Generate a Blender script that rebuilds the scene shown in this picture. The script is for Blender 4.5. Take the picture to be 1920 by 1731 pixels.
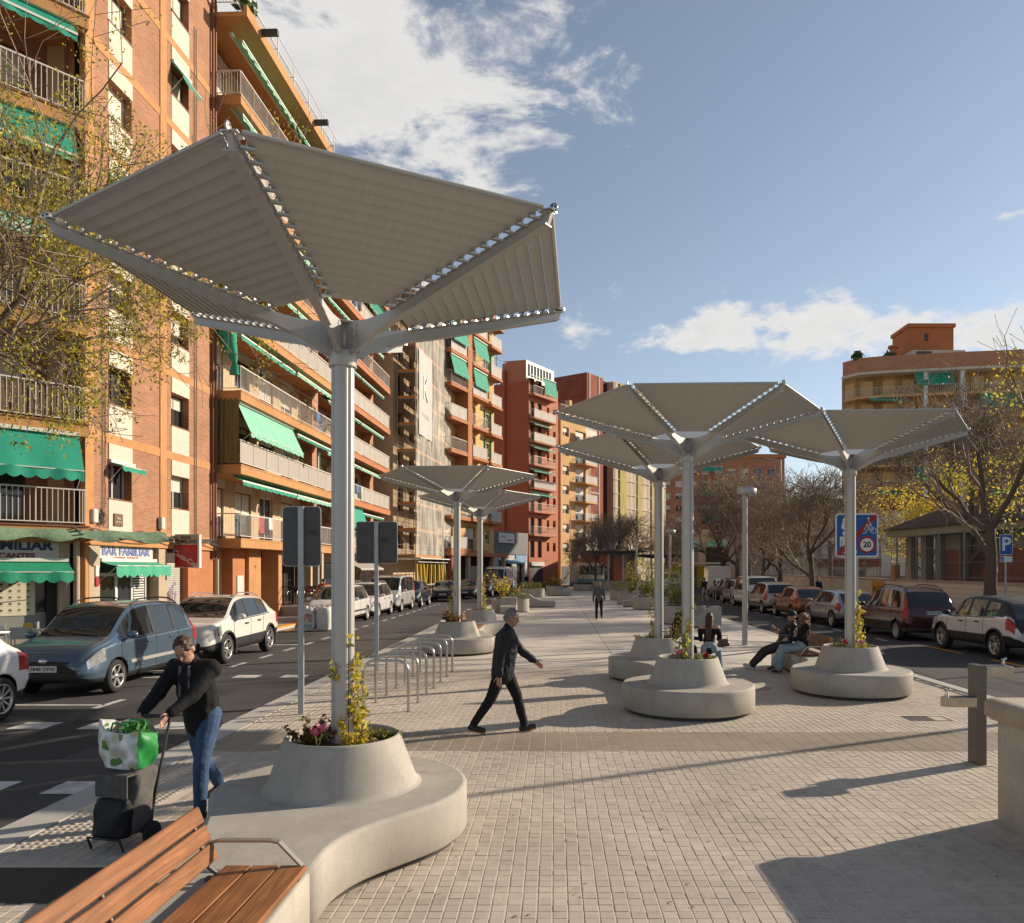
import bpy, bmesh, math, random
import numpy as np
from mathutils import Vector, Matrix, Euler
for o in list(bpy.data.objects): bpy.data.objects.remove(o)
S = bpy.context.scene; COL = S.collection; R = math.radians; PI = math.pi
rnd = random.Random(7)
# ---------------- camera
cam_d = bpy.data.cameras.new('camera'); cam = bpy.data.objects.new('camera', cam_d); COL.objects.link(cam)
cam.location = (0, 0, 2.22); cam.rotation_euler = (R(90), 0, 0)
cam_d.sensor_width = 36; cam_d.lens = 27.0; cam_d.shift_x = -80/1920; cam_d.shift_y = 201.5/1920
cam_d.clip_start = .1; cam_d.clip_end = 5000
S.camera = cam
S.render.resolution_x = 1024; S.render.resolution_y = 923
# ---------------- light
SUN_AZ, SUN_EL = R(64.5), R(22)
sun_dir = Vector((math.sin(SUN_AZ)*math.cos(SUN_EL), math.cos(SUN_AZ)*math.cos(SUN_EL), math.sin(SUN_EL)))
sl = bpy.data.lights.new('sun', 'SUN'); sl.energy = 5.0; sl.angle = R(.55); sl.color = (1, .86, .68)
so = bpy.data.objects.new('sun', sl); COL.objects.link(so); so.rotation_euler = (-sun_dir).to_track_quat('-Z', 'Y').to_euler(); so.location = (30, 15, 20)
W = bpy.data.worlds.new('World'); S.world = W; W.use_nodes = True
S.view_settings.view_transform = 'Standard'; S.view_settings.look = 'None'; S.view_settings.gamma = 1
S.view_settings.use_curve_mapping = False; S.view_settings.exposure = .45
def build_sky():
    nt = W.node_tree; nt.nodes.clear(); N = nt.nodes.new; L = nt.links.new
    out = N('ShaderNodeOutputWorld'); bg = N('ShaderNodeBackground'); bg.inputs[1].default_value = .096; L(bg.outputs[0], out.inputs[0])
    sky = N('ShaderNodeTexSky'); sky.sky_type = 'NISHITA'; sky.sun_disc = False
    sky.sun_elevation = SUN_EL; sky.sun_rotation = SUN_AZ; sky.air_density = 1.0; sky.dust_density = .25; sky.ozone_density = 2.0; sky.altitude = 50
    tc = N('ShaderNodeTexCoord'); sp = N('ShaderNodeSeparateXYZ'); L(tc.outputs['Generated'], sp.inputs[0])
    def math_(op, a, b=None, c=None, clamp=False):
        n = N('ShaderNodeMath'); n.operation = op; n.use_clamp = clamp
        for i, x in enumerate((a, b, c)):
            if x is None: continue
            if isinstance(x, (int, float)): n.inputs[i].default_value = x
            else: L(x, n.inputs[i])
        return n.outputs[0]
    z = math_('MAXIMUM', sp.outputs[2], .015); zz = math_('ADD', z, .06)
    px = math_('DIVIDE', sp.outputs[0], zz); py = math_('DIVIDE', sp.outputs[1], zz)
    cv = N('ShaderNodeCombineXYZ'); L(px, cv.inputs[0]); L(py, cv.inputs[1])
    def noise(scale, det, rough, off, dist=0):
        ad = N('ShaderNodeVectorMath'); ad.operation = 'ADD'; L(cv.outputs[0], ad.inputs[0]); ad.inputs[1].default_value = off
        n = N('ShaderNodeTexNoise'); n.inputs['Scale'].default_value = scale; n.inputs['Detail'].default_value = det
        n.inputs['Roughness'].default_value = rough; n.inputs['Distortion'].default_value = dist; L(ad.outputs[0], n.inputs['Vector']); return n.outputs[0]
    def lobe(cx, cy, rx, ry):
        a = math_('DIVIDE', math_('SUBTRACT', px, cx), rx); b = math_('DIVIDE', math_('SUBTRACT', py, cy), ry)
        d = math_('ADD', math_('MULTIPLY', a, a), math_('MULTIPLY', b, b))
        return math_('POWER', 2.718, math_('MULTIPLY', d, -1.0))
    big = noise(.55, 2, .5, (3.1, 7.7, 0)); det = noise(4.2, 10, .66, (1.3, 0.4, 2.0), .35); fine = noise(9, 6, .6, (5, 1, 0))
    sc3 = N('ShaderNodeMapping'); sc3.inputs['Scale'].default_value = (13, 13, 24); L(tc.outputs['Generated'], sc3.inputs[0]); n3 = N('ShaderNodeTexNoise'); n3.inputs['Scale'].default_value = 1.0; n3.inputs['Detail'].default_value = 9; n3.inputs['Roughness'].default_value = .6; L(sc3.outputs[0], n3.inputs['Vector'])
    lowm = N('ShaderNodeMapRange'); lowm.interpolation_type = 'SMOOTHSTEP'; lowm.inputs[1].default_value = .30; lowm.inputs[2].default_value = .42; L(sp.outputs[2], lowm.inputs[0])
    dm = N('ShaderNodeMix'); L(lowm.outputs[0], dm.inputs[0]); L(n3.outputs[0], dm.inputs[2]); L(det, dm.inputs[3]); det = dm.outputs[0]
    cov = math_('MULTIPLY', math_('SUBTRACT', big, .5), .5)
    L1 = lobe(-.44, 1.40, .62, .46); L1b = lobe(-.10, 1.42, .22, .46); L2 = lobe(.70, 2.70, .80, .30); L2b = lobe(1.75, 2.62, .55, .34); L3 = lobe(1.12, 1.86, .16, .07)
    lob = math_('ADD', math_('ADD', math_('MULTIPLY', L1, .40), math_('MULTIPLY', L1b, .12)), math_('ADD', math_('MULTIPLY', L2, .33), math_('ADD', math_('MULTIPLY', L2b, .28), math_('MULTIPLY', L3, .22))))
    clear = lobe(.62, 1.5, .5, .5)
    dens = math_('ADD', math_('ADD', math_('SUBTRACT', det, .66), cov), math_('SUBTRACT', lob, math_('MULTIPLY', clear, .10)))
    dens = math_('ADD', dens, math_('MULTIPLY', math_('SUBTRACT', fine, .5), .20))
    m = N('ShaderNodeMapRange'); m.interpolation_type = 'SMOOTHSTEP'; m.inputs[1].default_value = 0.0; m.inputs[2].default_value = .17; L(dens, m.inputs[0])
    fade = N('ShaderNodeMapRange'); fade.inputs[1].default_value = .04; fade.inputs[2].default_value = .16; L(sp.outputs[2], fade.inputs[0])
    mask = math_('MULTIPLY', math_('MULTIPLY', m.outputs[0], fade.outputs[0]), .93)
    # cloud tone: thick parts greyer beneath, thin parts bright
    sh = N('ShaderNodeMapRange'); sh.inputs[1].default_value = .05; sh.inputs[2].default_value = .5; sh.inputs[3].default_value = 1.0; sh.inputs[4].default_value = .62; L(math_('ADD', dens, math_('MULTIPLY', math_('SUBTRACT', fine, .5), .35)), sh.inputs[0])
    cc = N('ShaderNodeMix'); cc.data_type = 'RGBA'; cc.inputs[6].default_value = (3.7, 3.75, 3.9, 1); cc.inputs[7].default_value = (6.6, 6.45, 6.2, 1); L(sh.outputs[0], cc.inputs[0])
    mx = N('ShaderNodeMix'); mx.data_type = 'RGBA'; L(mask, mx.inputs[0]); hs = N('ShaderNodeHueSaturation'); hs.inputs['Saturation'].default_value = .70; L(sky.outputs[0], hs.inputs['Color']); L(hs.outputs[0], mx.inputs[6]); L(cc.outputs[2], mx.inputs[7]); L(mx.outputs[2], bg.inputs[0])
build_sky()
# ---------------- materials
MATS = {}
def M(name, col, rough=.6, metal=0., var=.0, vs=4., bump=0., bs=60., spec=.4, var2=0., vs2=.7, coat=0., trans=0., emit=0., stretch=None):
    if name in MATS: return MATS[name]
    m = bpy.data.materials.new(name); m.use_nodes = True; nt = m.node_tree; N = nt.nodes.new; L = nt.links.new
    p = nt.nodes['Principled BSDF']; c = (*col, 1) if len(col) == 3 else col
    p.inputs['Base Color'].default_value = c; p.inputs['Roughness'].default_value = rough; p.inputs['Metallic'].default_value = metal
    p.inputs['Specular IOR Level'].default_value = spec
    if coat: p.inputs['Coat Weight'].default_value = coat; p.inputs['Coat Roughness'].default_value = .06
    if trans: p.inputs['Transmission Weight'].default_value = trans
    if var or bump or var2:
        tc = N('ShaderNodeTexCoord'); vec = tc.outputs['Object']
        if stretch:
            mp = N('ShaderNodeMapping'); mp.inputs['Scale'].default_value = stretch; L(vec, mp.inputs[0]); vec = mp.outputs[0]
    if var or var2:
        n = N('ShaderNodeTexNoise'); n.inputs['Scale'].default_value = vs; n.inputs['Detail'].default_value = 6; n.inputs['Roughness'].default_value = .6; L(vec, n.inputs['Vector'])
        mr = N('ShaderNodeMapRange'); mr.inputs[1].default_value = .3; mr.inputs[2].default_value = .7; mr.inputs[3].default_value = 1-var; mr.inputs[4].default_value = 1+var; L(n.outputs[0], mr.inputs[0])
        val = mr.outputs[0]
        if var2:
            n2 = N('ShaderNodeTexNoise'); n2.inputs['Scale'].default_value = vs2; n2.inputs['Detail'].default_value = 4; L(vec, n2.inputs['Vector'])
            m2 = N('ShaderNodeMapRange'); m2.inputs[1].default_value = .3; m2.inputs[2].default_value = .7; m2.inputs[3].default_value = 1-var2; m2.inputs[4].default_value = 1+var2; L(n2.outputs[0], m2.inputs[0])
            mm = N('ShaderNodeMath'); mm.operation = 'MULTIPLY'; L(val, mm.inputs[0]); L(m2.outputs[0], mm.inputs[1]); val = mm.outputs[0]
        vm = N('ShaderNodeVectorMath'); vm.operation = 'SCALE'; vm.inputs[0].default_value = c[:3]; L(val, vm.inputs['Scale']); L(vm.outputs[0], p.inputs['Base Color'])
    if bump:
        b = N('ShaderNodeTexNoise'); b.inputs['Scale'].default_value = bs; b.inputs['Detail'].default_value = 5; L(vec, b.inputs['Vector'])
        bp = N('ShaderNodeBump'); bp.inputs['Strength'].default_value = bump; bp.inputs['Distance'].default_value = .02; L(b.outputs[0], bp.inputs['Height']); L(bp.outputs[0], p.inputs['Normal'])
    if emit: p.inputs['Emission Color'].default_value = c; p.inputs['Emission Strength'].default_value = emit
    MATS[name] = m; return m
def Mbrick(name, col, mortar, sc=1., var=.14, rough=.85, w=.27, h=.07, ms=.008):
    if name in MATS: return MATS[name]
    m = bpy.data.materials.new(name); m.use_nodes = True; nt = m.node_tree; N = nt.nodes.new; L = nt.links.new; p = nt.nodes['Principled BSDF']
    p.inputs['Roughness'].default_value = rough; p.inputs['Specular IOR Level'].default_value = .25
    tc = N('ShaderNodeTexCoord'); sp = N('ShaderNodeSeparateXYZ'); L(tc.outputs['Object'], sp.inputs[0])
    ad = N('ShaderNodeMath'); L(sp.outputs[0], ad.inputs[0]); L(sp.outputs[1], ad.inputs[1]); cb = N('ShaderNodeCombineXYZ'); L(ad.outputs[0], cb.inputs[0]); L(sp.outputs[2], cb.inputs[1])
    b = N('ShaderNodeTexBrick'); L(cb.outputs[0], b.inputs['Vector']); b.inputs['Scale'].default_value = sc; b.inputs['Brick Width'].default_value = w; b.inputs['Row Height'].default_value = h; b.inputs['Mortar Size'].default_value = ms; b.inputs['Mortar Smooth'].default_value = .3
    c2 = [x*(1-var) for x in col]; c1 = [x*(1+var) for x in col]
    b.inputs['Color1'].default_value = (*c1, 1); b.inputs['Color2'].default_value = (*c2, 1); b.inputs['Mortar'].default_value = (*mortar, 1)
    n = N('ShaderNodeTexNoise'); n.inputs['Scale'].default_value = .6; n.inputs['Detail'].default_value = 5; L(tc.outputs['Object'], n.inputs['Vector'])
    mr = N('ShaderNodeMapRange'); mr.inputs[1].default_value = .3; mr.inputs[2].default_value = .7; mr.inputs[3].default_value = .84; mr.inputs[4].default_value = 1.14; L(n.outputs[0], mr.inputs[0])
    vm = N('ShaderNodeVectorMath'); vm.operation = 'SCALE'; L(b.outputs['Color'], vm.inputs[0]); L(mr.outputs[0], vm.inputs['Scale']); L(vm.outputs[0], p.inputs['Base Color'])
    bp = N('ShaderNodeBump'); bp.inputs['Strength'].default_value = .5; bp.inputs['Distance'].default_value = .01; bp.invert = True; L(b.outputs['Fac'], bp.inputs['Height']); L(bp.outputs[0], p.inputs['Normal'])
    MATS[name] = m; return m
# ---------------- geometry collector
class G:
    def __init__(s, M=None): s.v = []; s.f = []; s.m = []; s.s = []; s.M = M
    def add(s, vs, fs, m=0, sm=False):
        o = len(s.v)
        if s.M is not None: vs = [tuple(s.M @ Vector(p)) for p in vs]
        s.v.extend(vs)
        for f in fs: s.f.append([i+o for i in f]); s.m.append(m); s.s.append(sm)
    def box(s, x0, y0, z0, x1, y1, z1, m=0):
        if x0 > x1: x0, x1 = x1, x0
        if y0 > y1: y0, y1 = y1, y0
        if z0 > z1: z0, z1 = z1, z0
        s.add([(x0,y0,z0),(x1,y0,z0),(x1,y1,z0),(x0,y1,z0),(x0,y0,z1),(x1,y0,z1),(x1,y1,z1),(x0,y1,z1)],
              [(0,3,2,1),(4,5,6,7),(0,1,5,4),(1,2,6,5),(2,3,7,6),(3,0,4,7)], m)
    def cbox(s, x0, y0, z0, x1, y1, z1, b=.01, m=0):     # chamfered box
        X = (x0, x1); Y = (y0, y1); Z = (z0, z1); vs = []; idx = {}
        for i in (0,1):
            for j in (0,1):
                for k in (0,1):
                    sx, sy, sz = (1-2*i)*b, (1-2*j)*b, (1-2*k)*b
                    for a, p in enumerate(((X[i], Y[j]+sy, Z[k]+sz), (X[i]+sx, Y[j], Z[k]+sz), (X[i]+sx, Y[j]+sy, Z[k]))): idx[i,j,k,a] = len(vs); vs.append(p)
        I = lambda i,j,k,a: idx[i,j,k,a]; fs = []
        fs += [(I(0,0,0,0),I(0,0,1,0),I(0,1,1,0),I(0,1,0,0)), (I(1,0,0,0),I(1,1,0,0),I(1,1,1,0),I(1,0,1,0))]
        fs += [(I(0,0,0,1),I(1,0,0,1),I(1,0,1,1),I(0,0,1,1)), (I(0,1,0,1),I(0,1,1,1),I(1,1,1,1),I(1,1,0,1))]
        fs += [(I(0,0,0,2),I(0,1,0,2),I(1,1,0,2),I(1,0,0,2)), (I(0,0,1,2),I(1,0,1,2),I(1,1,1,2),I(0,1,1,2))]
        for j in (0,1):
            for k in (0,1): fs.append((I(0,j,k,1),I(1,j,k,1),I(1,j,k,2),I(0,j,k,2)))
        for i in (0,1):
            for k in (0,1): fs.append((I(i,0,k,0),I(i,1,k,0),I(i,1,k,2),I(i,0,k,2)))
            for j in (0,1): fs.append((I(i,j,0,0),I(i,j,1,0),I(i,j,1,1),I(i,j,0,1)))
        for i in (0,1):
            for j in (0,1):
                for k in (0,1): fs.append((I(i,j,k,0),I(i,j,k,1),I(i,j,k,2)))
        s.add(vs, fs, m)
    def tube(s, pts, r, n=8, m=0, cap=True, sm=True):
        pts = [Vector(p) for p in pts]; k = len(pts); rr = r if isinstance(r, (list, tuple)) else [r]*k; vs = []; up = None
        for i, p in enumerate(pts):
            t = (pts[min(i+1,k-1)]-pts[max(i-1,0)]).normalized()
            if up is None:
                up = Vector((0,0,1)) if abs(t.z) < .9 else Vector((1,0,0))
            a = (up - t*up.dot(t)).normalized(); b = t.cross(a); up = a
            for j in range(n):
                th = 2*PI*j/n; vs.append(tuple(p + (a*math.cos(th)+b*math.sin(th))*rr[i]))
        fs = [(i*n+j, i*n+(j+1)%n, (i+1)*n+(j+1)%n, (i+1)*n+j) for i in range(k-1) for j in range(n)]
        s.add(vs, fs, m, sm)
        if cap: 
            s.add([vs[j] for j in range(n)], [tuple(range(n))[::-1]], m); s.add([vs[(k-1)*n+j] for j in range(n)], [tuple(range(n))], m)
    def cyl(s, c, r, z0, z1, n=16, m=0, r2=None): s.tube([(c[0],c[1],z0),(c[0],c[1],z1)], [r, r if r2 is None else r2], n, m)
    def lathe(s, prof, n=24, c=(0,0,0), m=0, sm=True, axis='z'):
        vs = []
        for r, z in prof:
            for j in range(n):
                a = 2*PI*j/n
                q = (r*math.cos(a), r*math.sin(a), z)
                if axis == 'y': q = (q[0], q[2], q[1])
                vs.append((c[0]+q[0], c[1]+q[1], c[2]+q[2]))
        fs = [(i*n+j, i*n+(j+1)%n, (i+1)*n+(j+1)%n, (i+1)*n+j) for i in range(len(prof)-1) for j in range(n)]
        if axis == 'y': fs = [f[::-1] for f in fs]
        s.add(vs, fs, m, sm)
    def loft(s, rings, m=0, sm=True, caps=True, closed=True):
        n = len(rings[0]); vs = [p for r in rings for p in r]; q = n if closed else n-1
        s.add(vs, [(i*n+j, i*n+(j+1)%n, (i+1)*n+(j+1)%n, (i+1)*n+j) for i in range(len(rings)-1) for j in range(q)], m, sm)
        if caps: s.add(list(rings[0]), [tuple(range(n))[::-1]], m); s.add(list(rings[-1]), [tuple(range(n))], m)
    def prism(s, poly, z0, z1, m=0, axis='z'):
        n = len(poly)
        if axis == 'z': a = [(x,y,z0) for x,y in poly]; b = [(x,y,z1) for x,y in poly]
        elif axis == 'y': a = [(x,z0,y) for x,y in poly]; b = [(x,z1,y) for x,y in poly]
        else: a = [(z0,x,y) for x,y in poly]; b = [(z1,x,y) for x,y in poly]
        fs = [(i,(i+1)%n,n+(i+1)%n,n+i) for i in range(n)]+[tuple(range(n))[::-1], tuple(range(n,2*n))]
        if axis == 'y': fs = [f[::-1] for f in fs]
        s.add(a+b, fs, m)
    def quad(s, a, b, c, d, m=0): s.add([a,b,c,d], [(0,1,2,3)], m)
    def mesh(s, name, mats, fix=False):
        me = bpy.data.meshes.new(name); me.from_pydata(s.v, [], s.f)
        for q in (mats if isinstance(mats, (list, tuple)) else [mats]): me.materials.append(q)
        me.polygons.foreach_set('material_index', s.m); me.polygons.foreach_set('use_smooth', s.s)
        if fix:
            b = bmesh.new(); b.from_mesh(me); bmesh.ops.recalc_face_normals(b, faces=b.faces); b.to_mesh(me); b.free()
        me.update(); return me
    def obj(s, name, mats, parent=None, fix=True, **k): return link(name, s.mesh(name, mats, fix), parent, **k)
def link(name, me, parent=None, loc=None, rot=None, label=None, cat=None, group=None, kind=None):
    o = bpy.data.objects.new(name, me); COL.objects.link(o)
    if parent is not None: o.parent = parent
    if loc is not None: o.location = loc
    if rot is not None: o.rotation_euler = rot if not isinstance(rot, (int, float)) else (0,0,rot)
    return tag(o, label, cat, group, kind)
def tag(o, label=None, cat=None, group=None, kind=None):
    for k, x in (('label', label), ('category', cat), ('group', group), ('kind', kind)):
        if x: o[k] = x
    return o
def top(name, label, cat, loc=(0,0,0), rot=0, group=None): return link(name, None, None, loc, rot, label, cat, group)
def copy_tree(o, parent=None):
    c = o.copy(); COL.objects.link(c); c.parent = parent
    for ch in KIDS(o): copy_tree(ch, c)
    return c
def KIDS(o): return [x for x in COL.objects if x.parent == o]
def from_np(name, V, F, mats, smooth=False, mi=None):
    me = bpy.data.meshes.new(name); V = np.asarray(V, np.float32); F = np.asarray(F, np.int32); k = F.shape[1]
    me.vertices.add(len(V)); me.vertices.foreach_set('co', V.ravel()); me.loops.add(F.size); me.loops.foreach_set('vertex_index', F.ravel())
    me.polygons.add(len(F)); me.polygons.foreach_set('loop_start', np.arange(0, F.size, k, dtype=np.int32)); me.polygons.foreach_set('loop_total', np.full(len(F), k, np.int32))
    for q in (mats if isinstance(mats, (list, tuple)) else [mats]): me.materials.append(q)
    if mi is not None: me.polygons.foreach_set('material_index', np.asarray(mi, np.int32))
    me.polygons.foreach_set('use_smooth', np.full(len(F), smooth)); me.update(calc_edges=True); me.validate(); return me
TMP = bpy.data.scenes.new('workbench')          # small scratch scene, so that modifiers evaluate quickly; removed at the end
def scratch(name, data): o = bpy.data.objects.new(name, data); TMP.collection.objects.link(o); return o
def eval_mesh(o, name=None):
    vl = TMP.view_layers[0]; vl.update(); dg = vl.depsgraph; me = bpy.data.meshes.new_from_object(o.evaluated_get(dg))
    if name: me.name = name
    return me
_txt = {}
def text_mesh(body, size=1., ext=.004, bold=0., align='CENTER', sx=1.):
    k = (body, size, ext, bold, align, sx)
    if k in _txt: return _txt[k]
    c = bpy.data.curves.new('t', 'FONT'); c.body = body; c.size = size; c.extrude = ext; c.offset = bold; c.align_x = align; c.align_y = 'CENTER'; c.resolution_u = 3
    o = scratch('t', c); me = eval_mesh(o, 'lettering'); bpy.data.objects.remove(o); bpy.data.curves.remove(c)
    if sx != 1:
        for v in me.vertices: v.co.x *= sx
    _txt[k] = me; return me
def text(body, size, mat, parent, loc, rot=(R(90),0,0), name='lettering', **k):
    me = text_mesh(body, size, **k).copy(); me.materials.clear(); me.materials.append(mat)
    return link(name, me, parent, loc, rot)
# ---------------- ground, roads, paving
m_asph = M('asphalt', (.072,.066,.062), .9, var=.28, vs=90, bump=.35, bs=220, spec=.3, var2=.16, vs2=.35)
m_asph2 = M('asphalt_far', (.06,.058,.056), .9, var=.2, vs=20)
m_paint = M('road_paint_white', (.52,.50,.46), .75, var=.30, vs=45, var2=.28, vs2=5)
m_paint_y = M('road_paint_orange', (.62,.27,.03), .7, var=.15, vs=22)
m_plaza = M('plaza_concrete', (.56,.50,.42), .8, var=.05, vs=60, bump=.12, bs=160, var2=.06, vs2=.5)
m_kerb = M('granite_kerb', (.42,.39,.35), .8, var=.12, vs=70, bump=.15, bs=140)
m_side = M('pavement_tiles', (.30,.275,.245), .85, var=.12, vs=30, bump=.2, bs=90, var2=.12, vs2=.6)
m_joint = M('paving_joint_sand', (.56,.48,.375), .95, var=.12, vs=120)
def mat_paver(name, col, dx, dy):
    m = bpy.data.materials.new(name); m.use_nodes = True; nt = m.node_tree; N = nt.nodes.new; L = nt.links.new; p = nt.nodes['Principled BSDF']
    p.inputs['Roughness'].default_value = .8; p.inputs['Specular IOR Level'].default_value = .35
    g = N('ShaderNodeNewGeometry'); sn = N('ShaderNodeVectorMath'); sn.operation = 'SNAP'; sn.inputs[1].default_value = (dx, dy, 10); L(g.outputs['Position'], sn.inputs[0])
    wn = N('ShaderNodeTexWhiteNoise'); L(sn.outputs[0], wn.inputs['Vector']); n = N('ShaderNodeTexNoise'); n.inputs['Scale'].default_value = 160; n.inputs['Detail'].default_value = 4; L(g.outputs['Position'], n.inputs['Vector'])
    n2 = N('ShaderNodeTexNoise'); n2.inputs['Scale'].default_value = .9; n2.inputs['Detail'].default_value = 5; L(g.outputs['Position'], n2.inputs['Vector'])
    n3 = N('ShaderNodeTexNoise'); n3.inputs['Scale'].default_value = 7; n3.inputs['Detail'].default_value = 8; n3.inputs['Roughness'].default_value = .7; L(g.outputs['Position'], n3.inputs['Vector'])
    def mr(x, a, b, lo=0., hi=1.):
        q = N('ShaderNodeMapRange'); q.inputs[1].default_value = lo; q.inputs[2].default_value = hi; q.inputs[3].default_value = a; q.inputs[4].default_value = b; L(x, q.inputs[0]); return q.outputs[0]
    def mul(a, b):
        q = N('ShaderNodeMath'); q.operation = 'MULTIPLY'; L(a, q.inputs[0]); L(b, q.inputs[1]); return q.outputs[0]
    val = mul(mul(mr(wn.outputs[0], .91, 1.07), mr(n.outputs[0], .88, 1.12, .3, .7)), mul(mr(n2.outputs[0], .84, 1.12, .3, .7), mr(n3.outputs[0], 1.04, .74, .52, .78)))
    vm = N('ShaderNodeVectorMath'); vm.operation = 'SCALE'; vm.inputs[0].default_value = col; L(val, vm.inputs['Scale']); L(vm.outputs[0], p.inputs['Base Color'])
    bp = N('ShaderNodeBump'); bp.inputs['Strength'].default_value = .15; bp.inputs['Distance'].default_value = .01; L(n.outputs[0], bp.inputs['Height']); L(bp.outputs[0], p.inputs['Normal']); return m
m_paver = mat_paver('paver_stone', (.455,.395,.325), PX:=.1006, PY:=.0976)
m_strip = mat_paver('tactile_strip_stone', (.33,.27,.205), .2012, .0488)
def sheet(name, poly, z, mat, **k):
    g = G(); g.add([(x,y,z) for x,y in poly], [tuple(range(len(poly)))]); o = g.obj(name, mat, None, fix=False, **k); return o
sheet('ground', [(-900,-200),(900,-200),(900,1800),(-900,1800)], -.25, m_side, kind='structure')
sheet('road', [(-10.2,-30),(14.5,-30),(15.5,60),(24,160),(10,190),(-4,160),(-10.2,70)], -.05, m_asph, kind='structure')
def slab(name, poly, z0, z1, mat, **k):
    g = G(); g.prism(poly, z0, z1); return g.obj(name, mat, None, **k)
plz = slab('plaza', [(-4.33,16.9),(7.38,16.9),(7.38,40),(8.0,55),(9.2,80),(10.6,105),(3.2,105),(1.2,90),(-1.6,72),(-3.4,56),(-4.33,42)], -.2, 0, m_plaza, kind='structure')
g = G(); g.box(1.485,16.92,-.02,1.505,100,.0025); 
for y in (22.9,29,35,41,47,53,59,65): g.box(-4.3 if y < 42 else -3.3, y, -.02, 7.3, y+.015, .0022)
g.obj('expansion_joint', M('joint_dark', (.22,.19,.155), .9), plz)
slab('kerb', [(-4.74,-4),(-4.36,-4),(-4.36,42),(-4.74,42)], -.2, .002, m_kerb, kind='structure')
slab('kerb', [(7.4,-4),(7.62,-4),(7.62,40),(7.4,40)], -.2, .003, m_kerb, kind='structure')
slab('kerb', [(-10.4,-20),(-10.1,-20),(-10.1,60),(-10.4,60)], -.2, .09, m_kerb, kind='structure')
slab('pavement', [(-24,-20),(-10.42,-20),(-10.42,58),(-5.6,92),(1.5,118),(-6,118),(-14,92),(-24,58)], -.2, .085, m_side, kind='structure')
slab('kerb', [(13.0,-20),(13.25,-20),(13.4,40),(15.6,60),(25,130),(24.7,130),(15.3,60),(13.15,40)], -.2, .09, m_kerb, kind='structure')
slab('pavement', [(13.27,-20),(60,-20),(60,140),(25.2,130),(15.62,60),(13.42,40)], -.2, .085, m_side, kind='structure')
# --- paving field : joint bed + pavers
pav = slab('paving', [(-4.34,-3),(7.38,-3),(7.38,16.88),(-4.34,16.88)], -.2, -.0032, m_joint, kind='structure')
def pavers():
    unit = lambda dx, dy, gx, gy, b, z: ([(gx,gy,z-.012),(dx-gx,gy,z-.012),(dx-gx,dy-gy,z-.012),(gx,dy-gy,z-.012),(gx+b,gy+b,z),(dx-gx-b,gy+b,z),(dx-gx-b,dy-gy-b,z),(gx+b,dy-gy-b,z)],
                              [(4,5,6,7),(0,1,5,4),(1,2,6,5),(2,3,7,6),(3,0,4,7)])
    v, f = unit(PX, PY, .0058, .0012, .0016, 0); V = np.array(v, np.float32); F = np.array(f, np.int32)
    rs = np.random.RandomState(3); x0 = -4.34; cols = int((7.38-x0)/PX); rows = []; y = 2.0; 
    skip = lambda x, y: (x < -3.4+.05 and 5.08 < y < 5.72) or (5.18 < x < 5.86 and 11.2 < y < 11.62) or (x < -3.72 and 6.1 < y < 8.88)
    cells = []
    j0 = math.floor(2.0/PY)
    for j in range(j0, int(16.86/PY)):
        y = j*PY
        if 9.32 <= y and y+PY <= 10.5: continue
        for i in range(cols):
            x = x0+i*PX
            if not skip(x, y): cells.append((x, y))
    cells = np.array(cells); 
    # the ones that show largest: nearest rows inside the picture
    vis = (cells[:,1] > 4.86) & (cells[:,0]/cells[:,1] > -.28) & (cells[:,0]/cells[:,1] < .60)
    # bench seat hides the left; keep right of it
    vis &= cells[:,0] > -1.2
    idx = np.where(vis)[0]; idx = idx[np.argsort(cells[idx,1], kind='stable')][:300]
    me1 = G(); me1.add(v, f); me1 = me1.mesh('paver', m_paver)
    for q in idx: link('paver', me1, pav, (float(cells[q,0]), float(cells[q,1]), float(rs.uniform(-.0012,.0012))), (float(rs.normal(0,.006)), float(rs.normal(0,.006)), 0))
    rest = np.delete(cells, idx, 0); n = len(rest); off = np.zeros((n,1,3), np.float32); off[:,0,:2] = rest; off[:,0,2] = rs.uniform(-.0014,.0014,n)
    VV = V[None]+off; 
    tilt = rs.normal(0,.006,(n,2)); VV[:,4:,2] += (V[None,4:,0]-.05)*tilt[:,:1]+(V[None,4:,1]-.05)*tilt[:,1:]
    FF = F[None]+(np.arange(n)*8)[:,None,None]
    link('paver', from_np('pavers', VV.reshape(-1,3), FF.reshape(-1,4), m_paver), pav, kind='stuff', label='small square pavers of the plaza field')
    v, f = unit(.2012, .0488, .003, .0028, .003, 0); V = np.array(v, np.float32); F = np.array(f, np.int32); cells = []
    for j in range(24):
        for i in range(int(11.72/.2012)): cells.append((x0+i*.2012, 9.33+j*.0488))
    cells = np.array(cells); n = len(cells); off = np.zeros((n,1,3), np.float32); off[:,0,:2] = cells
    link('ridged_tile', from_np('ridged_tiles', (V[None]+off).reshape(-1,3), (F[None]+(np.arange(n)*8)[:,None,None]).reshape(-1,4), m_strip), pav, kind='stuff', label='brown ridged guidance strip across the plaza')
pavers()
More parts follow.
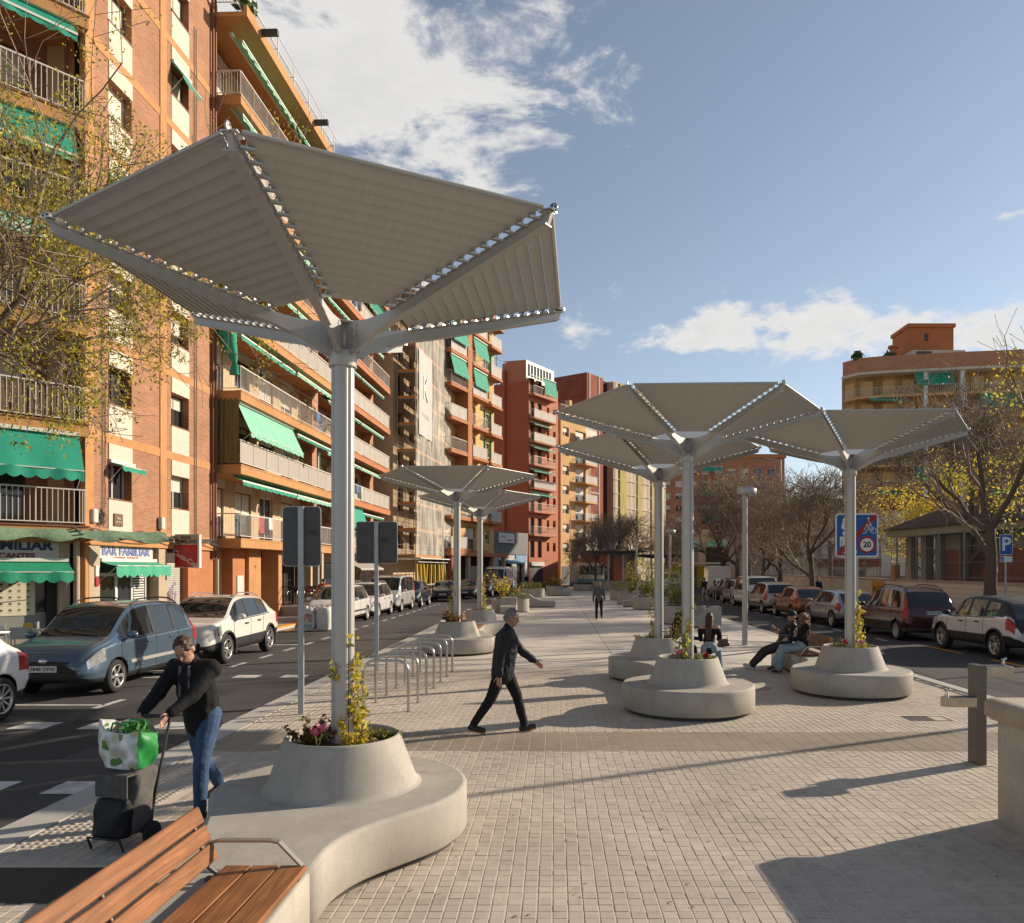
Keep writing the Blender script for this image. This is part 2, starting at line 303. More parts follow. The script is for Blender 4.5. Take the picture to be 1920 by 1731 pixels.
# warning tiles with domes by the crossing
g = G()
for j in range(7):
    for i in range(2):
        if j < 2: continue
        g.cbox(-4.33+i*.302, 5.02+j*.55, -.02, -4.33+(i+1)*.302-.006, 5.02+(j+1)*.55-.006, .0, .003)
g.obj('warning_tile', m_paver, pav)
g = G()
for j in range(56):
    if 5.06+j*.0675 < 6.12: continue
    for i in range(9):
        x = -4.30+i*.0665; y = 5.06+j*.0675; g.lathe([(.026,-.003),(.019,.006),(.0001,.008)], 8, (x,y,0))
g.obj('warning_dome', m_paver, pav, fix=False, kind='stuff')
g = G(); g.box(-4.32,5.1,-.02,-3.37,5.7,.0015); hatch = g.obj('access_hatch', M('hatch_dark', (.045,.036,.030), .75, .0, var=.2, vs=30), None, label='dark metal access hatch set in the paving beside the slatted bench', cat='hatch')
g = G(); g.box(-4.33,5.085,-.02,-3.36,5.1,0); g.box(-4.33,5.7,-.02,-3.36,5.715,0); g.box(-3.37,5.1,-.02,-3.355,5.7,0); g.obj('frame', M('steel_dark', (.12,.115,.11), .5, .7), hatch)
dc = top('drain_cover', 'small metal drain cover in the paving by the drinking fountain', 'drain cover', (5.2,11.22,0))
g = G(); g.box(0,0,-.02,.64,.03,.002); g.box(0,.35,-.02,.64,.38,.002); g.box(0,.03,-.02,.03,.35,.002); g.box(.61,.03,-.02,.64,.35,.002); g.obj('frame', MATS['steel_dark'], dc)
g = G(); g.box(.03,.03,-.02,.40,.35,-.002); g.obj('lid', MATS['hatch_dark'], dc); g = G(); g.box(.40,.03,-.02,.61,.35,-.001); g.obj('lid', m_paver, dc)
g = G(); g.lathe([(.0001,.004),(.30,.004),(.32,-.01)], 24, (3.72,14.3,0)); g.obj('manhole_cover', M('stone_lid', (.36,.29,.21), .85, var=.2, vs=30), None, label='round stone manhole cover right of the middle planter seat', cat='manhole')
# drain channel along right kerb 
ch = top('drain_channel', 'slotted metal drain channel along the right kerb', 'drain')
g = G(); g.box(7.16,4,-.03,7.20,16.8,.002); g.box(7.34,4,-.03,7.38,16.8,.002); g.obj('frame', MATS['steel_dark'], ch)
g = G()
for i in range(240): g.box(7.205,9.6+i*.03,-.02,7.335,9.618+i*.03,.001)
g.obj('grating', MATS['steel_dark'], ch)
for i,(a,b,c,d) in enumerate(((-7.2,9.0,-5.9,14.6),(-6.6,19,-5.2,30),(8.2,9,9.6,15.5),(8.0,24,9.3,38),(-9.6,24.5,-8.2,27))): sheet('road_patch', [(a,b),(c,b+.2),(c-.05,d),(a+.1,d-.15)], -.0475, M('asphalt_patch_%d'%(i%2),((.050,.047,.045),(.085,.078,.072))[i%2],.9,var=.3,vs=110,bump=.4,bs=240,spec=.3,var2=.1,vs2=1.2), kind='structure')
# --- road markings
mk = []
def mark(name, polys, mat, z=-.046, **k):
    g = G()
    for p in polys: g.add([(x,y,z) for x,y in p], [tuple(range(len(p)))])
    return g.obj(name, mat, None, fix=False, kind='structure', **k)
rect = lambda x0,y0,x1,y1: [(x0,y0),(x1,y0),(x1,y1),(x0,y1)]
for row, (ya, yb) in enumerate(((7.74,8.2),(10.87,11.36),(16.0,16.42))):
    for i in range(6): x = -5.2-i*1.0 + (0,.42,.45)[row]; mark('crossing_mark', [rect(x,ya,x+.52,yb)], m_paint)
mark('lane_mark', [rect(-7.55,y,-7.43,y+.85) for y in np.arange(12.5,50,1.75)], m_paint)
mark('bay_mark', [rect(-10,22.9,-7.5,23.02), rect(-10,12.75,-7.5,12.85), rect(-10,17.1,-7.6,17.2)], m_paint)
mark('loading_mark', [rect(-9.95,y,-9.8,y+.9) for y in np.arange(23.3,30,1.6)]+[rect(-9.9,23.2,-8.9,23.32)], m_paint_y)
mark('lane_mark', [rect(10.42,y,10.54,y+.9) for y in np.arange(24.2,42,1.9)]+[[(10.5+(y-42)*.085,y),(10.62+(y-42)*.085,y),(10.72+(y-42)*.085,y+1),(10.6+(y-42)*.085,y+1)] for y in np.arange(42,75,2)], m_paint)
mark('bay_mark', [rect(10.85,15.2,11.0,16.6), rect(10.85,17.6,11.0,19.2), rect(10.85,20.6,11.0,22.2), rect(10.85,22.2,12.9,22.34)], m_paint_y)
g = G(); g.box(-10.41,23.0,.05,-10.09,31,.0945); g.obj('kerb_paint', m_paint_y, None, kind='structure')
# ---------------- sun canopies
m_alu = M('canopy_grey_paint', (.44,.425,.395), .42, .3, var=.04, vs=3)
m_slat = M('canopy_slat_paint', (.45,.445,.43), .5, .2, var=.05, vs=2.5, bump=.02, bs=14, stretch=(1,14,1))
m_alu_l = M('bare_aluminium', (.62,.60,.56), .35, .85, var=.05, vs=6)
m_groove = M('groove_black', (.02,.02,.02), .7)
m_bolt = M('bolt_steel', (.5,.5,.5), .3, .9)
CR, CH, R0, Z0 = 2.07, 4.73, .58, 4.30     # tip radius, tip height, inner radius, inner height
NS = 14; pitch = (CR-.02-R0)/NS; slope = (CH-.03-Z0)/(CR-R0)
zr = lambda r: Z0+(r-R0)*slope
_slats = []
def slat_mesh(k):
    # sector frame: bisector along +x ; arms at +-30 deg
    ra = R0+k*pitch; rb = ra+pitch*(.925 if k < NS-1 else 1.0); c30, s30 = math.cos(R(30)), math.sin(R(30)); ins = .070
    za, zb = zr(ra), zr(rb)+.016; t = .005
    xa, xb = ra*c30, rb*c30; ya, yb = ra*s30-ins, rb*s30-ins
    g = G()
    def sect(x, z, y): return [(x,-y,z),(x,y,z)]
    # plate with small down-turned lip at the outer edge and ribs
    prof = [(xa,za+.014,ya),(xa,za,ya),(xa+(xb-xa)*.45,za+(zb-za)*.45,ya+(yb-ya)*.45),(xa+(xb-xa)*.52,za+(zb-za)*.52+.0008,ya+(yb-ya)*.52),(xb,zb,yb),(xb+.004,zb-.012,yb)]
    top_ = []; bot = []
    for x,z,y in prof: bot.append((x,-y,z)); bot.append((x,y,z)); top_.append((x,-y,z+t)); top_.append((x,y,z+t))
    n = len(prof); vs = bot+top_; fs = []
    for i in range(n-1): a = 2*i; fs += [(a,a+2,a+3,a+1), (2*n+a,2*n+a+1,2*n+a+3,2*n+a+2), (a,2*n+a,2*n+a+2,a+2), (a+1,a+3,2*n+a+3,2*n+a+1)]
    fs += [(0,1,2*n+1,2*n), (2*n-2,4*n-2,4*n-1,2*n-1)]
    g.add(vs, fs); 
    for sy in (-1,1):   # end bracket that carries the slat on the arm
        y = sy*(ya+.03); g.box(xa+.02, y-.04, za-.010, xa+.05, y+.045, za+.004, 1); g.box(xa+.02, y-.004, za-.012, xa+.05, y+.004, za+.03, 1)
    return g.mesh('slat', [m_slat, m_alu_l], True)
SLATS = [slat_mesh(k) for k in range(NS)]
def arm_mesh():
    g = G(); t = .016
    up = [(.07,4.27),(.30,4.255),(.46,4.27),(.60,zr(.60)-.012),(CR,zr(CR)-.012)]
    lo = [(.07,3.965),(.20,4.03),(.40,4.135),(.58,4.20),(.80,zr(.8)-.105),(CR-.03,zr(CR)-.088)]
    poly = lo+up[::-1]; g.prism(poly, -t, t, 0, 'y'); return g.mesh('arm', [m_alu], True)
def flange_mesh():
    g = G(); a, b = .56, CR
    for z, w in ((-.012,.034),):
        g.loft([[(r,-w,zr(r)+z),(r,w,zr(r)+z),(r,w,zr(r)+z+.008),(r,-w,zr(r)+z+.008)] for r in (a,b)], 0, False)
    lo = [(.40,4.135),(.58,4.20),(.80,zr(.8)-.105),(CR-.03,zr(CR)-.088)]
    g.loft([[(r,-.036,z-.006),(r,.036,z-.006),(r,.036,z+.002),(r,-.036,z+.002)] for r,z in lo], 0, False)
    return g.mesh('flange', [m_alu], True)
def edge_mesh():
    g = G(); c30, s30 = math.cos(R(30)), math.sin(R(30)); x = (CR-.008)*c30; y = CR*s30-.07; z = zr(CR)+.018
    g.tube([(x,-y,z),(x,y,z)], .014, 8); g.box(x-.012,-y,z-.02,x-.004,y,z); return g.mesh('edge_tube', [m_alu], True)
def cap_mesh():
    g = G(); z = zr(CR)+.02; g.lathe([(.0001,.006),(.032,.006),(.036,0),(.032,-.006),(.0001,-.006)], 16, (CR+.01,0,z), axis='y'); g.box(CR-.09,-.05,z-.02,CR+.01,.05,z-.012); 
    for a in range(3): g.lathe([(.0001,.008),(.008,.008),(.008,-.008),(.0001,-.008)], 8, (CR+.01+.018*math.cos(a*2.1),0,z+.018*math.sin(a*2.1)), 1, axis='y')
    return g.mesh('end_cap', [m_alu_l, m_groove], True)
ARM, FLG, EDG, CAP = arm_mesh(), flange_mesh(), edge_mesh(), cap_mesh()
def pole_mesh():
    g = G(); n = 48; ring = []
    for j in range(n):
        a = 2*PI*j/n; r = .094
        if j % 12 in (0,): r = .078
        if j % 12 in (1, 11): r = .093
        ring.append((r*math.cos(a+.35), r*math.sin(a+.35)))
    g.loft([[(x,y,z) for x,y in ring] for z in (.55,3.93)], 0, True); return g.mesh('pole', [m_alu], True)
def groove_mesh():
    g = G()
    for j in range(4): a = .35+j*PI/2; g.tube([(.0765*math.cos(a),.0765*math.sin(a),.6),(.0765*math.cos(a),.0765*math.sin(a),3.92)], .0075, 6)
    return g.mesh('groove', [m_groove], True)
def hub_mesh():
    g = G(); g.lathe([(.0001,3.90),(.112,3.90),(.114,3.905),(.114,4.02),(.108,4.035),(.0001,4.035)], 32, (0,0,0)); g.lathe([(.0001,4.02),(.062,4.02),(.062,4.27),(.0001,4.27)], 18); g.lathe([(.0001,4.262),(.135,4.262),(.135,4.272),(.0001,4.272)], 6)
    for i in range(6):
        a = i*PI/3; g.M = Matrix.Rotation(a, 4, 'Z')
        g.box(.055,-.022,4.0,.18,-.0165,4.245); g.box(.055,.0165,4.0,.18,.022,4.245)
        for z in (4.06,4.12,4.19): g.tube([(.135,-.03,z),(.135,.03,z)], .009, 6, 1)
    g.M = None; return g.mesh('hub', [m_alu, m_bolt], True)
POLE, GRV, HUB = pole_mesh(), groove_mesh(), hub_mesh()
def canopy(x, y, rot, label):
    t = top('sun_canopy', label, 'canopy', (x,y,0), R(rot), 'hexagonal sun canopies on poles')
    p = link('pole', POLE, t); link('groove', GRV, p); link('hub', HUB, t)
    for i in range(6):
        a = link('arm', ARM, t, rot=i*PI/3); link('flange', FLG, a); link('end_cap', CAP, a)
        for k in range(NS): link('slat', SLATS[k], t, rot=i*PI/3+PI/6)
        link('edge_tube', EDG, t, rot=i*PI/3+PI/6)
    return t
CAN = [(-1.77,6.42,207.9,'large hexagonal slatted canopy nearest the camera on the left'),
       (2.10,12.12,177.6,'hexagonal slatted canopy on the pole in the middle front planter'),
       (5.33,13.85,176.9,'hexagonal slatted canopy beside the blue road sign on the right'),
       (2.13,15.7,181.1,'hexagonal slatted canopy just behind the middle front one'),
       (-2.60,20.45,177.8,'hexagonal slatted canopy behind the bicycle racks'),
       (-2.55,26.2,178.1,'farthest left hexagonal canopy, behind the one past the bicycle racks')]
for c in CAN: canopy(*c)
# ---------------- concrete seats with planters
def concrete():
    m = bpy.data.materials.new('cast_concrete'); m.use_nodes = True; nt = m.node_tree; N = nt.nodes.new; L = nt.links.new; p = nt.nodes['Principled BSDF']; p.inputs['Roughness'].default_value = .78; p.inputs['Specular IOR Level'].default_value = .3
    tc = N('ShaderNodeNewGeometry'); P = tc.outputs['Position']
    def noise(sc, det, a, b, lo, hi, stretch=None):
        v = P
        if stretch: mp = N('ShaderNodeMapping'); mp.inputs['Scale'].default_value = stretch; L(P, mp.inputs[0]); v = mp.outputs[0]
        n = N('ShaderNodeTexNoise'); n.inputs['Scale'].default_value = sc; n.inputs['Detail'].default_value = det; n.inputs['Roughness'].default_value = .62; L(v, n.inputs['Vector']); q = N('ShaderNodeMapRange'); q.inputs[1].default_value = a; q.inputs[2].default_value = b; q.inputs[3].default_value = lo; q.inputs[4].default_value = hi; L(n.outputs[0], q.inputs[0]); return q.outputs[0]
    def mul(a, b): q = N('ShaderNodeMath'); q.operation = 'MULTIPLY'; L(a, q.inputs[0]); L(b, q.inputs[1]); return q.outputs[0]
    grain = noise(190, 3, .3, .7, .80, 1.17); pores = noise(85, 2, .30, .36, .62, 1.0); blot = noise(2.2, 7, .3, .7, .86, 1.12); drip = noise(5, 6, .56, .74, 1.0, .80, (1,1,.18)); spots = noise(16, 4, .66, .72, 1.0, .84)
    val = mul(mul(mul(grain, pores), mul(blot, drip)), spots)
    vm = N('ShaderNodeVectorMath'); vm.operation = 'SCALE'; vm.inputs[0].default_value = (.385,.352,.302); L(val, vm.inputs['Scale']); L(vm.outputs[0], p.inputs['Base Color'])
    bp = N('ShaderNodeBump'); bp.inputs['Strength'].default_value = .22; bp.inputs['Distance'].default_value = .006; L(mul(grain, pores), bp.inputs['Height']); L(bp.outputs[0], p.inputs['Normal']); MATS['cast_concrete'] = m; return m
m_conc = concrete()
m_soil = M('soil', (.05,.036,.025), .95, var=.4, vs=40, bump=.6, bs=50)
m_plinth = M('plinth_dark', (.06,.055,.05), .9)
def bez(p0, p1, p2, p3, n):
    return [tuple((1-t)**3*np.array(p0)+3*(1-t)**2*t*np.array(p1)+3*(1-t)*t*t*np.array(p2)+t**3*np.array(p3)) for t in [i/n for i in range(n)]]
RS = 1.03
def seat_outline(tail, L=1.87):
    if not tail: return [(RS*math.cos(a), RS*math.sin(a)) for a in np.linspace(0, 2*PI, 72, endpoint=False)]
    P = [(.32,-L)]+bez((.32,-1.60),(.32,-1.12),(.836-.574*.42,-.585-.819*.42),(RS*math.cos(R(-35)),RS*math.sin(R(-35))),16)
    P += [(RS*math.cos(a), RS*math.sin(a)) for a in np.linspace(R(-35), R(207), 52)]
    a = R(207); p = (RS*math.cos(a), RS*math.sin(a)); P += bez(p, (p[0]-math.sin(a)*.3, p[1]+math.cos(a)*.3), (-.58,-1.35), (-.58,-1.6), 10)+[(-.58,-L)]
    return P
def offset(P, d):
    n = len(P); out = []
    for i in range(n):
        a = np.array(P[i-1]); b = np.array(P[i]); c = np.array(P[(i+1)%n]); e1 = b-a; e2 = c-b; e1 = e1/max(1e-9,np.linalg.norm(e1)); e2 = e2/max(1e-9,np.linalg.norm(e2))
        n1 = np.array([-e1[1],e1[0]]); n2 = np.array([-e2[1],e2[0]]); nn = n1+n2; nn /= np.linalg.norm(nn); out.append(tuple(b+nn*d/max(.5,nn@n1)))
    return out
def rounded_slab(P, z0, z1, b, mat, name, parent, m2=None):
    g = G(); rings = [[(x,y,z0) for x,y in offset(P,b*.6)], [(x,y,z0+b*.6) for x,y in P]]
    for k in range(0,4): a = k/3*PI/2; rings.append([(x,y,z1-b+b*math.sin(a)) for x,y in offset(P, b*(1-math.cos(a)))])
    g.loft(rings, 0, True, False); g.add(rings[-1], [tuple(range(len(P)))]); g.add(rings[0], [tuple(range(len(P)))[::-1]])
    o = g.obj(name, mat, parent, fix=False)
    return o
m_wood = None
def wood():
    m = bpy.data.materials.new('bench_hardwood'); m.use_nodes = True; nt = m.node_tree; N = nt.nodes.new; L = nt.links.new; p = nt.nodes['Principled BSDF']
    p.inputs['Roughness'].default_value = .42; p.inputs['Specular IOR Level'].default_value = .4
    g = N('ShaderNodeTexCoord'); oi = N('ShaderNodeObjectInfo'); ad = N('ShaderNodeVectorMath'); ad.operation = 'MULTIPLY_ADD'; ad.inputs[1].default_value = (1,1,1); L(g.outputs['Object'], ad.inputs[0]); 
    cb = N('ShaderNodeCombineXYZ'); sc = N('ShaderNodeMath'); sc.operation = 'MULTIPLY'; sc.inputs[1].default_value = 37.; L(oi.outputs['Random'], sc.inputs[0]); L(sc.outputs[0], cb.inputs[0]); L(sc.outputs[0], cb.inputs[1]); L(cb.outputs[0], ad.inputs[2])
    mp = N('ShaderNodeMapping'); mp.inputs['Scale'].default_value = (38,1.6,38); L(ad.outputs[0], mp.inputs[0])
    n = N('ShaderNodeTexNoise'); n.inputs['Scale'].default_value = 1; n.inputs['Detail'].default_value = 7; n.inputs['Distortion'].default_value = 1.2; L(mp.outputs[0], n.inputs['Vector'])
    n2 = N('ShaderNodeTexNoise'); n2.inputs['Scale'].default_value = 3; n2.inputs['Detail'].default_value = 4; L(ad.outputs[0], n2.inputs['Vector'])
    mix = N('ShaderNodeMix'); mix.data_type = 'RGBA'; mix.inputs[6].default_value = (.15,.055,.020,1); mix.inputs[7].default_value = (.33,.135,.048,1)
    mr = N('ShaderNodeMapRange'); mr.inputs[1].default_value = .3; mr.inputs[2].default_value = .72; L(n.outputs[0], mr.inputs[0]); L(mr.outputs[0], mix.inputs[0])
    m2 = N('ShaderNodeMapRange'); m2.inputs[1].default_value = .3; m2.inputs[2].default_value = .7; m2.inputs[3].default_value = .8; m2.inputs[4].default_value = 1.2; L(n2.outputs[0], m2.inputs[0])
    vm = N('ShaderNodeVectorMath'); vm.operation = 'SCALE'; L(mix.outputs[2], vm.inputs[0]); L(m2.outputs[0], vm.inputs['Scale']); L(vm.outputs[0], p.inputs['Base Color'])
    bp = N('ShaderNodeBump'); bp.inputs['Strength'].default_value = .15; bp.inputs['Distance'].default_value = .004; L(n.outputs[0], bp.inputs['Height']); L(bp.outputs[0], p.inputs['Normal']); return m
m_wood = wood()
m_steel = M('satin_steel', (.42,.41,.39), .38, .85, var=.05, vs=10)
m_dsteel = M('dark_steel', (.10,.10,.10), .5, .6)
_pl = []
def board_mesh(w, t, L, b=.006):
    g = G(); g.cbox(-w/2,-L/2,-t/2,w/2,L/2,t/2,b); return g.mesh('board', m_wood, True)
SB, BB = board_mesh(.155,.034,2.0), board_mesh(.098,.03,2.0)
def unit(x, y, rot, tail, bench, label, mirror=False, L=1.87):
    t = top('planter_seat', label, 'planter seat', (x,y,0), R(rot), 'round concrete planter seats')
    P = seat_outline(tail, L)
    if mirror: P = [(-a,b) for a,b in P][::-1]
    rounded_slab(P, .055, .43, .035, m_conc, 'seat_base', t)
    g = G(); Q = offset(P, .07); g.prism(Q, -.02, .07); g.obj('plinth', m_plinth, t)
    g = G(); prof = [(.665,.425),(.632,.436),(.612,.452),(.60,.475),(.472,.825),(.466,.838),(.455,.842),(.443,.838),(.438,.825),(.455,.74)]; g.lathe(prof, 64); g.obj('planter_cone', m_conc, t, fix=False)
    g = G(); g.lathe([(.456,.765),(.3,.785),(.0001,.775)], 24); g.obj('soil', m_soil, t, fix=True)
    if bench:
        bt = top('slatted_bench', label.replace('planter seat','bench') if False else bench, 'bench', (x,y,0), R(rot), 'wooden benches on concrete blocks')
        y0, y1 = -L-.004, -L-2.05
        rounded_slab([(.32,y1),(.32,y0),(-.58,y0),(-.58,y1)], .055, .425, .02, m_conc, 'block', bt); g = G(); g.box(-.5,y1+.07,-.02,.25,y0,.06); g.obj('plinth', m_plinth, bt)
        yc = (y0+y1)/2-.005
        for i in range(3): link('seat_board', SB, bt, (.235-i*.163, yc, .462))
        for i in range(3): link('back_board', BB, bt, (-.235-.042*i, yc, .565+.105*i), (0, R(-112+180), 0))
        for yy in (y0-.12, yc, y1+.12):
            g = G(); g.tube([(-.16,yy,.40),(-.185,yy,.47),(-.225,yy,.50),(-.335,yy,.795)], .014, 6); g.box(-.24,yy-.02,.425,.3,yy+.02,.446); g.obj('bracket', m_dsteel, bt)
        for yy in (y0-.03, y1+.03):
            g = G(); pts = [(-.30,.60),(-.20,.625),(.10,.625),(.15,.615),(.285,.475),(.30,.44)]
            for (xa,za),(xb,zb) in zip(pts[:-1],pts[1:]): 
                d = Vector((xb-xa,0,zb-za)).normalized(); n = Vector((-d.z,0,d.x))*.006
                g.add([(xa-n.x,yy-.022,za-n.z),(xb-n.x,yy-.022,zb-n.z),(xb-n.x,yy+.022,zb-n.z),(xa-n.x,yy+.022,za-n.z),(xa+n.x,yy-.022,za+n.z),(xb+n.x,yy-.022,zb+n.z),(xb+n.x,yy+.022,zb+n.z),(xa+n.x,yy+.022,za+n.z)],[(0,3,2,1),(4,5,6,7),(0,1,5,4),(1,2,6,5),(2,3,7,6),(3,0,4,7)])
            g.obj('armrest', m_steel, bt)
    return t
unit(-1.77,6.42,0,True,'hardwood slatted bench with armrest in the near left corner','large concrete planter seat curving into the near bench')
unit(2.10,12.12,0,False,None,'round concrete planter seat in the middle front with pink flowers')
unit(5.33,13.85,180,True,'hardwood bench the young couple sit on','concrete planter seat curving into the bench with the couple')
unit(2.13,15.7,0,True,None,'concrete planter seat half hidden behind the middle front one', True, 2.6)
unit(-2.60,20.45,180,True,None,'concrete planter seat just behind the bicycle racks')
unit(-2.55,26.2,0,True,'distant hardwood bench between the two left planter seats','small looking concrete planter seat behind the one past the racks')
# ---------------- building kit
m_orange = M('render_orange', (.44,.215,.082), .85, var=.10, vs=3, var2=.10, vs2=.5, bump=.08, bs=60)
m_orange_d = M('render_terracotta', (.40,.155,.062), .85, var=.10, vs=3, var2=.08, vs2=.5)
m_brick1 = Mbrick('brick_orange', (.335,.150,.082), (.40,.27,.17))
m_brick2 = Mbrick('brick_pink', (.40,.185,.105), (.42,.30,.21))
m_cream = M('panel_cream', (.55,.485,.385), .8, var=.06, vs=4, var2=.07, vs2=.8)
m_tan = M('render_tan', (.50,.36,.22), .85, var=.08, vs=3, var2=.08, vs2=.5)
m_yellow = M('render_yellow', (.58,.36,.13), .85, var=.06, vs=3, var2=.07, vs2=.4)
m_red = M('render_red', (.36,.095,.045), .85, var=.07, vs=2, var2=.08, vs2=.3)
m_frame_w = M('window_frame_white', (.62,.60,.56), .5)
m_frame_b = M('window_frame_brown', (.07,.045,.03), .5)
m_glass = M('window_glass', (.03,.032,.034), .06, spec=.8, var=.35, vs=.8)
m_shut = M('roller_shutter', (.58,.53,.44), .6, var=.05, vs=3)
m_rail = M('railing_white', (.58,.54,.48), .55)
m_railp = M('railing_panel', (.50,.44,.38), .6, var=.05, vs=4)
m_green = M('awning_green', (.012,.26,.165), .75, var=.12, vs=3, stretch=(1,1,.3))
m_green_l = M('awning_pale_green', (.20,.46,.33), .8, var=.1, vs=3)
m_green_f = M('awning_faded_green', (.07,.33,.22), .8, var=.15, vs=2.5); m_green_d = M('awning_dark_green', (.010,.18,.115), .75, var=.15, vs=3)
m_green_w = M('awning_stripe_white', (.62,.62,.54), .8)
m_curt = M('curtain_olive', (.16,.13,.045), .9, var=.25, vs=5, stretch=(3,3,.2))
m_ac = M('appliance_white', (.55,.53,.49), .5, var=.05, vs=5)
m_grille = M('grille_dark', (.05,.05,.05), .6)
m_dark = M('interior_dark', (.045,.035,.028), .9)
m_pipe = M('drain_pipe_rust', (.22,.085,.04), .6, .2)
m_leaf_b = M('balcony_plant', (.07,.12,.03), .7, var=.3, vs=20)
m_pot = M('terracotta_pot', (.33,.12,.05), .8)
class Fr:      # a placed local frame under a building: x along the front, y into the building, z up
    def __init__(s, parent, loc=(0,0,0), rot=0): s.p = parent; s.loc = loc; s.rot = rot
    def obj(s, g, name, mats, fix=True, **k): return g.obj(name, mats, s.p, fix, loc=s.loc, rot=s.rot, **k)
def opening_wall(g, x0, x1, z0, z1, ops, d=.25, m=0, mr=None, y=0.):
    xs = sorted({x0, x1, *[v for o in ops for v in o[:2] if x0 < v < x1]}); zs = sorted({z0, z1, *[v for o in ops for v in o[2:4] if z0 < v < z1]})
    for i in range(len(xs)-1):
        for j in range(len(zs)-1):
            cx, cz = (xs[i]+xs[i+1])/2, (zs[j]+zs[j+1])/2
            if any(a < cx < b and c < cz < e for a,b,c,e in ops): continue
            g.quad((xs[i],y,zs[j]),(xs[i+1],y,zs[j]),(xs[i+1],y,zs[j+1]),(xs[i],y,zs[j+1]), m)
    mr = m if mr is None else mr
    for a,b,c,e in ops:
        g.quad((a,y,c),(a,y,e),(a,y+d,e),(a,y+d,c), mr); g.quad((b,y,e),(b,y,c),(b,y+d,c),(b,y+d,e), mr); g.quad((a,y,e),(b,y,e),(b,y+d,e),(a,y+d,e), mr); g.quad((b,y,c),(a,y,c),(a,y+d,c),(b,y+d,c), mr)
def window(fr, a, b, c, e, y, shut=0., mat=None, mull=1, near=True, sub=True):
    mat = mat or m_frame_w; w = .05 if near else .06; g = G()
    g.box(a,y-.03,c,a+w,y+.02,e); g.box(b-w,y-.03,c,b,y+.02,e); g.box(a+w,y-.03,e-w,b-w,y+.02,e); g.box(a+w,y-.03,c,b-w,y+.02,c+w)
    for i in range(mull): x = a+(b-a)*(i+1)/(mull+1); g.box(x-w/2,y-.032,c+w,x+w/2,y+.018,e-w)
    if shut > .02:
        zb = e-w-(e-c-2*w)*shut
        if near:
            n = max(1, int((e-w-zb)/.055)); h = (e-w-zb)/n
            for i in range(n): g.box(a+w,y-.028,zb+i*h,b-w,y-.008,zb+(i+1)*h-.007,1)
            g.box(a+w,y-.02,zb,b-w,y-.004,e-w,1)
        else: g.box(a+w,y-.028,zb,b-w,y-.004,e-w,1)
    o = fr.obj(g, 'window', [mat, m_shut])
    if shut < .97:
        g = G(); g.box(a+w,y-.002,c+w,b-w,y+.01,e-w); g2 = g.mesh('pane', [m_glass], True); link('pane', g2, o)
    return o
def awning(fr, x0, x1, y0, zt, proj, drop, mat=None, val=.17, stripe=False, seed=0, arms=True, name='awning'):
    rs = random.Random(seed); g = G(); n = max(6, int((x1-x0)/.16)); k = 5; vs = []; ph = rs.uniform(0,6)
    for j in range(k+1):
        t = j/k
        for i in range(n+1):
            x = x0+(x1-x0)*i/n; sag = .05*math.sin(t*PI)*min(1,proj)+ .018*math.sin(i*1.9+ph+t*1.5)*t
            vs.append((x, y0-proj*t+.02*math.sin(i*.9+ph)*t, zt-drop*t-sag*.6))
    g.add(vs, [(j*(n+1)+i, j*(n+1)+i+1, (j+1)*(n+1)+i+1, (j+1)*(n+1)+i) for j in range(k) for i in range(n)], 0, True)
    yv, zv = y0-proj, zt-drop; vs = []; fs = []
    for i in range(n*3+1):
        x = x0+(x1-x0)*i/(n*3); s = val*(.72+.28*abs(math.sin(PI*i/6.))); vs += [(x, yv+.02*math.sin(i*.3+ph), zv), (x, yv-.012+.03*math.sin(i*.55+ph), zv-s)]
    fs = [(2*i,2*i+1,2*i+3,2*i+2) for i in range(n*3)]; g.add(vs, fs, 0, True)
    if stripe: g.box(x0, yv-.025, zv-.035, x1, yv+.02, zv+.03, 1)
    else: g.box(x0, yv-.012, zv-.012, x1, yv+.012, zv+.012, 1)
    g.box(x0, y0-.1, zt-.02, x1, y0, zt+.08, 1)
    if arms:
        for x in (x0+.05, x1-.05): g.tube([(x,y0,zt-drop-.45),(x,yv,zv)], .012, 5, 1)
    return fr.obj(g, name, [mat or m_green, m_green_w], fix=False)
def railing(fr, x0, x1, yf, yb, z0, z1, step=.115, left=True, right=True, panel=False, th=.011):
    g = G()
    for z, r in ((z1,.02),(z0,.014)): 
        g.box(x0,yf-r,z-r,x1,yf+r,z+r)
        if left: g.box(x0-r,yf+r,z-r,x0+r,yb,z+r)
        if right: g.box(x1-r,yf+r,z-r,x1+r,yb,z+r)
    n = max(2, int((x1-x0)/step))
    for i in range(n+1):
        x = x0+(x1-x0)*i/n; t = th*1.7 if i % 12 == 0 else th; g.box(x-t/2,yf-t/2,z0+.014,x+t/2,yf+t/2,z1-.02)
    for on, x in ((left,x0),(right,x1)):
        if on:
            k = max(2,int((yb-yf)/step))
            for i in range(1,k): y = yf+(yb-yf)*i/k; g.box(x-th/2,y-th/2,z0+.014,x+th/2,y+th/2,z1-.02)
    o = fr.obj(g, 'railing', [m_rail])
    if panel:
        g = G(); g.box(x0+.03,yf+.022,z0+.03,x1-.03,yf+.03,z1-.05); fr.obj(g, 'railing_panel', [m_railp])
    return o
def ac_unit(fr, x, y, z, w=.8, h=.55, d=.3):
    g = G(); g.cbox(x,y,z,x+w,y+d,z+h,.015); o = fr.obj(g, 'air_conditioner', [m_ac])
    g = G(); g.lathe([(.0001,.0),(h*.40,.0),(h*.42,-.012),(h*.44,.0)], 16, (x+w*.38,y-.002,z+h*.5), axis='y'); me = g.mesh('grille', [m_grille], True); link('grille', me, o)
    return o
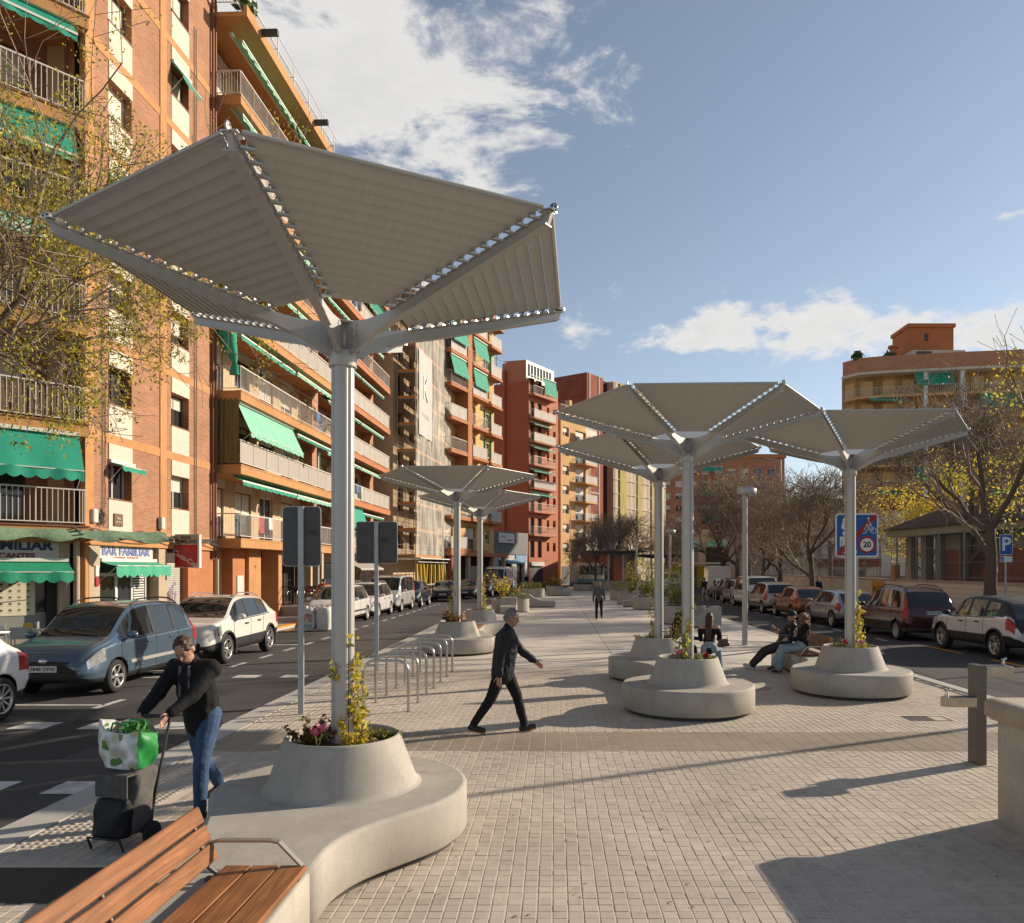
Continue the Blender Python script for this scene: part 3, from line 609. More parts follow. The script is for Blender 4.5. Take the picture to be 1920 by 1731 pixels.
def leaf_cloud(g, c, r, n, size, rs, m=0, flat=.7):
    for _ in range(n):
        d = Vector((rs.gauss(0,1), rs.gauss(0,1), rs.gauss(0,1))).normalized()*(rs.random()**.45); p = Vector(c)+Vector((d.x*r, d.y*r, d.z*r*flat))
        a = Vector((rs.gauss(0,1), rs.gauss(0,1), rs.gauss(0,1))).normalized(); b = a.cross(Vector((rs.gauss(0,1), rs.gauss(0,1), rs.gauss(0,1)))).normalized(); s = size*rs.uniform(.6,1.3)
        g.add([tuple(p-a*s), tuple(p+b*s*.45), tuple(p+a*s), tuple(p-b*s*.45)], [(0,1,2,3)], m)
def pot_plant(fr, x, y, z, r=.22, seed=0, hang=False):
    rs = random.Random(seed); g = G(); 
    if not hang: g.lathe([(.0001,z),(.08,z),(.11,z+.2),(.12,z+.2)], 10, (x,y,0), 1)
    leaf_cloud(g, (x,y,z+(.3 if not hang else -.1)), r, 70, .06, rs); fr.obj(g, 'pot_plant', [m_leaf_b, m_pot], fix=False)
# ---------------- left side buildings
FLOORS = [3.41+2.86*i for i in range(8)]          # slab tops
ORG = Vector((-13.72,10,0)); ANG = math.atan2(1,.03)
b1 = top('apartment_building', 'orange brick corner apartment block with cream window panels above the green bar awnings', 'building', ORG, ANG, 'apartment blocks along the left side')
F = Fr(b1)
def building_one():
    xA, xB = 12.12, 19.67           # corner pilaster, start of balcony bay
    cols = ((12.94,14.15),(16.49,17.69)); TOPZ = FLOORS[7]
    ops = []; cream = G(); frame = []
    for fi in range(7):
        z = FLOORS[fi]
        for a, b in cols: ops.append((a,b,z+.92,z+2.05))
    # brick field, with spandrel and shutter box panels set 2 cm proud
    g = G(); opening_wall(g, xA, xB, FLOORS[0]-.2, TOPZ+.3, ops, .30, 0); g.quad((xB,0,3),(xB,.9,3),(xB,.9,TOPZ+.3),(xB,0,TOPZ+.3)); F.obj(g, 'wall', [m_brick1], fix=False)
    for fi in range(7):
        z = FLOORS[fi]
        for ci, (a, b) in enumerate(cols):
            g = G(); g.box(a,-.02,z-.01 if fi else 2.98,b,.05,z+.90); F.obj(g, 'spandrel_panel', m_cream)
            g = G(); g.box(a,-.03,z+2.06,b,.14,z+2.575); F.obj(g, 'shutter_box', m_cream)
            g = G(); g.box(a-.02,-.04,z+.90,b+.02,.28,z+.93); F.obj(g, 'sill', m_pipe)
            sh = [[.0,.45],[.0,.4],[.35,.62],[.1,.0],[1.,.98],[.98,1.],[.9,.6]][fi][ci]
            window(F, a,b,z+.93,z+2.05,.29, sh, m_frame_w if fi in (0,4) else m_frame_b)
            if (fi,ci) in ((0,0),(6,0),(5,1),(3,0)): awning(F, a+.0,b+.05,.0,z+2.02,.42,.12 if fi == 0 else .5, m_green, .16, seed=fi)
        g = G(); g.box(xA-.01,-.016,z-.28,xB+.005,.06,z); F.obj(g, 'floor_band', m_orange)
    g = G(); g.box(xA-.32,-.05,.0,xA+.06,.12,TOPZ+.3); F.obj(g, 'pilaster', m_orange)
    g = G(); g.box(15.76,-.03,.0,16.16,.12,TOPZ+.3); F.obj(g, 'pilaster', m_orange)
    # cables and boxes
    rs = random.Random(5)
    for x, z0, z1 in ((12.6,3.6,15),(18.2,3.3,22),(18.05,3.3,22),(12.75,4,8)):
        g = G(); pts = [(x+rs.uniform(-.02,.02),-.03,z0+(z1-z0)*i/14) for i in range(15)]; g.tube(pts,.012,5); F.obj(g, 'cable', m_grille)
    for x in (12.02,15.62): g = G(); g.cbox(x,-.16,3.55,x+.22,-.02,3.95,.02); F.obj(g, 'junction_box', m_ac)
    for k in range(5):
        g = G(); pts = [(11.2+i*.55,-.10-.05*k+rs.uniform(-.03,.03),3.33-.05*k+.06*math.sin(i*1.3+k)+rs.uniform(-.03,.03)) for i in range(16)]; g.tube(pts,.018+.006*(k%2),5); F.obj(g, 'cable', m_grille)
    g = G()
    for i in range(60):
        a, r = rs.uniform(0,6.28), rs.uniform(.05,.22); g.tube([(12.5+rs.uniform(-.1,.1),-.08,3.75+rs.uniform(-.3,.3)),(12.5+r*math.cos(a),-.12,3.75+r*1.3*math.sin(a))],.008,4)
    F.obj(g, 'cable', m_grille)
    g = G(); g.cbox(13.15,-.06,3.52,13.6,-.025,3.9,.01); pl = F.obj(g, 'house_plaque', M('plaque_brown', (.16,.075,.04), .6)); text('Plaça', .1, m_frame_w, pl, (13.37,-.065,3.76)); text('dels Infants', .07, m_frame_w, pl, (13.37,-.065,3.65))
    # drain pipes
    for x in (19.35,19.55):
        g = G(); g.tube([(x,-.09,2.6),(x,-.09,TOPZ+1)],.05,8); F.obj(g, 'drain_pipe', m_pipe)
    g = G(); g.tube([(19.62,-.12,.1),(19.62,-.12,2.6)],.07,10); F.obj(g, 'drain_pipe', m_steel)
    # balcony bay
    balcony_bay(F, xB, 31.4, 7, FLOORS, 1.0, m_orange, m_tan, m_brick2, 11, first=True)
    # roof over the bay and attic terrace
    g = G(); g.box(xB-.2,-1.35,TOPZ-.02,31.6,3,TOPZ+.16); g.box(xB-.2,-1.35,TOPZ+.16,31.6,-1.2,TOPZ+.42); F.obj(g, 'roof', m_orange)
    g = G(); g.box(xA-.35,-.06,TOPZ+.3,xB+.1,.5,TOPZ+.62); g.box(xA,.0,TOPZ+.62,xB,.1,TOPZ+3.2); F.obj(g, 'attic', m_tan)
    railing(F, xB-.1,31.2,-.9,.4,TOPZ+.6,TOPZ+1.5,.12)
    g = G()
    for i in range(5): x = 23+i*1.9; g.tube([(x,-1.15,TOPZ+.3),(x,-1.15,TOPZ+1.7)],.022,5); g.tube([(x,-1.15,TOPZ+1.1),(x,-.2,TOPZ+1.1)],.016,5)
    g.tube([(22.6,-1.15,TOPZ+1.7),(31,-1.15,TOPZ+1.7)],.022,5); F.obj(g, 'terrace_frame', m_frame_w)
    for x in (20.8,27.0): g = G(); g.box(x,-2.0,TOPZ+.2,x+.18,-1.2,TOPZ+.42); F.obj(g, 'gutter_spout', m_grille)
    g = G(); leaf_cloud(g,(20.2,-1.0,TOPZ+.9),.45,60,.22,random.Random(4)); F.obj(g, 'terrace_plant', m_leaf_b, fix=False)
    # body behind, so that the block is a closed volume
    g = G(); g.box(xA+.1,.75,3.0,31.4,11,TOPZ+.1); F.obj(g, 'core', m_tan)
def balcony_bay(F, x0, x1, nf, FL, proj, mslab, mwall, mside, seed, first=False, dn=.6, dark=False):
    rs = random.Random(seed); L = x1-x0; xm = x0+L*.52
    # back wall with door openings
    for fi in range(nf):
        z = FL[fi]; zt = FL[fi+1]-.3 if fi+1 < len(FL) else z+2.56; ops = []
        n = max(3, int(L/2.6))
        for i in range(n): a = x0+.55+(L-1.6)*i/n; ops.append((a, a+1.35+.3*rs.random(), z+.02 if rs.random() < .7 else z+.9, z+2.15))
        g = G(); opening_wall(g, x0, x1-.9, z-.02, zt+.02, ops, .14, 0, y=dn); g.quad((x1-.9,dn,z),(x1-.9,-.02,z),(x1-.9,-.02,zt),(x1-.9,dn,zt),1); g.quad((x1-.9,-.02,z),(x1,-.02,z),(x1,-.02,zt),(x1-.9,-.02,zt),1); g.quad((x0,0,z),(x0,dn,z),(x0,dn,zt),(x0,0,zt),0)
        F.obj(g, 'bay_wall', [mwall, mside], fix=False)
        for a,b,c,e in ops:
            window(F, a,b,c,e-.02,dn+.12, rs.choice((.3,.45,.2,0,.9,.55)), rs.choice((m_frame_b,m_frame_w,m_frame_b)), 1, near=first)
            g = G(); g.box(a-.05,dn-.04,e-.02,b+.05,dn+.1,e+.36); F.obj(g, 'shutter_box', m_cream)
        xs0, xs1 = x0+.06, x1-.25
        g = G(); g.box(xs0,-proj,z-.36,xs1,dn+.3,z); g.box(xs0-.01,-proj-.02,z-.04,xs1+.01,-proj+.2,z+.012); F.obj(g, 'balcony_slab', [mslab])
        railing(F, xs0+.05, xs1-.05, -proj+.05, dn, z+.1, z+.96, .105, panel=(rs.random() < .5 if not first else fi in (1,3,5)))
        # awnings, left and right half
        k = (fi*2) % 7
        for h, (a, b) in enumerate(((xs0+.25, xm-.05), (xm+.1, xs1-.3))):
            mat = rs.choice((m_green, m_green_l, m_green_f, m_green_d)); q = rs.random()
            if first and fi == 1 and h == 0: awning(F, a,b,-.75,zt-.12,.55,1.15,m_green_l,.2,seed=fi,arms=True)
            elif first and fi == 2 and h == 0: awning(F, a,b,-.3,zt-.05,.6,.28,m_green,.2,True,seed=fi,arms=False)
            elif q < .2 and not first: awning(F, a,b,-proj+.3,zt-.1,.4,1.2,mat,.2,seed=fi+h)
            else: awning(F, a,b,-.45,zt-.05,.5,.26,mat if not first or rs.random() < .5 else m_green_l,.18,True,seed=fi*3+h,arms=False)
        if first and fi == 1:     # long side curtain
            g = G(); vs = []; fs = []; n = 24
            for i in range(n+1): y = -proj+.08+(proj-.06)*i/n; vs += [(x0+.05+.05*math.sin(i*1.3),y,z+.06),(x0+.05+.03*math.sin(i*1.3+.6),y,zt)]
            g.add(vs, [(2*i,2*i+2,2*i+3,2*i+1) for i in range(n)], 0, True); F.obj(g, 'side_curtain', m_curt, fix=False)
        if first and fi == 2:     # knotted curtain
            g = G(); g.loft([[(x0+.08+r*math.cos(t),-proj+.25+yy+r*1.6*math.sin(t),zz) for t in np.linspace(0,2*PI,10,endpoint=False)] for zz,r,yy in ((zt,.26,.35),(zt-.7,.2,.25),(zt-1.25,.12,.08),(zt-1.5,.05,0),(zt-1.62,.09,.0),(zt-1.95,.12,.02))]); F.obj(g, 'knotted_curtain', m_green)
        # clutter on the balconies
        for i in range(rs.randint(1,3)):
            x = rs.uniform(x0+1,x1-2); c = rs.random()
            if c < .35: ac_unit(F, x, dn-.35, z+rs.choice((.1,1.5)))
            elif c < .6: g = G(); g.cbox(x,dn-.55,z,x+.9,dn-.02,z+1.55,.02); F.obj(g, 'cupboard', m_ac)
            else: pot_plant(F, x, -proj+.25, z+.75, .28, fi*7+i)
        if rs.random() < (.7 if first else .45):
            xl = rs.uniform(x0+1.5,x1-3.5); lc = [M('laundry_%d'%q,c_,.9,var=.15,vs=6) for q,c_ in enumerate(((.55,.53,.5),(.10,.16,.30),(.36,.10,.09),(.45,.40,.30),(.06,.06,.07)))]
            for q in range(rs.randint(3,5)):
                w_, h_ = rs.uniform(.3,.55), rs.uniform(.35,.75); gl = G(); n_ = 6; vs_ = []
                for i_ in range(n_+1): xx_ = xl+w_*i_/n_; vs_ += [(xx_,-proj-.02+.015*math.sin(i_*2),z+.93),(xx_,-proj-.03+.035*math.sin(i_*1.7+q),z+.93-h_)]
                gl.add(vs_,[(2*i_,2*i_+2,2*i_+3,2*i_+1) for i_ in range(n_)],0,True); F.obj(gl,'laundry',rs.choice(lc),fix=False); xl += w_+.05
        if first: pot_plant(F, x0+6.5+fi*.5, -proj+.12, z+.8, .3, fi+50); 
    g = G(); g.box(x0,dn+.28,3.0,x1,dn+.6,FL[nf-1]+2.86); F.obj(g, 'bay_back', m_dark)
building_one()
# chamfered corner of the block (loggias facing the crossing)
CH_ANG = math.atan2(.75,.66)
def chamfer():
    loc = Vector((11.86,.02,0)); fr = Fr(b1, loc, CH_ANG-ANG)
    for fi in range(7):
        z = FLOORS[fi]; zt = FLOORS[fi+1]-.32; dn = 1.25
        g = G(); opening_wall(g,-6,-.25,z,zt,[(-5.2,-3.6,z,z+2.1),(-2.7,-1.1,z+.02,z+2.1)],.15,0,y=dn); g.quad((-.25,dn,z),(-.25,0,z),(-.25,0,zt),(-.25,dn,zt),0); g.quad((-6,0,zt),(-.25,0,zt),(-.25,dn,zt),(-6,dn,zt),1); fr.obj(g,'loggia_wall',[m_brick1,m_orange],fix=False)
        window(fr,-5.2,-3.6,z+.02,z+2.1,dn+.12,.3,m_frame_b); window(fr,-2.7,-1.1,z+.02,z+2.1,dn+.12,(.0,.5,.2)[fi%3],m_frame_b)
        g = G(); g.box(-6,-.42,zt-.03 if fi < 6 else zt,-.02,dn+.3,FLOORS[fi+1]); fr.obj(g,'balcony_slab',m_orange)
        if fi == 0: g = G(); g.box(-6,-.42,z-.4,-.02,dn,z); fr.obj(g,'balcony_slab',m_orange)
        g = G(); g.box(-6.02,-.46,z-.02,-.0,-.30,z+.02); fr.obj(g,'slab_edge',m_pipe)
        railing(fr,-6,-.1,-.36,.0,z+.10,z+1.02,.13,left=False,th=.017)
        if fi == 1: 
            g = G(); rs = random.Random(2); vs = []; n = 40       # cloth screen inside the railing
            for i in range(n+1): x = -5.9+5.6*i/n; vs += [(x,-.30+.02*math.sin(i*2.2),z+.12),(x,-.30+.015*math.sin(i*2.2+1),z+.95)]
            g.add(vs,[(2*i,2*i+2,2*i+3,2*i+1) for i in range(n)],0,True); fr.obj(g,'rail_screen',M('screen_brown',(.13,.085,.05),.9,var=.3,vs=6),fix=False)
        if fi == 0: awning(fr,-6,-.25,-.38,zt-.02,.45,1.02,m_green,.30,seed=3,arms=True)
        elif fi in (2,4,3): awning(fr,-6,-.35,-.3,zt-.02,.3,.4 if fi != 3 else .9,m_green if fi != 2 else m_green_l,.2,True,seed=fi,arms=False)
        if fi == 5: ac_unit(fr,-2.6,.2,z+1.55,1.0,.62,.36); g = G(); [g.tube([(-1.15+.2*math.cos(a+k),.3,z+1.75+.22*math.sin(a+k)) for a in np.linspace(0,6,14)],.012,5) for k in (0,.4)]; fr.obj(g,'hose',m_shut)
        if fi in (5,6): g = G(); g.box(-6,-.3,zt-.18,-.6,-.16,zt-.04); fr.obj(g,'rolled_awning',m_green_l)
        if fi == 0: pot_plant(fr,-2.0,-.3,z+1.45,.12,9)
    # ground floor shop front on the chamfer
    g = G(); g.box(-6,-.08,2.95,.12,.2,3.02); g.box(-6,-.12,3.02,.12,.1,3.06); fr.obj(g,'cornice',m_orange)
    sgn = G(); sgn.box(-6,.02,2.42,-.62,.12,3.05); so_ = fr.obj(sgn,'shop_sign',M('sign_board_white',(.55,.53,.48),.5,var=.06,vs=6))
    mb, mr_ = M('sign_blue',(.03,.035,.12),.5), M('sign_maroon',(.14,.02,.015),.5)
    text('BAR FAMILIAR', .36, mb, so_, (-.78,-.0,2.87-.02), align='RIGHT', bold=.012, sx=1.12, name='lettering'); text('BEBIDAS REFRESCANTES', .20, mr_, so_, (-1.2,-.0,2.57), align='RIGHT', bold=.006, sx=1.12)
    awning(fr,-6,-.42,-.0,2.44,.55,.30,M('awning_green_striped',(.014,.24,.13),.75,var=.25,vs=9,stretch=(6,.3,.3)),.3,seed=8,arms=True,name='shop_awning')
    g = G(); g.box(-6,.28,2.02,-.72,.4,2.12); g.box(-6,.28,.12,-.72,.4,.30); g.box(-.86,.26,.12,-.72,.42,2.4); g.box(-3.6,.28,.3,-3.52,.4,2.02); fw = fr.obj(g,'window_frame',M('alu_frame_tan',(.36,.32,.26),.5,.3))
    g = G(); g.box(-6,.33,1.02,-.86,.36,2.42); link('pane', g.mesh('pane',[m_glass],True), fw)
    g = G(); g.box(-6,.32,.3,-.86,.35,1.02); link('frosted_pane', g.mesh('frosted_pane',[M('frosted_film',(.24,.25,.22),.45,var=.05,vs=3)],True), fw)
    g = G(); g.box(-2.62,.300,.95,-1.12,.318,1.92); po = fr.obj(g,'menu_poster',M('poster_paper',(.62,.58,.42),.6)); rs = random.Random(12); fm = [M('food_a',(.34,.13,.04),.7),M('food_b',(.12,.055,.03),.7),M('food_c',(.22,.17,.06),.7)]
    for m_ in range(3):
        g = G()
        for r in range(5):
            for c in range(7):
                if (c < 3, 3 <= c < 5, c >= 5)[m_]:
                    x = -2.52+c*.205; z = 1.80-r*.175; k = 8; w, h_, t = (.062,.018,.5) if c < 3 else (.04,.032,0)
                    g.add([(x+w*math.cos(a)*math.cos(t)-h_*math.sin(a)*math.sin(t),.2975,z+w*math.cos(a)*math.sin(t)+h_*math.sin(a)*math.cos(t)) for a in np.linspace(0,2*PI,k,endpoint=False)],[tuple(range(k))]); g.box(x-.05,.298,z-.058,x+.03,.2995,z-.05)
        link('printed_dish', g.mesh('printed_dish',[fm[m_]]), po)
    g = G(); g.box(-6,.9,.0,-.5,1.0,3.2); g.box(-.86,.2,.1,-.62,.6,2.42); fr.obj(g,'shop_back',m_dark)
    g = G(); g.box(-.62,.0,.05,-.36,.35,3.0); fr.obj(g,'pier',M('pier_tan',(.40,.31,.21),.8,var=.1,vs=6)); g = G(); g.tube([(-.22,-.08,.05),(-.22,-.08,3.0)],.085,10); fr.obj(g,'drain_pipe',MATS['pier_tan'])
    # torn shade netting over the fascia
    g = G(); vs = []; n = 46
    for i in range(n+1):
        x = -6+i*.175; s = abs(math.sin(i*.42)); vs += [(x,-.42,3.33-.03*s),(x,-.62-.05*math.sin(i*.7),3.16-.10*s),(x,-.60,3.02-.06*math.sin(i*.9))]
    g.add(vs,[(3*i+j,3*i+3+j,3*i+4+j,3*i+1+j) for i in range(n) for j in range(2)],0,True); fr.obj(g,'shade_netting',M('netting_green',(.16,.24,.15),.95,var=.3,vs=12),fix=False)
    g = G(); g.box(-6.2,1.6,3,-.1,6,FLOORS[7]); fr.obj(g,'core',m_dark)
chamfer()
def shops():
    # ground floor fronts of the brick section (local x = distance along the street from y=10)
    mt = MATS['pier_tan']
    g = G(); g.box(11.95,-.06,.05,12.45,.3,2.95); F.obj(g,'pier',mt); g = G(); g.box(15.62,-.05,.05,16.12,.3,3.0); F.obj(g,'pier',mt)
    g = G(); g.box(15.62,-.06,.05,16.12,.0,.95); F.obj(g,'pier_base',m_brick2)
    g = G(); g.box(11.9,-.12,2.92,19.7,.2,3.13); F.obj(g,'lintel',m_orange)
    g = G(); g.box(12.5,.06,2.45,15.45,.14,2.92); so_ = F.obj(g,'shop_sign',MATS['sign_board_white']); text('BAR FAMILIAR',.33,M('sign_blue_faded',(.17,.21,.42),.6),so_,(13.98,.045,2.74),bold=.01,sx=1.22); text('TAPAS  MENUS',.15,M('sign_red_faded',(.36,.10,.08),.6),so_,(13.98,.045,2.53),bold=.004,sx=1.25)
    awning(F,12.55,15.5,.04,2.46,.55,.14,M('awning_green_bar',(.05,.33,.20),.75,var=.1,vs=6),.36,seed=21,name='shop_awning')
    g = G()
    for a,b in ((12.5,12.6),(13.75,13.87),(14.6,14.68),(15.4,15.47)): g.box(a,.28,.1,b,.38,2.05)
    g.box(12.5,.28,2.0,15.47,.38,2.1); g.box(12.5,.28,.1,15.47,.38,.22); wf = F.obj(g,'window_frame',m_frame_w)
    g = G(); g.box(12.6,.33,.85,14.6,.35,2.4); link('pane',g.mesh('pane',[m_glass],True),wf); g = G(); g.box(12.6,.32,.22,14.6,.345,.85); link('frosted_pane',g.mesh('f',[MATS['frosted_film']],True),wf)
    g = G(); g.box(14.68,.32,.1,15.4,.36,2.0,0); 
    for i in range(22): g.box(14.74,.285,.2+i*.082,15.34,.32,.2+i*.082+.045,1)
    F.obj(g,'louvre_door',[m_grille,m_frame_w])
    g = G(); g.box(12.4,.9,.05,15.6,1.0,3.0); F.obj(g,'shop_back',m_dark); g = G(); g.cbox(12.2,-.10,2.0,12.36,-.06,2.32,.008); a_ = F.obj(g,'alarm_box',m_frame_w); g = G(); g.cbox(12.2,-.105,1.72,12.36,-.06,1.98,.006); F.obj(g,'alarm_box',M('alarm_red',(.35,.02,.02),.5))
    # roller shutter with graffiti
    g = G(); 
    for i in range(30): g.box(16.2,.22,.1+i*.078,17.55,.26,.1+i*.078+.066)
    sh = F.obj(g,'roller_shutter',M('shutter_grey',(.42,.39,.34),.6,.1,var=.1,vs=4))
    cols = [(.30,.32,.34),(.42,.16,.09),(.34,.26,.36),(.10,.10,.11)]
    for k,c in enumerate(cols):
        g = G(); rs = random.Random(k)
        for q in range(3):
            cx, cz = 16.45+rs.random()*.7, .5+rs.random()*1.1; r = .14+rs.random()*.16; a0 = rs.random()*6
            pts = [(cx+r*math.cos(a)*(.7+.2*math.sin(2*a)), .212-.002*k, cz+1.4*r*math.sin(a)) for a in np.linspace(a0,a0+4.8,18)]; g.tube(pts,.028,4)
        o = link('graffiti',g.mesh('graffiti',[M('spray_%d'%k,c,.7)]),sh)
        for v in o.data.vertices: v.co.y = .2135-.001*k+(v.co.y-.212)*.05
    g = G(); g.box(16.15,.2,2.44,17.6,.3,2.92); F.obj(g,'shutter_housing',m_dark); g = G(); g.box(16.1,.3,.05,17.6,.34,2.9); F.obj(g,'shop_back',m_dark)
    # plain orange wall and recessed street door
    g = G(); g.box(17.6,-.02,.05,19.7,.5,2.93); F.obj(g,'wall_panel',m_orange_d)
    zt = 3.1
    g = G(); g.box(19.75,.35,.05,20.1,.9,zt); g.box(21.0,.35,.05,22.6,1.3,zt); F.obj(g,'wall_panel',m_tan)
    g = G(); g.box(22.2,-.25,.05,23.4,.6,zt); g.box(24.6,-.55,.05,25.0,.2,zt); F.obj(g,'pillar',m_orange); g = G(); g.box(21.0,-.1,.05,22.2,.34,zt); F.obj(g,'pillar',m_orange_d)
    g = G(); g.cbox(21.35,-.14,1.15,21.95,-.1,1.95,.01); F.obj(g,'door_bell_panel',m_ac); text('93',.2,m_steel,F.p,(22.8,-.26,2.3),name='house_number')
    g = G(); g.box(20.1,.7,.05,21.0,.8,2.4); g.box(20.18,.66,.1,20.5,.7,2.3,1); g.box(20.6,.66,.1,20.92,.7,2.3,1); g.tube([(20.55,.62,.9),(20.55,.62,1.5)],.02,6,2); F.obj(g,'street_door',[m_grille,m_glass,m_steel])
    # second bar, recessed behind pillars
    g = G(); g.box(25.0,.2,2.45,31.2,.32,3.08); so_ = F.obj(g,'shop_sign',M('sign_black',(.02,.02,.022),.5)); text('BAR SALVADOR',.46,M('sign_letter_white',(.6,.58,.54),.5),so_,(27.1,.185,2.76),bold=.012,sx=1.1)
    g = G(); g.box(25,1.6,.05,31.4,1.7,3.1); F.obj(g,'shop_back',m_dark); g = G()
    for x in (25.05,26.6,28.2,29.8,31.2): g.box(x,1.2,.1,x+.1,1.3,2.45)
    wf = F.obj(g,'window_frame',m_frame_b); g = G(); g.box(25.1,1.24,.1,31.2,1.27,2.45); link('pane',g.mesh('pane',[m_glass],True),wf)
    g = G(); g.box(29.5,-.3,.05,29.75,0,3.08); g.box(31.2,-.3,.05,31.5,.6,3.08); F.obj(g,'pillar',m_tan)
    g = G(); g.box(19.7,.35,3.05,31.4,1.7,3.09); F.obj(g,'soffit',m_orange_d)
shops()
# blade sign
bs = top('blade_sign', 'projecting bar sign with a red soft drink panel below grey lettering', 'sign', ORG, ANG)
g = G(); g.box(16.50,-.98,2.26,16.66,-.12,3.42); g.box(16.52,-.12,2.9,16.64,.02,3.0); g.obj('sign_box', m_ac, bs)
g = G(); g.box(16.485,-.91,2.29,16.499,-.13,3.05); rp = g.obj('red_panel', M('drink_red',(.42,.012,.014),.35,var=.2,vs=4), bs)
g = G(); g.box(16.485,-.91,3.07,16.499,-.13,3.40); gp = g.obj('grey_panel', M('sign_grey',(.36,.32,.28),.5), bs)
rt = (R(90),0,R(-90)); mk_ = M('sign_black_ink',(.02,.02,.02),.5); mw_ = M('sign_white_ink',(.66,.6,.58),.5); mpk = M('sign_pink_ink',(.52,.13,.13),.5)
text('BAR',.17,mk_,gp,(16.482,-.52,3.305),rt,sx=1.1,bold=.003); text('FAMILIAR',.17,mk_,gp,(16.482,-.52,3.165),rt,sx=1.1,bold=.003)
text('Coca-Cola',.13,mpk,rp,(16.482,-.32,2.94),rt); text('Coca-Cola',.24,mw_,rp,(16.482,-.52,2.56),(R(90-0),R(32),R(-90)),bold=.004)
g = G()
for k,(r,w) in enumerate(((.30,.012),(.26,.006))):
    pts = [(16.482,-.52+r*math.cos(a)*.8+.0*k,2.58+r*math.sin(a)) for a in np.linspace(.3,5.2,24)]; g.tube(pts,w,4)
for k in range(3): g.tube([(16.482,-.88+k*.1,2.34),(16.482,-.35+k*.16,3.0)],.009,4)
g.obj('bottle_outline', mpk, bs, fix=False)
# ---------------- second block
b2 = top('apartment_building', 'terracotta apartment block with pale balcony railings seen right of the near pole', 'building', ORG+Vector((-1.0,.03,0)), ANG, 'apartment blocks along the left side')
F2 = Fr(b2); FL2 = [3.55+2.93*i for i in range(8)]
def building_two():
    x0, x1 = 31.6, 46.3
    g = G(); g.box(x0+.1,1.3,.1,x1,11,FL2[7]+.4); F2.obj(g,'core',m_orange_d)
    balcony_bay(F2, 33.0, x1, 7, FL2, 1.35, m_orange_d, m_tan, m_brick2, 31)
    # side strip with small balconies
    g = G(); g.box(x0,-.02,0,x0+.5,.9,FL2[7]+.4); F2.obj(g,'wall',m_brick2)
    for i in range(7):
        z = FL2[i]; g = G(); g.box(x0+.3,-.75,z-.4,x0+1.6,.9,z); F2.obj(g,'balcony_slab',m_orange_d); railing(F2,x0+.35,x0+1.5,-.7,.5,z+.08,z+1.0,.12)
        g = G(); g.box(x0+.45,.55,z,x0+1.4,.62,z+2.2); F2.obj(g,'door',m_frame_b)
        if i == 3: ac_unit(F2,x0+.5,-.3,z+1.7)
        if i == 2: g = G(); [g.box(x0+.4+.13*k,-.78,z+.15+.18*j,x0+.5+.13*k,-.76,z+.3+.18*j) for k in range(6) for j in range(5)]; F2.obj(g,'patterned_towel',M('towel_blue',(.06,.16,.5),.9))
        if i in (1,): g = G(); g.box(x0+.4,-.6,z+.9,x0+1.45,-.56,z+2.5); F2.obj(g,'balcony_curtain',M('curtain_dark_green',(.02,.09,.05),.9,var=.2,vs=5))
    g = G(); g.box(x0,-1.3,FL2[7]-.1,x1+.1,3,FL2[7]+.5); F2.obj(g,'roof',m_orange_d)
    # ground floor
    g = G(); g.box(x0,.2,.05,x1,.5,3.2); F2.obj(g,'shop_wall',m_tan)
    for a,b in ((32.4,33.6),(35,38),(38.6,41.5),(42.2,44.4),(44.6,46.1)): g = G(); g.box(a,.12,.1,b,.25,2.6); sw = F2.obj(g,'shop_window',m_grille); g = G(); g.box(a+.08,.1,.3,b-.08,.125,2.5); link('pane',g.mesh('pane',[m_glass],True),sw)
    awning(F2,38.2,44,.1,3.0,1.5,.75,M('awning_grey',(.34,.31,.28),.8),.12,seed=77,name='shop_awning')
    for x in (33.9,34.2): g = G(); g.tube([(x,-.05,.05),(x,-.05,3.2)],.06,8); F2.obj(g,'drain_pipe',m_frame_w)
building_two()
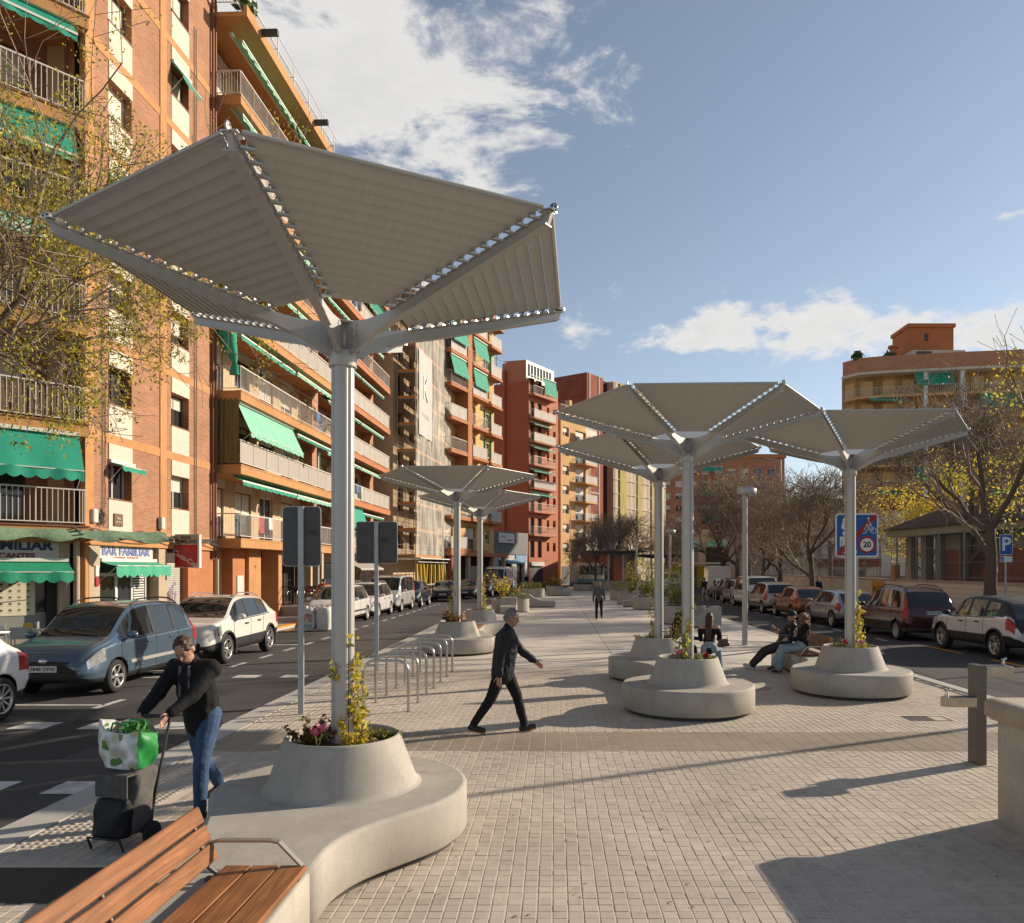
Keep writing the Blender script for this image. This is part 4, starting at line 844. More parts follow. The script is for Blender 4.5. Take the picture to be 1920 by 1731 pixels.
# ---------------- scaffolded block
b3 = top('scaffolded_building', 'building under repair wrapped in scaffolding and white netting', 'building', (-12.25,58.2,0), R(84), 'apartment blocks along the left side')
F3 = Fr(b3)
def building_three():
    L, H, D = 10.8, 24.5, 1.75; rs = random.Random(8)
    ops = [(a,a+1.4,z+.4,z+2.2) for z in np.arange(3.4,23,2.95) for a in (1.2,4.2,7.4)]
    g = G(); opening_wall(g,0,L,0,H,ops,.3,0); g.quad((0,10,0),(0,0,0),(0,0,H),(0,10,H)); F3.obj(g,'wall',[m_tan],fix=False); g = G(); g.box(.2,.35,.1,L,.45,H); F3.obj(g,'core',m_dark)
    pipe = M('scaffold_tube',(.34,.30,.26),.5,.6); deck = M('scaffold_board_orange',(.50,.20,.035),.7,var=.15,vs=5)
    g = G()
    for x in np.linspace(0,L,6):
        for y in (-.35,-D): g.tube([(x,y,.0),(x,y,H+.8)],.028,5)
    for i,z in enumerate(np.arange(3.1,H,2.0)):
        for y in (-.35,-D):
            for dz in (.5,1.0): g.tube([(0,y,z+dz),(L,y,z+dz)],.02,4)
        for x in np.linspace(0,L,6): g.tube([(x,-.35,z),(x,-D,z)],.022,4)
        g.tube([(0,-.35,z),(0,-D,z+2.0)] if i%2 else [(0,-D,z),(0,-.35,z+2.0)],.02,4)
        g.tube([(2.1,-D,z),(4.2,-D,z+2)],.02,4)
    F3.obj(g,'scaffold_frame',pipe,fix=False)
    for z in np.arange(3.1,H,2.0):
        g = G(); g.box(-.02,-D+.02,z,L,-.36,z+.05,0); g.box(-.03,-D+.0,z+.05,-.0,-.36,z+.22,1); g.box(0,-D-.02,z+.05,L,-D+.0,z+.2,1); F3.obj(g,'scaffold_deck',[pipe,deck])
    # netting on the street face
    nm = bpy.data.materials.new('scaffold_netting'); nm.use_nodes = True; nt = nm.node_tree; p = nt.nodes['Principled BSDF']; p.inputs['Base Color'].default_value = (.62,.56,.47,1); p.inputs['Roughness'].default_value = .9
    n = nt.nodes.new('ShaderNodeTexNoise'); n.inputs['Scale'].default_value = .9; n.inputs['Detail'].default_value = 6; tc = nt.nodes.new('ShaderNodeTexCoord'); mp = nt.nodes.new('ShaderNodeMapping'); mp.inputs['Scale'].default_value = (2,2,.35); nt.links.new(tc.outputs['Object'],mp.inputs[0]); nt.links.new(mp.outputs[0],n.inputs['Vector'])
    mr = nt.nodes.new('ShaderNodeMapRange'); mr.inputs[1].default_value = .3; mr.inputs[2].default_value = .7; mr.inputs[3].default_value = .22; mr.inputs[4].default_value = .68; nt.links.new(n.outputs[0],mr.inputs[0]); nt.links.new(mr.outputs[0],p.inputs['Alpha']); MATS['scaffold_netting'] = nm
    g = G(); nx, nz = 24, 40; vs = [(-.02+(L+.1)*i/nx, -D-.06-.05*abs(math.sin(i*1.3+j*.2))+.03*math.sin(j*1.1+i), 3.3+(H-2.8)*j/nz) for j in range(nz+1) for i in range(nx+1)]
    g.add(vs,[(j*(nx+1)+i,j*(nx+1)+i+1,(j+1)*(nx+1)+i+1,(j+1)*(nx+1)+i) for j in range(nz) for i in range(nx)],0,True); F3.obj(g,'netting',nm,fix=False)
    g = G(); vs = [(.4+3.6*i/8, -D-.16-.04*math.sin(i), 12.5+6.5*j/8) for j in range(9) for i in range(9)]; g.add(vs,[(j*9+i,j*9+i+1,j*9+i+10,j*9+i+9) for j in range(8) for i in range(8)],0,True); bn = F3.obj(g,'banner',M('banner_grey',(.46,.43,.40),.8),fix=False); text('K',2.6,M('banner_ink',(.60,.58,.55),.8),bn,(2.2,-D-.21,16.2)); text('FAÇANES',.5,MATS['banner_ink'],bn,(2.2,-D-.21,14.2))
    g = G()
    for i in range(11): x = -.2+i*1.1; g.tube([(x,-D-.05+rs.uniform(-.2,.2),.05),(x+rs.uniform(-.25,.25),-D-.05,2.6)],.11,8)
    F3.obj(g,'padded_post',M('post_pad_yellow',(.58,.38,.02),.7),fix=False)
    g = G(); g.tube([(-.4,-D-.3,2.75),(L,-D-.3,2.75)],.03,5); g.tube([(-.4,-D-.3,1.0),(L,-D-.3,1.0)],.03,5); g.box(-.3,-D-.5,3.0,L,-.3,3.08); F3.obj(g,'gantry',m_frame_w)
    g = G(); g.box(.05,.1,.05,L,.3,3.0); F3.obj(g,'hoarding',m_dark)
building_three()
# ---------------- yellow block with green awnings
b4 = top('apartment_building', 'yellow apartment block with staggered balconies and big green awnings', 'building', (-10.1,67.2,0), math.atan2(.9425,.334), 'apartment blocks along the left side')
F4 = Fr(b4); FL4 = [4.0+2.9*i for i in range(8)]
def building_four():
    L = 11.7; H = 26.9; ops = []
    for z in FL4: ops += [(.5,2.6,z+.02,z+2.2),(5.2,7.4,z+.02,z+2.2),(9.6,10.6,z+.75,z+2.05)]
    g = G(); opening_wall(g,-.3,L,3.6,H,ops,.3,0); g.quad((L,0,0),(L,9,0),(L,9,H),(L,0,H)); F4.obj(g,'wall',[m_yellow],fix=False); g = G(); g.box(0,.4,3,L-.1,9,H); F4.obj(g,'core',m_dark)
    for a,b,c,e in ops: window(F4,a,b,c,e,.26,random.Random(int(a*9+c)).choice((.3,.5,.8)),m_frame_b,1,False)
    for i,z in enumerate(FL4):
        g = G(); g.box(-.2,-1.3,z-.3,3.6,.1,z); F4.obj(g,'balcony_slab',m_orange_d); railing(F4,-.15,3.0,-1.25,0,z+.06,z+1.05,.13,panel=i%2 == 0)
        g = G(); g.box(3.05,-1.32,z-.31,3.9,.05,z+(2.6 if i < 7 else 1.9)); 
        if i > 1: F4.obj(g,'balcony_screen_wall',m_orange_d)
        g = G(); g.box(4.6,-1.1,z-.25,8.0,.1,z); F4.obj(g,'balcony_slab',m_orange_d); railing(F4,4.65,7.9,-1.05,0,z+.06,z+1.05,.13,panel=i%2 == 1)
        if i > 0: g = G(); g.box(9.2,-.9,z-.25,11.9,.1,z); F4.obj(g,'balcony_slab',m_orange_d); railing(F4,9.25,11.8,-.85,0,z+.06,z+1.05,.13,panel=True)
        if i in (7,6,5): awning(F4,-.1,3.0,-1.15,z+2.45,.35,1.45,m_green,.25,seed=i,arms=False)
        if i in (6,5): awning(F4,4.9,7.9,-.95,z+2.4,.3,1.5,m_green,.2,seed=i+9,arms=False)
        if i == 7: awning(F4,4.9,7.9,-.9,z+2.3,.5,.2,m_green,.15,seed=i+9,arms=False)
        if i in (1,2,3,4,6): 
            for x in (10.75,9.35): g = G(); g.loft([[(x+.14*math.cos(t)+.05,-.05+.1*math.sin(t),zz) for t in np.linspace(0,6.28,8,endpoint=False)] for zz in (z+.6,z+1.4,z+2.4)]); F4.obj(g,'door_curtain',m_green)
    g = G(); g.prism([(7.0,H-.6),(12.4,H-.6),(9.7,H+.6)],-.9,6,0,'y'); F4.obj(g,'roof_gable',m_orange_d); g = G(); g.box(9.0,-.05,H-1,12,.1,H+.3); F4.obj(g,'parapet',m_yellow)
    g = G(); g.box(-.4,-1.4,3.4,12,.3,3.75); F4.obj(g,'canopy_beam',m_orange_d)
    for x in (0,.6,3.4,6.2,9,11.6): g = G(); g.box(x,-1.2,0,x+.35,-.85,3.4); F4.obj(g,'column',M('column_red',(.25,.075,.05),.8) if x < 1 else m_tan)
    g = G(); g.box(0,.6,.05,12,.8,3.5); F4.obj(g,'shop_wall',m_dark); g = G(); g.box(7,.5,.1,9.4,.6,2.5); F4.obj(g,'garage_shutter',m_shut)
    ac_unit(F4,11.8,1.0,5.6); ac_unit(F4,11.8,2.4,4.3)
building_four()
# ---------------- low workshop
b5 = top('workshop', 'low grey and white workshop with blue signs behind the white van', 'building', (-8.2,83.5,0), math.atan2(9.2,4.9))
F5 = Fr(b5)
def building_five():
    mg, mw = M('cladding_grey',(.16,.16,.155),.6,.2,var=.08,vs=2), M('workshop_white',(.50,.49,.47),.8,var=.06,vs=2); L = 10.4
    g = G(); opening_wall(g,0,L,0,3.9,[(1.2,2.9,0,3.0),(4.2,6.8,0,3.1),(7.9,9.8,0,3.1)],.4,0); F5.obj(g,'wall',[mw],fix=False); g = G(); g.box(0,.41,.05,L,.5,3.8); F5.obj(g,'shop_back',m_dark)
    g = G(); n = 40
    for i in range(n): g.box(i*L/n,-.12,3.9,(i+.86)*L/n,.0,6.5)
    g.box(0,0,3.9,L,6,6.5); F5.obj(g,'cladding',mg)
    bl = M('sign_sky_blue',(.14,.30,.50),.5)
    for a,b,t in ((.9,3.3,'TALLERES'),(7.6,10.0,'BJBY')): g = G(); g.box(a,-.1,3.0,b,-.0,3.85); s_ = F5.obj(g,'shop_sign',bl); text(t,.45,m_frame_w,s_,((a+b)/2,-.11,3.4))
    g = G(); g.box(4.5,-.1,3.35,6.0,0,3.85); s_ = F5.obj(g,'shop_sign',M('sign_dark_yellow',(.34,.25,.02),.5)); text('BOSCH',.3,mk_,s_,(5.25,-.11,3.6))
    g = G(); g.box(3.6,-.3,5.2,6.9,-.13,6.3); s_ = F5.obj(g,'shop_sign',m_frame_w); text('PNEUS',.4,bl,s_,(4.5,-.31,5.9)); text('FRENOS',.3,M('sign_red',(.4,.03,.03),.5),s_,(5.9,-.31,5.5)); awning(F5,3.8,7.5,-.0,3.3,1.4,.4,M('awning_blue',(.10,.22,.34),.8),.12,seed=4,name='shop_awning')
building_five()
# ---------------- red block
b6 = top('apartment_building', 'tall dark red apartment block with a blank side wall and glazed penthouse', 'building', (-3.3,95,0), math.atan2(.853,.52), 'apartment blocks along the left side')
F6 = Fr(b6)
def building_six():
    L = 7.2; H = 25.6; FL = [3.6+2.9*i for i in range(8)]; ops = []
    mp = M('render_pink_red',(.43,.155,.085),.85,var=.07,vs=2)
    for z in FL[:8]: ops += [(.5,1.5,z+.05,z+2.1),(2.2,3.2,z+.05,z+2.1),(4.4,5.0,z+.9,z+2.0),(5.9,6.6,z+.9,z+2.0)]
    g = G(); opening_wall(g,0,L,0,H,ops,.3,0); F6.obj(g,'wall',[mp],fix=False)
    g = G(); g.quad((0,9,0),(0,0,0),(0,0,H),(0,9,H)); g.quad((0,0,H),(L,0,H),(L,9,H),(0,9,H)); g.quad((L,0,0),(L,9,0),(L,9,H),(L,0,H)); g.box(-.35,3.3,0,0,3.9,H+1.6); F6.obj(g,'side_wall',[m_red],fix=False); g = G(); g.box(.1,.4,.1,L-.1,8,H-.3); F6.obj(g,'core',m_dark)
    for a,b,c,e in ops: window(F6,a,b,c,e,.26,.3 if a > 4 else 0,m_frame_b,1,False)
    for i,z in enumerate(FL[:8]):
        if i == 0: continue
        g = G(); g.box(.1,-.9,z-.2,5.4,.1,z); F6.obj(g,'balcony_slab',mp); railing(F6,.15,5.3,-.85,0,z+.05,z+1.0,.14,panel=i in (3,5,6))
        if i == 7: awning(F6,2.4,5.3,-.8,z+2.3,.3,1.9,m_green,.15,seed=1,arms=False); awning(F6,.2,2.3,-.1,z+2.4,.8,.3,m_green_l,.12,seed=2,arms=False)
        elif i in (2,3,4,5): awning(F6,.2,5.3,-.1,z+2.35,.75,.28,m_green,.12,seed=i,arms=False)
        if i == 3: g = G(); [leaf_cloud(g,(x,-.95,z+.9),.3,40,.08,random.Random(int(x*7))) for x in np.arange(.4,5.3,.55)]; F6.obj(g,'flower_boxes',[M('balcony_flowers',(.35,.16,.16),.8,var=.4,vs=4)],fix=False)
    g = G(); opening_wall(g,.2,L-.4,H,H+2.6,[(.5+i*.72,1.05+i*.72,H+.7,H+2.2) for i in range(8)],.1,0,y=.4); g.quad((.2,4,H),(.2,.4,H),(.2,.4,H+2.6),(.2,4,H+2.6),1); g.quad((.2,.4,H+2.6),(L-.4,.4,H+2.6),(L-.4,4,H+2.9),(.2,4,H+2.9),0); F6.obj(g,'penthouse',[m_frame_w,mp],fix=False)
    g = G(); g.box(.3,.52,H+.6,L-.5,.56,H+2.3); F6.obj(g,'penthouse_glass',M('glass_pale',(.10,.12,.13),.1,spec=.8)); g = G(); g.tube([(.3,5,H),(.3,5,H+5)],.04,5); g.tube([(-.3,5,H+3.4),(1.5,5,H+3.4)],.025,4); F6.obj(g,'antenna',m_grille)
    g = G(); g.tube([(.02,-.05,0),(.02,-.05,H)],.08,6); F6.obj(g,'drain_pipe',m_red)
    g = G(); g.box(.4,-.3,2.6,3.4,-.1,3.1); s_ = F6.obj(g,'shop_sign',m_ac); g = G(); g.box(.3,-.02,.1,3.4,.1,2.6); F6.obj(g,'shop_window',m_grille)
building_six()
b7 = top('apartment_building', 'beige apartment block with white balconies right of the red block', 'building', (.85,108,0), math.atan2(.853,.52), 'apartment blocks along the left side')
F7 = Fr(b7)
def building_seven():
    L = 8.2; H = 24.5; FL = [3.8+2.75*i for i in range(8)]; ops = []
    for z in FL[:7]: ops += [(.6,2.3,z+.8,z+2.1),(4.2,7.2,z+.05,z+2.1)]
    mb = M('render_ochre',(.52,.31,.13),.85,var=.08,vs=2,var2=.08,vs2=.4)
    g = G(); opening_wall(g,0,L,0,H,ops,.3,0); g.quad((0,9,0),(0,0,0),(0,0,H),(0,9,H)); g.quad((0,0,H),(L,0,H),(L,9,H),(0,9,H)); g.box(4.2,1,H,4.9,1.8,H+2.4); F7.obj(g,'wall',[mb],fix=False); g = G(); g.box(.1,.4,.1,L,8,H-.3); F7.obj(g,'core',m_dark)
    for a,b,c,e in ops: window(F7,a,b,c,e,.26,.5,m_frame_w,1,False)
    for i,z in enumerate(FL[:7]):
        g = G(); g.prism([(3.9,.1),(3.9,-.4),(4.6,-1.5),(8.3,-1.5),(8.3,.1)],z-.25,z); F7.obj(g,'balcony_slab',mb); railing(F7,4.6,8.25,-1.45,0,z+.05,z+1.0,.15,panel=True)
        if i in (0,6): awning(F7,4.7,8.2,-1.3,z+2.4,.3,1.2,m_cream,.1,seed=i,arms=False)
    railing(F7,.1,L,.05,3,H+.1,H+1.0,.2); g = G(); g.box(.3,-.05,.1,2.6,.05,2.6); g.box(3.2,-.05,.1,7.6,.05,2.7); F7.obj(g,'shop_window',m_grille)
building_seven()
# ---------------- right side: wall, fence, school, hall, apartment block
m_block = M('wall_block_stone', (.64,.55,.44), .85, var=.12, vs=9, bump=.2, bs=40, var2=.10, vs2=.7)
m_mort = M('wall_mortar', (.36,.30,.23), .9, var=.1, vs=20)
m_fence = M('fence_galvanised', (.24,.24,.22), .5, .5)
TW = Vector((.0758,.9971,0)); NW = Vector((.9971,-.0758,0)); WO = Vector((16.2,17.5,0))
MW = Matrix(((TW.x,NW.x,0,WO.x),(TW.y,NW.y,0,WO.y),(0,0,1,0),(0,0,0,1)))
wl_ = top('boundary_wall', 'low pale block wall with wire fence along the right pavement', 'wall')
g = G(MW); g.box(-10,.02,0,62,.28,1.60); g.obj('wall_core', m_mort, wl_); g = G(MW); g.box(-10,-.04,1.602,62,.34,1.70); g.obj('coping', M('coping_stone',(.40,.31,.22),.85,var=.2,vs=12), wl_)
def wall_blocks():
    bw, bh = .53, .212; gm = G(); gm.cbox(.004,-.004,.004,bw-.004,.05,bh-.004,.006); me = gm.mesh('block', m_block, True); rest = G(MW); rs = random.Random(3); rot = math.atan2(TW.y,TW.x)
    me_m = me.copy()
    for r_ in range(7):
        for i in range(58):
            s = 4+i*bw+(bw/2 if r_ % 2 else 0); z = .10+r_*(bh+.002)
            if r_ >= 2:
                p = MW @ Vector((s,0,z)); o = link('block', me, wl_, p+NW*rs.uniform(-.004,.004)); o.matrix_local = Matrix(((TW.x,NW.x,0,p.x),(TW.y,NW.y,0,p.y),(0,0,1,p.z),(0,0,0,1)))
            else: rest.cbox(s+.004,-.004,z+.004,s+bw-.004,.03,z+bh-.004,.006)
        for i in range(50): rest.box(34.9+i*bw,-.004,.10+r_*(bh+.002)+.004,34.9+(i+1)*bw-.01,.03,.10+(r_+1)*(bh+.002)-.004)
    rest.obj('block', m_block, wl_, kind='stuff')
wall_blocks()
g = G(MW)
for i in range(26): s = -8+i*2.6; g.box(s-.03,.12,1.70,s+.03,.18,3.9)
for z in (1.85,2.5,3.2,3.85): g.tube([(-10,.15,z),(58,.15,z)],.012,4)
g.obj('fence_frame', m_fence, wl_)
g = G(MW)
for i in range(470): s = -8+i*.14; g.box(s-.003,.147,1.72,s+.003,.153,3.86)
g.obj('fence_wire', m_fence, wl_, kind='stuff')
# yellow painted panel on the wall
g = G(MW); g.box(24.6,-.035,.55,26.6,-.012,1.55); gp_ = g.obj('painted_panel', M('panel_orange',(.52,.25,.03),.7,var=.15,vs=4), wl_)
g = G(MW); rs = random.Random(6)
for k in range(5): g.tube([(24.9+.3*k+.2*math.cos(a+k),-.037,1.0+.25*math.sin(1.4*a+k)) for a in np.linspace(0,4,12)],.02,4)
link('graffiti', g.mesh('graffiti',[m_grille]), gp_)
# school with tiled roof
sch = top('school_building', 'low brick school building with a brown tiled roof behind the fence', 'building')
E_ = Vector((1.6,-10,0)).normalized(); N_ = Vector((-E_.y,E_.x,0)); C0 = Vector((18.6,43,0)); MS = Matrix(((E_.x,N_.x,0,C0.x),(E_.y,N_.y,0,C0.y),(0,0,1,0),(0,0,0,1)))
def school():
    mb = Mbrick('brick_school',(.24,.085,.048),(.26,.17,.12),w=.26,h=.11); mgreen = M('fascia_olive',(.30,.27,.19),.8,var=.08,vs=3); mtile = M('roof_tile',(.14,.105,.08),.85,var=.2,vs=6,bump=.3,bs=30)
    gg = G(MS); gg.box(0,0,3.98,34,.28,4.36); gg.box(0,.28,3.98,.28,9,4.36); gg.obj('fascia',mgreen,sch)
    gg = G(MS); gg.box(.28,.28,4.0,34,9,4.08); gg.obj('soffit',M('soffit_dark',(.10,.09,.075),.9),sch)
    # roof: hip end + main slope, with courses
    gg = G(MS); n = 22; d, hh = 5.4, 1.85
    for i in range(n):
        a0, a1 = -.12+(d+.12)*i/n, -.12+(d+.12)*(i+1)/n; z0, z1 = 4.38+hh*i/n, 4.38+hh*(i+1)/n
        gg.add([(a0,a0,z0),(34,a0,z0),(34,a1,z1),(a1,a1,z1)],[(0,1,2,3)]); gg.add([(a0,a0,z0-.03),(34,a0,z0-.03),(34,a0,z0),(a0,a0,z0)],[(0,1,2,3)]); gg.add([(a0,12-a0,z0),(a0,a0,z0),(a1,a1,z1),(a1,12-a1,z1)],[(0,1,2,3)])
    gg.obj('roof',mtile,sch,fix=False)
    gg = G(MS)
    for i in range(170): gg.tube([(-.05+i*.2,-.16,4.37),(-.05+i*.2,5.3,4.41+hh)],.045,5)
    gg.obj('roof_tile_row',mtile,sch,fix=False,kind='stuff')
    gg = G(MS); gg.box(3.2,1.2,0,34,1.5,3.98); gg.obj('wall',mb,sch); gg = G(MS); gg.box(3.2,1.18,3.2,34,1.2,3.98); gg.obj('frieze',mgreen,sch)
    for s in (.4,1.7,2.9): gg = G(MS); gg.box(s,.9,0,s+.45,1.35,3.98); gg.obj('porch_column',M('column_olive',(.22,.20,.15),.85),sch)
    gg = G(MS); gg.box(.3,6,0,34,6.2,3.98); gg.obj('rear_wall',M('wall_grey_beige',(.40,.35,.28),.85,var=.08,vs=2),sch)
    gg = G(MS)
    for s in (4.6,6.8,9): gg.tube([(s,1.1,0),(s,1.1,3.9)],.05,6)
    gg.obj('drain_pipe',m_fence,sch)
    gg = G(MS); gg.cbox(2.2,-1.2,1.6,2.55,-.85,2.45,.02); gg.obj('postbox_cabinet',M('cabinet_orange',(.42,.20,.10),.7),sch)
school()
hall = top('sports_hall', 'beige panelled hall with a dark red fascia behind the trees', 'building', (20.4,76,0))
FH = Fr(hall)
def sports_hall():
    mw = M('hall_panel',(.60,.52,.42),.85,var=.05,vs=1.5,var2=.06,vs2=.3); mr = M('hall_fascia_red',(.20,.035,.025),.7,var=.08,vs=1); L = 20
    g = G(); opening_wall(g,0,L,0,8.0,[(6.6,10.4,.6,2.2),(12.4,14.4,4.2,5.6)],.25,0); g.quad((0,14,0),(0,0,0),(0,0,8),(0,14,8)); FH.obj(g,'wall',[mw],fix=False)
    g = G(); g.box(-.3,-.35,8.0,L+.3,14,9.15); FH.obj(g,'fascia',mr); g = G(); g.box(.0,-.04,0,L,0,1.5); FH.obj(g,'base_band',M('hall_base',(.28,.23,.18),.85))
    for i in range(14): g = G(); g.box(1.4*i+.3,-.02,1.5,1.4*i+.34,.0,8.0); FH.obj(g,'panel_joint',M('joint_brown',(.24,.2,.16),.9))
    g = G(); g.box(5.6,-1.2,2.45,11.4,0,3.2); FH.obj(g,'door_canopy',mr); window(FH,6.6,10.4,.6,2.2,.2,0,m_frame_w,4,False); window(FH,12.4,14.4,4.2,5.6,.2,.6,m_frame_w,2,False)
sports_hall()
# far apartment block with rounded corner
ap = top('apartment_building', 'distant yellow ochre apartment tower with curved balconies and orange roof block', 'building', (38.0,98,0))
FA = Fr(ap)
def tower():
    my = M('tower_ochre',(.55,.34,.14),.85,var=.06,vs=1); mo = M('tower_orange',(.42,.14,.05),.85,var=.08,vs=1); L = 30; nf = 8; f0 = 3.2
    out = [(0,3.0),(1.2,.9),(3.6,0),(14,-2.2),(22,-3.4),(30,-4.0)]
    inn = [(x+.3,y+1.4) for x,y in out]
    for i in range(nf):
        z = 3.6+f0*i*.93; z1 = z+f0*.93
        for (a,b) in zip(inn[:-1],inn[1:]):
            dx, dy = b[0]-a[0], b[1]-a[1]; l = math.hypot(dx,dy); fr = Fr(ap,(a[0],a[1],0),math.atan2(dy,dx)); ops = []
            n = int(l/2.4)
            for k in range(n): ops.append((.5+k*2.4,1.9+k*2.4,z+.05,z+2.15))
            g = G(); opening_wall(g,0,l,z,z1,ops,.2,0); fr.obj(g,'wall',[my],fix=False)
            for o in ops: window(fr,*o,.18,random.Random(int(o[0]*7+i)).choice((.2,.5,.8)),m_frame_b,1,False)
        g = G(); g.prism(out+[(30,3),(1,4)],z-.3,z); FA.obj(g,'balcony_slab',my)
        g = G()
        for (a,b) in zip(out[:-1],out[1:]):
            g.tube([(a[0],a[1],z+1.0),(b[0],b[1],z+1.0)],.03,4); l = math.hypot(b[0]-a[0],b[1]-a[1])
            for k in range(int(l/.22)): t_ = k*.22/l; x,y = a[0]+(b[0]-a[0])*t_, a[1]+(b[1]-a[1])*t_; g.box(x-.012,y-.012,z,x+.012,y+.012,z+1.0)
        FA.obj(g,'railing',m_rail,fix=False)
        for k,(x0,x1) in enumerate(((2.2,7),(7.6,12.5),(15,20))):
            if (i+k) % 2 == 0: 
                y0 = float(np.interp((x0+x1)/2,[p[0] for p in out],[p[1] for p in out])); fr = Fr(ap,(0,0,0),0); awning(fr,x0,x1,y0+.5,z+f0*.93-.32,.4,.3 if (i+k)%4 else 1.5,m_green,.2,seed=i+k,arms=False)
    zt = 3.6+f0*.93*nf; g = G(); g.prism([(x-.2,y-.2) for x,y in out]+[(30,16),(7,16)],zt,zt+1.9); FA.obj(g,'parapet',M('parapet_salmon',(.42,.19,.11),.85,var=.1,vs=1)); g = G(); g.prism([(x-.3,y-.35) for x,y in out]+[(30,3),(-.3,3)],zt-.3,zt); FA.obj(g,'cornice',m_cream)
    g = G(); g.box(9,3,zt+1.9,16,10,zt+3.6); FA.obj(g,'penthouse',m_cream); g = G(); g.box(9.6,2.8,zt+1.9,11.5,3,zt+3.4); FA.obj(g,'window',m_glass)
    g = G(); g.box(9.5,5,zt+3.6,15.5,10,zt+7.2); g.box(9.3,4.8,zt+7.2,15.7,10.2,zt+7.7); FA.obj(g,'roof_block',mo); g = G(); g.box(11.6,4.97,zt+5.4,12.1,5.0,zt+6.4); FA.obj(g,'window',m_grille)
    g = G(); g.cyl((7.4,5),.5,zt+1.9,zt+4.4,8); g.cyl((7.4,5),.7,zt+4.4,zt+4.7,8); FA.obj(g,'chimney',mo); g = G(); g.prism([(5,zt+1.9),(8.5,zt+1.9),(6.75,zt+3.0)],3,6,0,'y'); FA.obj(g,'roof_shed',mo); g = G(); g.box(16,3,zt+1.9,22,9,zt+2.9); FA.obj(g,'roof_shed',m_tan)
    for x in (1.2,5.2): g = G(); leaf_cloud(g,(x,1.2,zt+2.3),.8,40,.5,random.Random(int(x))); FA.obj(g,'roof_plant',m_leaf_b,fix=False)
    for x in (8.6,12.8): y0 = float(np.interp(x,[p[0] for p in out],[p[1] for p in out])); g = G(); g.box(x,y0-.05,0,x+.5,y0+.3,zt); FA.obj(g,'downpipe_casing',m_frame_w)
    g = G(); g.prism(inn+[(30,14),(6.5,14)],0,zt-.1); FA.obj(g,'core',my)
    g = G(); g.prism([(x+.8,y+2.2) for x,y in out]+[(30,14),(7.2,14)],.1,zt-.2); FA.obj(g,'core_inner',m_dark)
tower()
